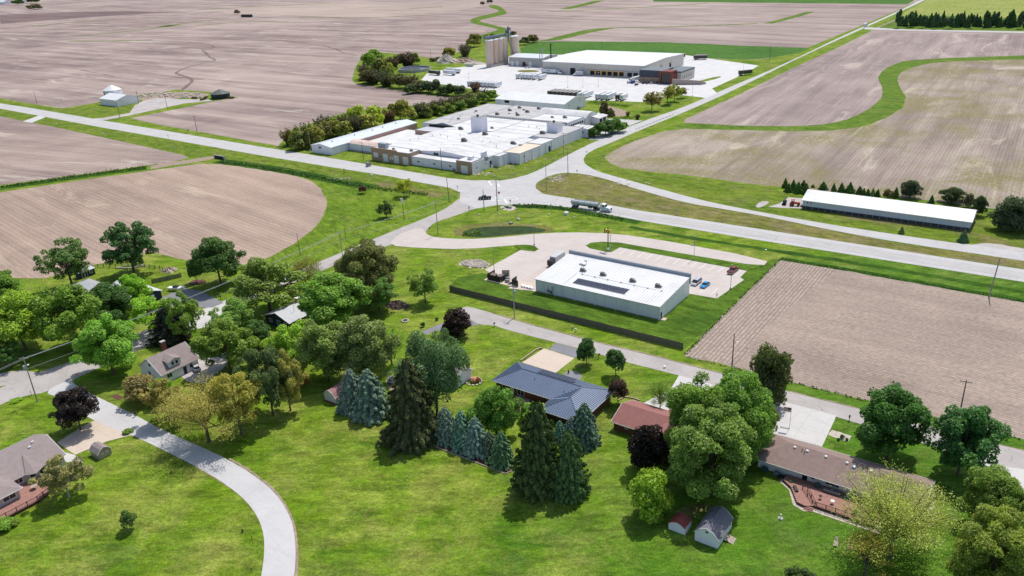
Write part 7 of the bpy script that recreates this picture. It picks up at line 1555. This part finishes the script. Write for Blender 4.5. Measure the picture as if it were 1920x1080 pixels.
wires('power line along the street from the hanging light pole', G(1371.7, 698), 10.9, G(1797, 787), 10.2, ((-.8, 0), (.8, 0)), .012, M_wired, 1.0)
# ---------------- signs
M_red = paint('sign_red', (.42, .02, .025), .5); M_green = paint('sign_green', (.01, .12, .09), .5); M_yell = paint('sign_yellow', (.72, .55, .05), .5)
def stop_sign(px, py, lb, rz, H=2.3, r=.42):
    q = G(px, py); t = thing('stop_sign', lb, 'stop sign', (q.x, q.y, .03), rz); MB().cyl(0, .05, 0, H+.35, .04, .04, 6).build('post', M_steel, t)
    P = [(r*math.cos(R_(22.5+45*k)), H+r*math.sin(R_(22.5+45*k))) for k in range(8)]; MB().extr(P, -.02, .005, 'y').build('plate', M_red, t)
    P2 = [(p[0]*1.08, H+(p[1]-H)*1.08) for p in P]; MB().extr(P2, .008, .02, 'y').build('border', M_frame, t); text(t, 'STOP', (0, -.024, H), (R_(90), 0, 0), r*.72, M_frame, .003)
stop_sign(148, 716, 'red stop sign at the mouth of the curved drive', R_(20)); stop_sign(936, 373, 'red stop sign on the painted island at the crossroads', R_(30), 2.9, .55); stop_sign(806, 437, 'small red stop sign at the access road corner', R_(80), 2.0, .4)
def board(px, py, w, h, H, mat, lb, rz=0.0, nm='road_sign', cat='road sign', legs=2, txt=None, tm=None):
    q = G(px, py); t = thing(nm, lb, cat, (q.x, q.y, .03), rz); MB().box(-w/2, w/2, -.03, .03, H-h, H).build('panel', mat, t)
    for s in ((-1, 1) if legs == 2 else (0,)): MB().box(s*w*.38-.05, s*w*.38+.05, .035, .12, 0, H-.1).build('post', M_steel, t)
    if txt: text(t, txt, (0, -.036, H-h/2), (R_(90), 0, 0), h*.5, tm or M_frame, .003)
    return t
board(880, 401, 2.3, .9, 3.4, M_green, 'green guide sign on two posts beside the street', R_(-60)); board(923, 321, 3.0, 2.2, 3.2, M_frame, 'white blank board on posts on the factory lawn', R_(-30), 'lawn_sign', 'sign')
board(957, 385, .7, .9, 2.6, M_steel, 'back of a small road sign on the highway verge', R_(0), legs=1); board(646, 325, .7, .8, 2.4, M_navy, 'small dark road sign across from the long wing', 0, legs=1); board(796, 328, .6, .9, 2.6, M_frame, 'small white sign before the low factory front', 0, legs=1); board(316, 260, .7, .9, 2.4, M_steel, 'small sign at the highway edge below the farmstead', 0, legs=1)
board(858, 357, .5, .5, 2.2, M_navy, 'small blue sign at the left corner of the crossroads', 0, legs=1); board(1100, 291, .6, .7, 2.2, M_steel, 'small sign at the curve of the frontage road', 0, legs=1); board(1082, 328, .6, .8, 2.6, M_steel, 'small sign on the far tip of the grass triangle', 0, legs=1); board(1269, 403, .6, 1.6, 2.6, M_steel, 'small sign between the highway and frontage road', 0, legs=1); board(582, 286, .7, .9, 1.6, M_frame, 'white box sign at the foot of the lamp pole by the long wing', 0, legs=1)
board(59, 742, .5, .8, 1.6, M_frame, 'small white sign post left of the lower left pole', 0, legs=1); board(1344, 557, .3, .9, 1.3, M_hvac, 'small leaning post at the lot corner', 0, legs=1)
q = G(1140, 469.5); t = thing('pole_sign', 'yellow and black store sign on a black pole in the grass island', 'sign', (q.x, q.y, .15), R_(-8))
MB().cyl(0, 0, 0, .8, .45, .45, 10).build('base', M_frame, t); MB().cyl(0, 0, .8, 8.8, .19, .19, 8).build('post', M_black, t); MB().cyl(.9, .2, 0, 9.2, .1, .1, 8).build('post', M_poleg, t)
o = MB().box(-1.2, 1.3, -.2, .2, 6.6, 8.0).build('cabinet', M_yell, t); MB().box(-1.6, -1.21, -.22, .22, 6.4, 8.2).build('cabinet_end', M_black, t); MB().box(-.8, .8, -.215, -.202, 6.8, 7.8).build('emblem', M_black, o); MB().box(-.4, .4, -.23, -.216, 7.1, 7.5).build('emblem_mark', M_yell, o)
# flag
q = G(1480, 804); t = thing('flag_pole', 'slim pole flying the striped flag beside the big driveway', 'flag', (q.x, q.y, .06), R_(10)); MB().cyl(0, 0, 0, 5.6, .05, .035, 8).build('post', M_poleg, t); FW = (-1.75, 0)
for k in range(13): MB().box(-1.75, -.06, -.012, .012, 4.35+k*.09, 4.35+(k+1)*.09-.002).build('stripe', M_red if k % 2 == 0 else M_frame, t)
MB().box(-.75, -.05, -.02, .02, 4.89, 5.53).build('canton', M_navy, t)
m = MB()
for i in range(6):
    for j in range(4): m.box(-.70+i*.11, -.67+i*.11, -.024, .024, 4.95+j*.14, 4.98+j*.14)
m.build('canton_stars', M_frame, t)
MB().box(-2.1, .1, -.3, .3, .0, .12).build('kerb', M_concd, t)
# mailboxes, hydrants, boxes
def mailbox(px, py, lb, mat=M_black, big=False):
    q = G(px, py); t = thing('mailbox', lb, 'mailbox', (q.x, q.y, .04), R_(10)); MB().box(-.07, .07, -.07, .07, 0, 1.05).build('post', mat, t); m = MB(); m.extr([(-.2, 1.05), (-.2, 1.3), (-.1, 1.42), (.1, 1.42), (.2, 1.3), (.2, 1.05)], -.35, .35, 'y'); m.build('box', mat, t)
mailbox(927, 613, 'dark mailbox by the cul-de-sac apron'); mailbox(1123, 672, 'dark mailbox between the two small round trees'); mailbox(1592, 789, 'dark mailbox left of the dark maples'); mailbox(414, 562, 'dark mailbox under the power lines'); mailbox(255, 781, 'dark mailbox on the verge of the curved drive')
def hydrant(px, py, lb, mat): q = G(px, py); t = thing('hydrant', lb, 'hydrant', (q.x, q.y, .03)); MB().cyl(0, 0, 0, .6, .16, .14, 8).build('body', mat, t); MB().ball((0, 0, .62), .17, .14, 8, 4).build('cap', mat, t); MB().cylx(-.26, .26, 0, .42, .08, 6).build('nozzle', mat, t)
hydrant(322, 887, 'small orange hydrant on the shaded lawn below the drive', OR); hydrant(455, 998, 'small dark hydrant by the curve of the drive', M_black)
def cabinet(px, py, w, h, lb, mat=M_poleg): q = G(px, py); t = thing('utility_box', lb, 'utility box', (q.x, q.y, .03)); MB().box(-w/2, w/2, -w/2, w/2, 0, h).build('body', mat, t, bevel=.03); MB().box(-w/2-.03, w/2+.03, -w/2-.03, w/2+.03, h, h+.06).build('lid', mat, t)
cabinet(1073, 588+30, .35, 1.0, 'left of two short utility pedestals on the grass strip'); cabinet(1080, 622, .35, 1.0, 'right of two short utility pedestals on the grass strip', M_frame); cabinet(1246, 690, .5, .5, 'white utility lid on the lawn by the street', M_frame); cabinet(958, 420, 1.3, .7, 'dark transformer box on the grass above the pond', M_hvac); cabinet(1062, 403, 1.5, 1.2, 'white culvert end box in the ditch', M_frame); cabinet(697, 330, .8, .8, 'pale valve box across from the brick front', M_frame)
cabinet(353, 245, .7, .6, 'small teal utility box in the verge', M_green); cabinet(106, 234, .8, .8, 'white marker box at the field entrance', M_frame); cabinet(193, 252, .7, .9, 'small white marker post box in the verge', M_frame); cabinet(1298, 460, .8, .3, 'dark drain box in the long verge', M_hvac); cabinet(1436, 470, .5, .4, 'small white drain marker near the field corner', M_frame); cabinet(691, 312, 2.0, 2.2, 'dark dumpster against the brick front', M_hvac)
# well ring, planter, trampoline, fire pit
q = G(760, 602); t = thing('fire_ring', 'pale round stone ring on the back lawn', 'fire pit', (q.x, q.y, .03))
for k in range(14): a = 2*math.pi*k/14; m = MB(); c = (1.0*math.cos(a), 1.0*math.sin(a)); m.box(c[0]-.2, c[0]+.2, c[1]-.2, c[1]+.2, 0, .28); m.build('stone', M_rock, t)
MB().cyl(0, 0, 0, .1, .78, .78, 14).build('ash', M_black, t)
q = G(742, 716); t = thing('trampoline', 'round trampoline with net half hidden by the giant olive spruce', 'trampoline', (q.x, q.y, .03)); n = 18
MB().cyl(0, 0, .82, .86, 1.95, 1.95, n).build('mat', M_black, t); m = MB()
for k in range(n): a, b = 2*math.pi*k/n, 2*math.pi*(k+1)/n; m.tube((2.1*math.cos(a), 2.1*math.sin(a), .85), (2.1*math.cos(b), 2.1*math.sin(b), .85), .12, .12, 5); m.tube((2.1*math.cos(a), 2.1*math.sin(a), 2.4), (2.1*math.cos(b), 2.1*math.sin(b), 2.4), .05, .05, 5)
m.build('ring', paint('pale_blue', (.35, .45, .50), .5), t)
for k in range(6): a = 2*math.pi*k/6; MB().cyl(2.1*math.cos(a), 2.1*math.sin(a), 0, 2.4, .04, .04, 6).build('leg', M_poleg, t)
area('worn_ring', [(722, 712), (736, 706), (745, 722), (738, 734), (726, 728)], .03, M_dirt, 1)
q = G(889, 716); t = thing('boulder_planter', 'orange boulder with a rust shrub in a round stone bed', 'boulder', (q.x, q.y, .03)); MB().ball((0, 0, .5), 1.1, .9, 8, 5).build('rock', paint('orange_rock', (.50, .23, .13), .9, 0, .2, 2), t)
m = MB()
for k in range(12): a = 2*math.pi*k/12; m.box(2.0*math.cos(a)-.25, 2.0*math.cos(a)+.25, 2.0*math.sin(a)-.25, 2.0*math.sin(a)+.25, 0, .25)
m.build('edging', M_rock, t); tree('shrub', q.x+.9, q.y+.4, 1.3, 1.6, (.10, .03, .02), 'rust red shrub beside the orange boulder')
# edging boards of the mulch bed
P = [G(818, 839), G(947, 889), G(969, 881)]
t = thing('timber_edging', 'low timber edging along the front of the spruce bed', 'edging', (P[0].x, P[0].y, .02), world=True)
for a, b in ((P[0], P[1]), (P[1], P[2])):
    L = (b-a).length; n = max(1, int(L/2.4)); 
    for k in range(n): p = a+(b-a)*(k/n); q = a+(b-a)*((k+.985)/n); m = MB(); m.prism(strip_pts([(p.x, p.y), (q.x, q.y)], .16), .02, .24); m.build('timber', M_wood, t)
def wallrow(lb, pts, hgt_, w, mat, nm='retaining_wall', cat='wall', piece='block', step=1.2):
    t = thing(nm, lb, cat, (pts[0].x, pts[0].y, .02), world=True)
    for a, b in zip(pts[:-1], pts[1:]):
        L = (b-a).length; n = max(1, int(L/step))
        for k in range(n): p = a+(b-a)*(k/n); q = a+(b-a)*((k+.98)/n); m = MB(); m.prism(strip_pts([(p.x, p.y), (q.x, q.y)], w), .02, hgt_*(1+rng.uniform(-.04, .04))); m.build(piece, mat, t)
wallrow('low tan retaining wall along the left side of the pale driveway pad', [G(976, 678), G(1004, 658), G(1013, 654), G(1016, 655)], .5, .3, paint('tan_block', (.48, .36, .25), .9)); wallrow('curved brick edging around the bed between the two roofs', [G(1158, 752), G(1172, 745), G(1190, 748), G(1200, 752)], .3, .3, M_brickP)
area('mulch_circle', [(1055, 700), (1064, 696), (1080, 696), (1090, 703), (1092, 711), (1078, 714), (1066, 708)], .05, M_blackt, 1)
q = G(1064, 697); cabinet(1066, 700, .3, .9, 'small black lamp post base at the dark mulch circle', M_black)
# long picket fence in panels
def picket_fence(lb, pts, H, mat, pw=2.44, nm='privacy_fence'):
    t = thing(nm, lb, 'fence', (pts[0].x, pts[0].y, .02), world=True)
    for a, b in zip(pts[:-1], pts[1:]):
        L = (b-a).length; n = max(1, round(L/pw)); d = (b-a).normalized(); nn = Vector((-d.y, d.x, 0))
        for k in range(n):
            p = a+(b-a)*(k/n); m = MB(); w = L/n; c = int(w/.152); hh = H+rng.uniform(-.05, .05)
            for j in range(c):
                u = p+d*(.05+j*w/c); v = u+d*(w/c-.018); h2 = hh+rng.uniform(-.03, .02); m.prism([(u.x, u.y), (v.x, v.y), (v.x+nn.x*.03, v.y+nn.y*.03), (u.x+nn.x*.03, u.y+nn.y*.03)], .06, h2)
            for z in (.5, H*.85): u = p+nn*.035; v = p+d*w+nn*.035; m.prism([(u.x, u.y), (v.x, v.y), (v.x+nn.x*.05, v.y+nn.y*.05), (u.x+nn.x*.05, u.y+nn.y*.05)], z, z+.1)
            m.build('fence_panel', mat, t)
            m = MB(); u = p+nn*.09; m.box(u.x-.05, u.x+.05, u.y-.05, u.y+.05, 0, H); m.build('fence_post', mat, t)
picket_fence('long dark weathered board fence between the store lawn and the street', [Vector((-161.5, 185.3, 0)), Vector((-77.9, 185.3, 0))], 2.1, M_fencew)
picket_fence('short dark privacy fence behind the navy garage', [Vector((-260.0, 137.8, 0)), Vector((-255.8, 147.0, 0))], 1.7, M_fencew)
def post_fence(lb, pts, H, mat, sp=2.5, rails=2):
    t = thing('rail_fence', lb, 'fence', (pts[0].x, pts[0].y, .02), world=True)
    for a, b in zip(pts[:-1], pts[1:]):
        L = (b-a).length; n = max(1, round(L/sp))
        for k in range(n+1): p = a+(b-a)*(k/n); MB().box(p.x-.09, p.x+.09, p.y-.09, p.y+.09, 0, H).build('fence_post', mat, t)
        for r_ in range(rails): z = H*(.45+.4*r_); MB().tube((a.x, a.y, z), (b.x, b.y, z), .05, .05, 4).build('fence_rail', mat, t)
post_fence('dark post and rail fence around the garden at the field edge', [Vector((-297, 136, 0)), Vector((-290, 139, 0)), Vector((-283, 145, 0))], 1.4, M_pole); post_fence('dark post fence running to the garden heap', [Vector((-283, 145, 0)), Vector((-270.6, 147.7, 0)), Vector((-262.3, 146.3, 0))], 1.4, M_pole)
t = thing('raised_bed', 'pale timber raised bed under the wind-blown tree', 'garden bed', (-283, 142, .02), world=True)
for a, b in (((-287, 139.6), (-281, 142.5)), ((-281, 142.5), (-279, 147)), ((-287, 139.6), (-285.4, 143)), ((-285.4, 143), (-279, 147))): m = MB(); m.prism(strip_pts([a, b], .3), .0, .5); m.build('timber', M_rock, t)
q = G(318, 507); mound('brush_heap', q.x, q.y, 3.2, 2.6, 1.0, M_wood, 'heap of cut branches beyond the dark privacy fence', 'brush pile', .6)
area('mulch_ring', [(352, 531), (365, 524), (385, 525), (388, 530), (372, 535), (355, 535)], .05, M_mulch, 1)
# fenced junk corner of the lot
t = thing('dumpster_enclosure', 'dark slatted dumpster enclosure with one open gate at the lot corner', 'enclosure', (-150, 201, .05), world=True)
MB().box(-157.2, -139.5, 198.6, 204.2, .02, .10).build('slab', M_pad, t)
def slatwall(a, b, H, lab=None):
    a = Vector((*a, 0)); b = Vector((*b, 0)); L = (b-a).length; n = int(L/.35); d = (b-a)/L; m = MB()
    for k in range(n): u = a+d*(k*L/n); v = a+d*((k+.86)*L/n); m.prism(strip_pts([(u.x, u.y), (v.x, v.y)], .06), .12, H)
    m.build('slat_wall', M_black, t)
slatwall((-156.2, 199.4), (-150.6, 199.2), 2.2); slatwall((-156.2, 199.4), (-156.3, 204.0), 2.2); slatwall((-150.5, 199.2), (-150.5, 203.8), 2.2); slatwall((-153.4, 204.2), (-151.2, 205.6), 2.4); slatwall((-145.9, 199.4), (-143.2, 199.3), 2.3); slatwall((-145.9, 199.4), (-146.2, 202.8), 2.3)
for x, y, w, d, h, mt, lb in ((-154.8, 201.2, 2.2, 1.6, 1.5, M_green, 'teal dumpster inside the slatted enclosure'), (-152.2, 201.6, 1.8, 1.6, 1.4, M_hvac, 'brown-lidded dumpster inside the enclosure')):
    o = thing('dumpster', lb, 'dumpster', (x, y, .11)); MB().box(-w/2, w/2, -d/2, d/2, .12, h).build('body', mt, o); MB().slab([(-w/2, -d/2, h+.05), (w/2, -d/2, h+.05), (w/2, d/2, h+.3), (-w/2, d/2, h+.3)], .05).build('lid', paint('brown_lid', (.22, .15, .13), .7), o)
    for s in (-1, 1): MB().cyly(s*w*.35, -.1, .1, .06, .06, 8).build('wheel', TY, o)
random.seed(3)
for k in range(9):
    x = -149.8+rng.uniform(0, 3.4); y = 199.6+rng.uniform(0, 3.6); s = rng.uniform(.35, .7); mt = (M_hvac, M_poleg, M_frame, M_black)[k % 4]
    m = MB(); m.box(x-s, x+s, y-s*.6, y+s*.6, .11, .11+s*1.4); solo('scrap_crate', m, mt, ('dark', 'grey', 'white', 'black')[k % 4]+' scrap item in the clutter between the two slatted screens, '+('lowest', 'leftmost', 'front', 'tall', 'rear', 'small', 'right', 'middle', 'topmost')[k]+' of its kind', 'crate', (x, y, .11), 'scrap between the slatted screens')
for k in range(4):
    x = -141.8+k*1.15; m = MB(); m.prism([(x-.6, 199.7), (x+.35, 199.5), (x+.45, 200.4), (x-.5, 200.6)], .11, [.9, .5, .6, 1.0]); solo('white_slab', m, M_frame, ('leftmost', 'second', 'third', 'rightmost')[k]+' white plastic piece on the lot edge beside the store corner', 'board', (x, 200, .11), 'white pieces at the lot edge')
# scattered rocks
for k, (px, py) in enumerate(((944, 391), (951, 393), (958, 390), (966, 392), (1029, 403), (972, 412), (937, 402), (898, 403), (1076, 408))):
    q = G(px, py); s = rng.uniform(.4, .9); m = MB(); m.ball((0, 0, s*.3), s, s*.55, 7, 4); o = m.build('boulder', M_rock); o.location = (q.x, q.y, .02); tag(o, ('first', 'second', 'third', 'fourth', 'fifth', 'sixth', 'seventh', 'eighth', 'ninth')[k]+' pale boulder from the west in the ditch by the crossroads', 'boulder', 'boulders in the ditch by the crossroads')
t = thing('culvert', 'concrete culvert headwall among broken stone at the crossroads verge', 'culvert', (-190.5, 262, .02), world=True); q = G(952, 390)
MB().box(q.x-2, q.x+2, q.y-.3, q.y+.3, 0, 1.0).build('headwall', M_concd, t); MB().cyly(q.x, q.y-.35, q.y-.31, .5, .42, 12).build('opening', M_dark, t); area('stone_apron', [(938, 386), (962, 385), (970, 392), (955, 396), (940, 393)], .05, M_rock, 1, .3, 1)
t = thing('culvert', 'dark box culvert beside the highway above the stubble field', 'culvert', tuple(G(414, 298)), world=True); q = G(414, 298); MB().box(q.x-5, q.x+5, q.y-1, q.y-.4, 0, 2.2).build('headwall', M_concd, t); MB().box(q.x-4, q.x+4, q.y-1.03, q.y-1.005, .1, 1.8).build('opening', M_dark, t)
area('stony_ditch', [(278, 312), (310, 306), (350, 300), (400, 293), (408, 297), (360, 305), (320, 311), (285, 317)], .055, M_dirt, 0, 1.0, 2)
# guard rail at the north road
t = thing('guard_rail', 'grey guard rail along the bend of the north road', 'guard rail', tuple(G(1230, 232)), world=True); a = G(1192, 244); b = G(1262, 216)
for k in range(12): p = a+(b-a)*(k/11); MB().box(p.x-.08, p.x+.08, p.y-.08, p.y+.08, 0, .75).build('post', M_pole, t)
MB().tube((a.x-.15, a.y, .62), (b.x-.15, b.y, .62), .12, .12, 4).build('beam', M_poleg, t)
# loose rubble and limestone lines in the farm pebble yard
V = []; m = MB()
for k in range(140):
    q = G(rng.uniform(262, 380), rng.uniform(174, 183)); s = rng.uniform(.4, 1.6); m.ball((q.x, q.y, s*.3), s, s*.6, 5, 3)
o = m.build('rubble', M_rock); o['kind'] = 'stuff'
m = MB()
for k in range(420):
    a = rng.uniform(0, 6.28); r = math.sqrt(rng.uniform(0, 1)); c = G(890, 495); s = rng.uniform(.12, .35); m.ball((c.x+5.6*r*math.cos(a), c.y+3.6*r*math.sin(a), .3), s, s*.7, 5, 3)
o = m.build('broken_stone', M_rock); o['kind'] = 'stuff'
V = None; m = MB()
for (ax_, ay_, w_, h_, n_) in ((1045, 336, 18, 6, 60), (1180, 345, 40, 8, 30), (900, 326, 30, 4, 50), (1000, 300, 40, 8, 45), (960, 312, 30, 6, 25), (640, 318+16, 30, 4, 20)):
    for k in range(n_):
        q = G(ax_+rng.normal()*w_*.5, ay_+rng.normal()*h_*.5); s_ = rng.uniform(.2, .7); m.ball((q.x, q.y, s_*.1), s_, s_*.4, 5, 3)
o = m.build('scattered_stone', M_rock); o['kind'] = 'stuff'
# distant farmstead
for px, py, w, lb in ((8, 8, 26, 'far white farm building at the top left corner'), (40, 6, 14, 'small far white shed between dark trees')):
    q = G(px, py); simple_house('far_farm_building', lb, q.x-w, q.x+w, q.y-12, q.y+12, 8, 14, 'x', M_wroof, M_wwall, cat='barn')
q = G(463, 32); m = MB(); m.box(q.x-14, q.x+14, q.y-3, q.y+3, 0, 5); solo('field_machine', m, M_black, 'dark planter working alone far out in the field', 'farm machine', (q.x, q.y, 0))
q = G(1623, 50); t = thing('distant_truck', 'white truck far away at the top of the north road', 'truck', (q.x, q.y, .07), R_(90)); MB().box(-6, 2, -1.3, 1.3, 1, 4).build('box', M_frame, t); MB().box(2.05, 4, -1.2, 1.2, .8, 2.8).build('cab', M_hvac, t)
for a_ in (-4, 3): wheel(t, a_, -1, .5, .4, -1); wheel(t, a_, 1, .5, .4, 1)
# low shrubs and beds
for px, py, h, w, c, lb, kk in ((860, 612, 1.0, 1.2, GRD, 'tiny round shrub left of the purple maple', 'shrub'), (793, 613, 1.4, 1.6, GRD, 'round dark shrub on the back lawn left of the cul-de-sac', 'shrub'), (819, 601, .9, 1.1, GRD, 'small dark shrub near the cul-de-sac end', 'shrub'), (8, 990, 1.6, 4.5, (.055, .11, .015), 'clipped hedge at the left picture edge below the deck', 'shrub'), (24, 986, 1.3, 2.5, (.05, .10, .015), 'end of the clipped hedge below the deck', 'shrub'),
                               (1579, 822, .8, 1.0, GRD, 'dark shrub in the pale gravel bed by the driveway', 'shrub'), (1572, 826, .6, .7, GRD, 'tiny shrub left in the pale gravel bed', 'shrub'), (1588, 826, .6, .8, GRD, 'small shrub at the right of the pale gravel bed', 'shrub'), (963, 712, .9, 1.2, GRD, 'low shrub at the left brick corner of the metal roofed house', 'shrub'), (240, 812, .8, 2.4, (.04, .10, .012), 'low green plants by the driveway corner', 'shrub'),
                               (30, 752, .5, 3.2, (.06, .16, .012), 'strip of bright low plants beside the lower left pole', 'shrub'), (255, 745, .5, 1.6, GRD, 'dark plants in the small stone planter near the drive', 'shrub'), (395, 725, 1.4, 2.0, (.12, .10, .06), 'dry shrub beside the cape house drive', 'shrub')):
    q = G(px, py); tree(kk, q.x, q.y, h*1.2, w, c, lb)
area('gravel_bed', [(1560, 806), (1597, 818), (1590, 829), (1553, 816)], .05, M_rock, 0, .15, .8); area('stone_planter', [(208, 743), (218, 739), (232, 745), (222, 751)], .06, M_mulch)
area('bark_bed', [(268, 690), (262, 715), (305, 762), (320, 748), (300, 712)], .035, M_mulch, 1); area('worn_ground', [(1262, 962), (1290, 945), (1330, 944), (1345, 952), (1310, 962), (1290, 985)], .032, M_turf_brown, 1, .5, 2)
area('garden_bed', [(1746, 905), (1755, 912), (1748, 985), (1735, 995), (1722, 980)], .05, M_rock, 1)

for k, (px, py) in enumerate(((473, 1012), (472, 1072))):
    q = G(px, py); t = thing('path_light', ('upper', 'lower')[k]+' black path light inside the curve of the drive', 'path light', (q.x, q.y, .03)); MB().cyl(0, 0, 0, .7, .05, .05, 6).build('post', M_black, t); MB().cyl(0, 0, .7, .85, .14, .1, 8).build('lamp_head', M_black, t)
strip('drive_edge', [(430, 860), (492, 898), (527, 934), (547, 970), (554.5, 1000), (557.5, 1040), (556, 1080), (548, 1140)], .5, .061, M_dirt, 2, .22, 1)
strip('drive_edge', [(497, 1060), (498, 1030), (496, 1000), (483, 966), (457, 933), (412, 901), (375, 880)], .3, .061, M_dirt, 2, .15, 1)
strip('street_edge', [(940, 592), (1018, 614), (1120, 641.5), (1209, 662.5), (1320, 691.5), (1400, 711)], .5, .05, M_dirt, 1, .25, 1.5)
strip('street_edge', [(1480, 734), (1600, 763.5), (1920, 845)], .5, .05, M_dirt, 1, .25, 1.5)
q = G(277, 742); tree('shrub', q.x, q.y, .9, 1.2, GRD, 'small dark clump on the verge right of the stone planter')
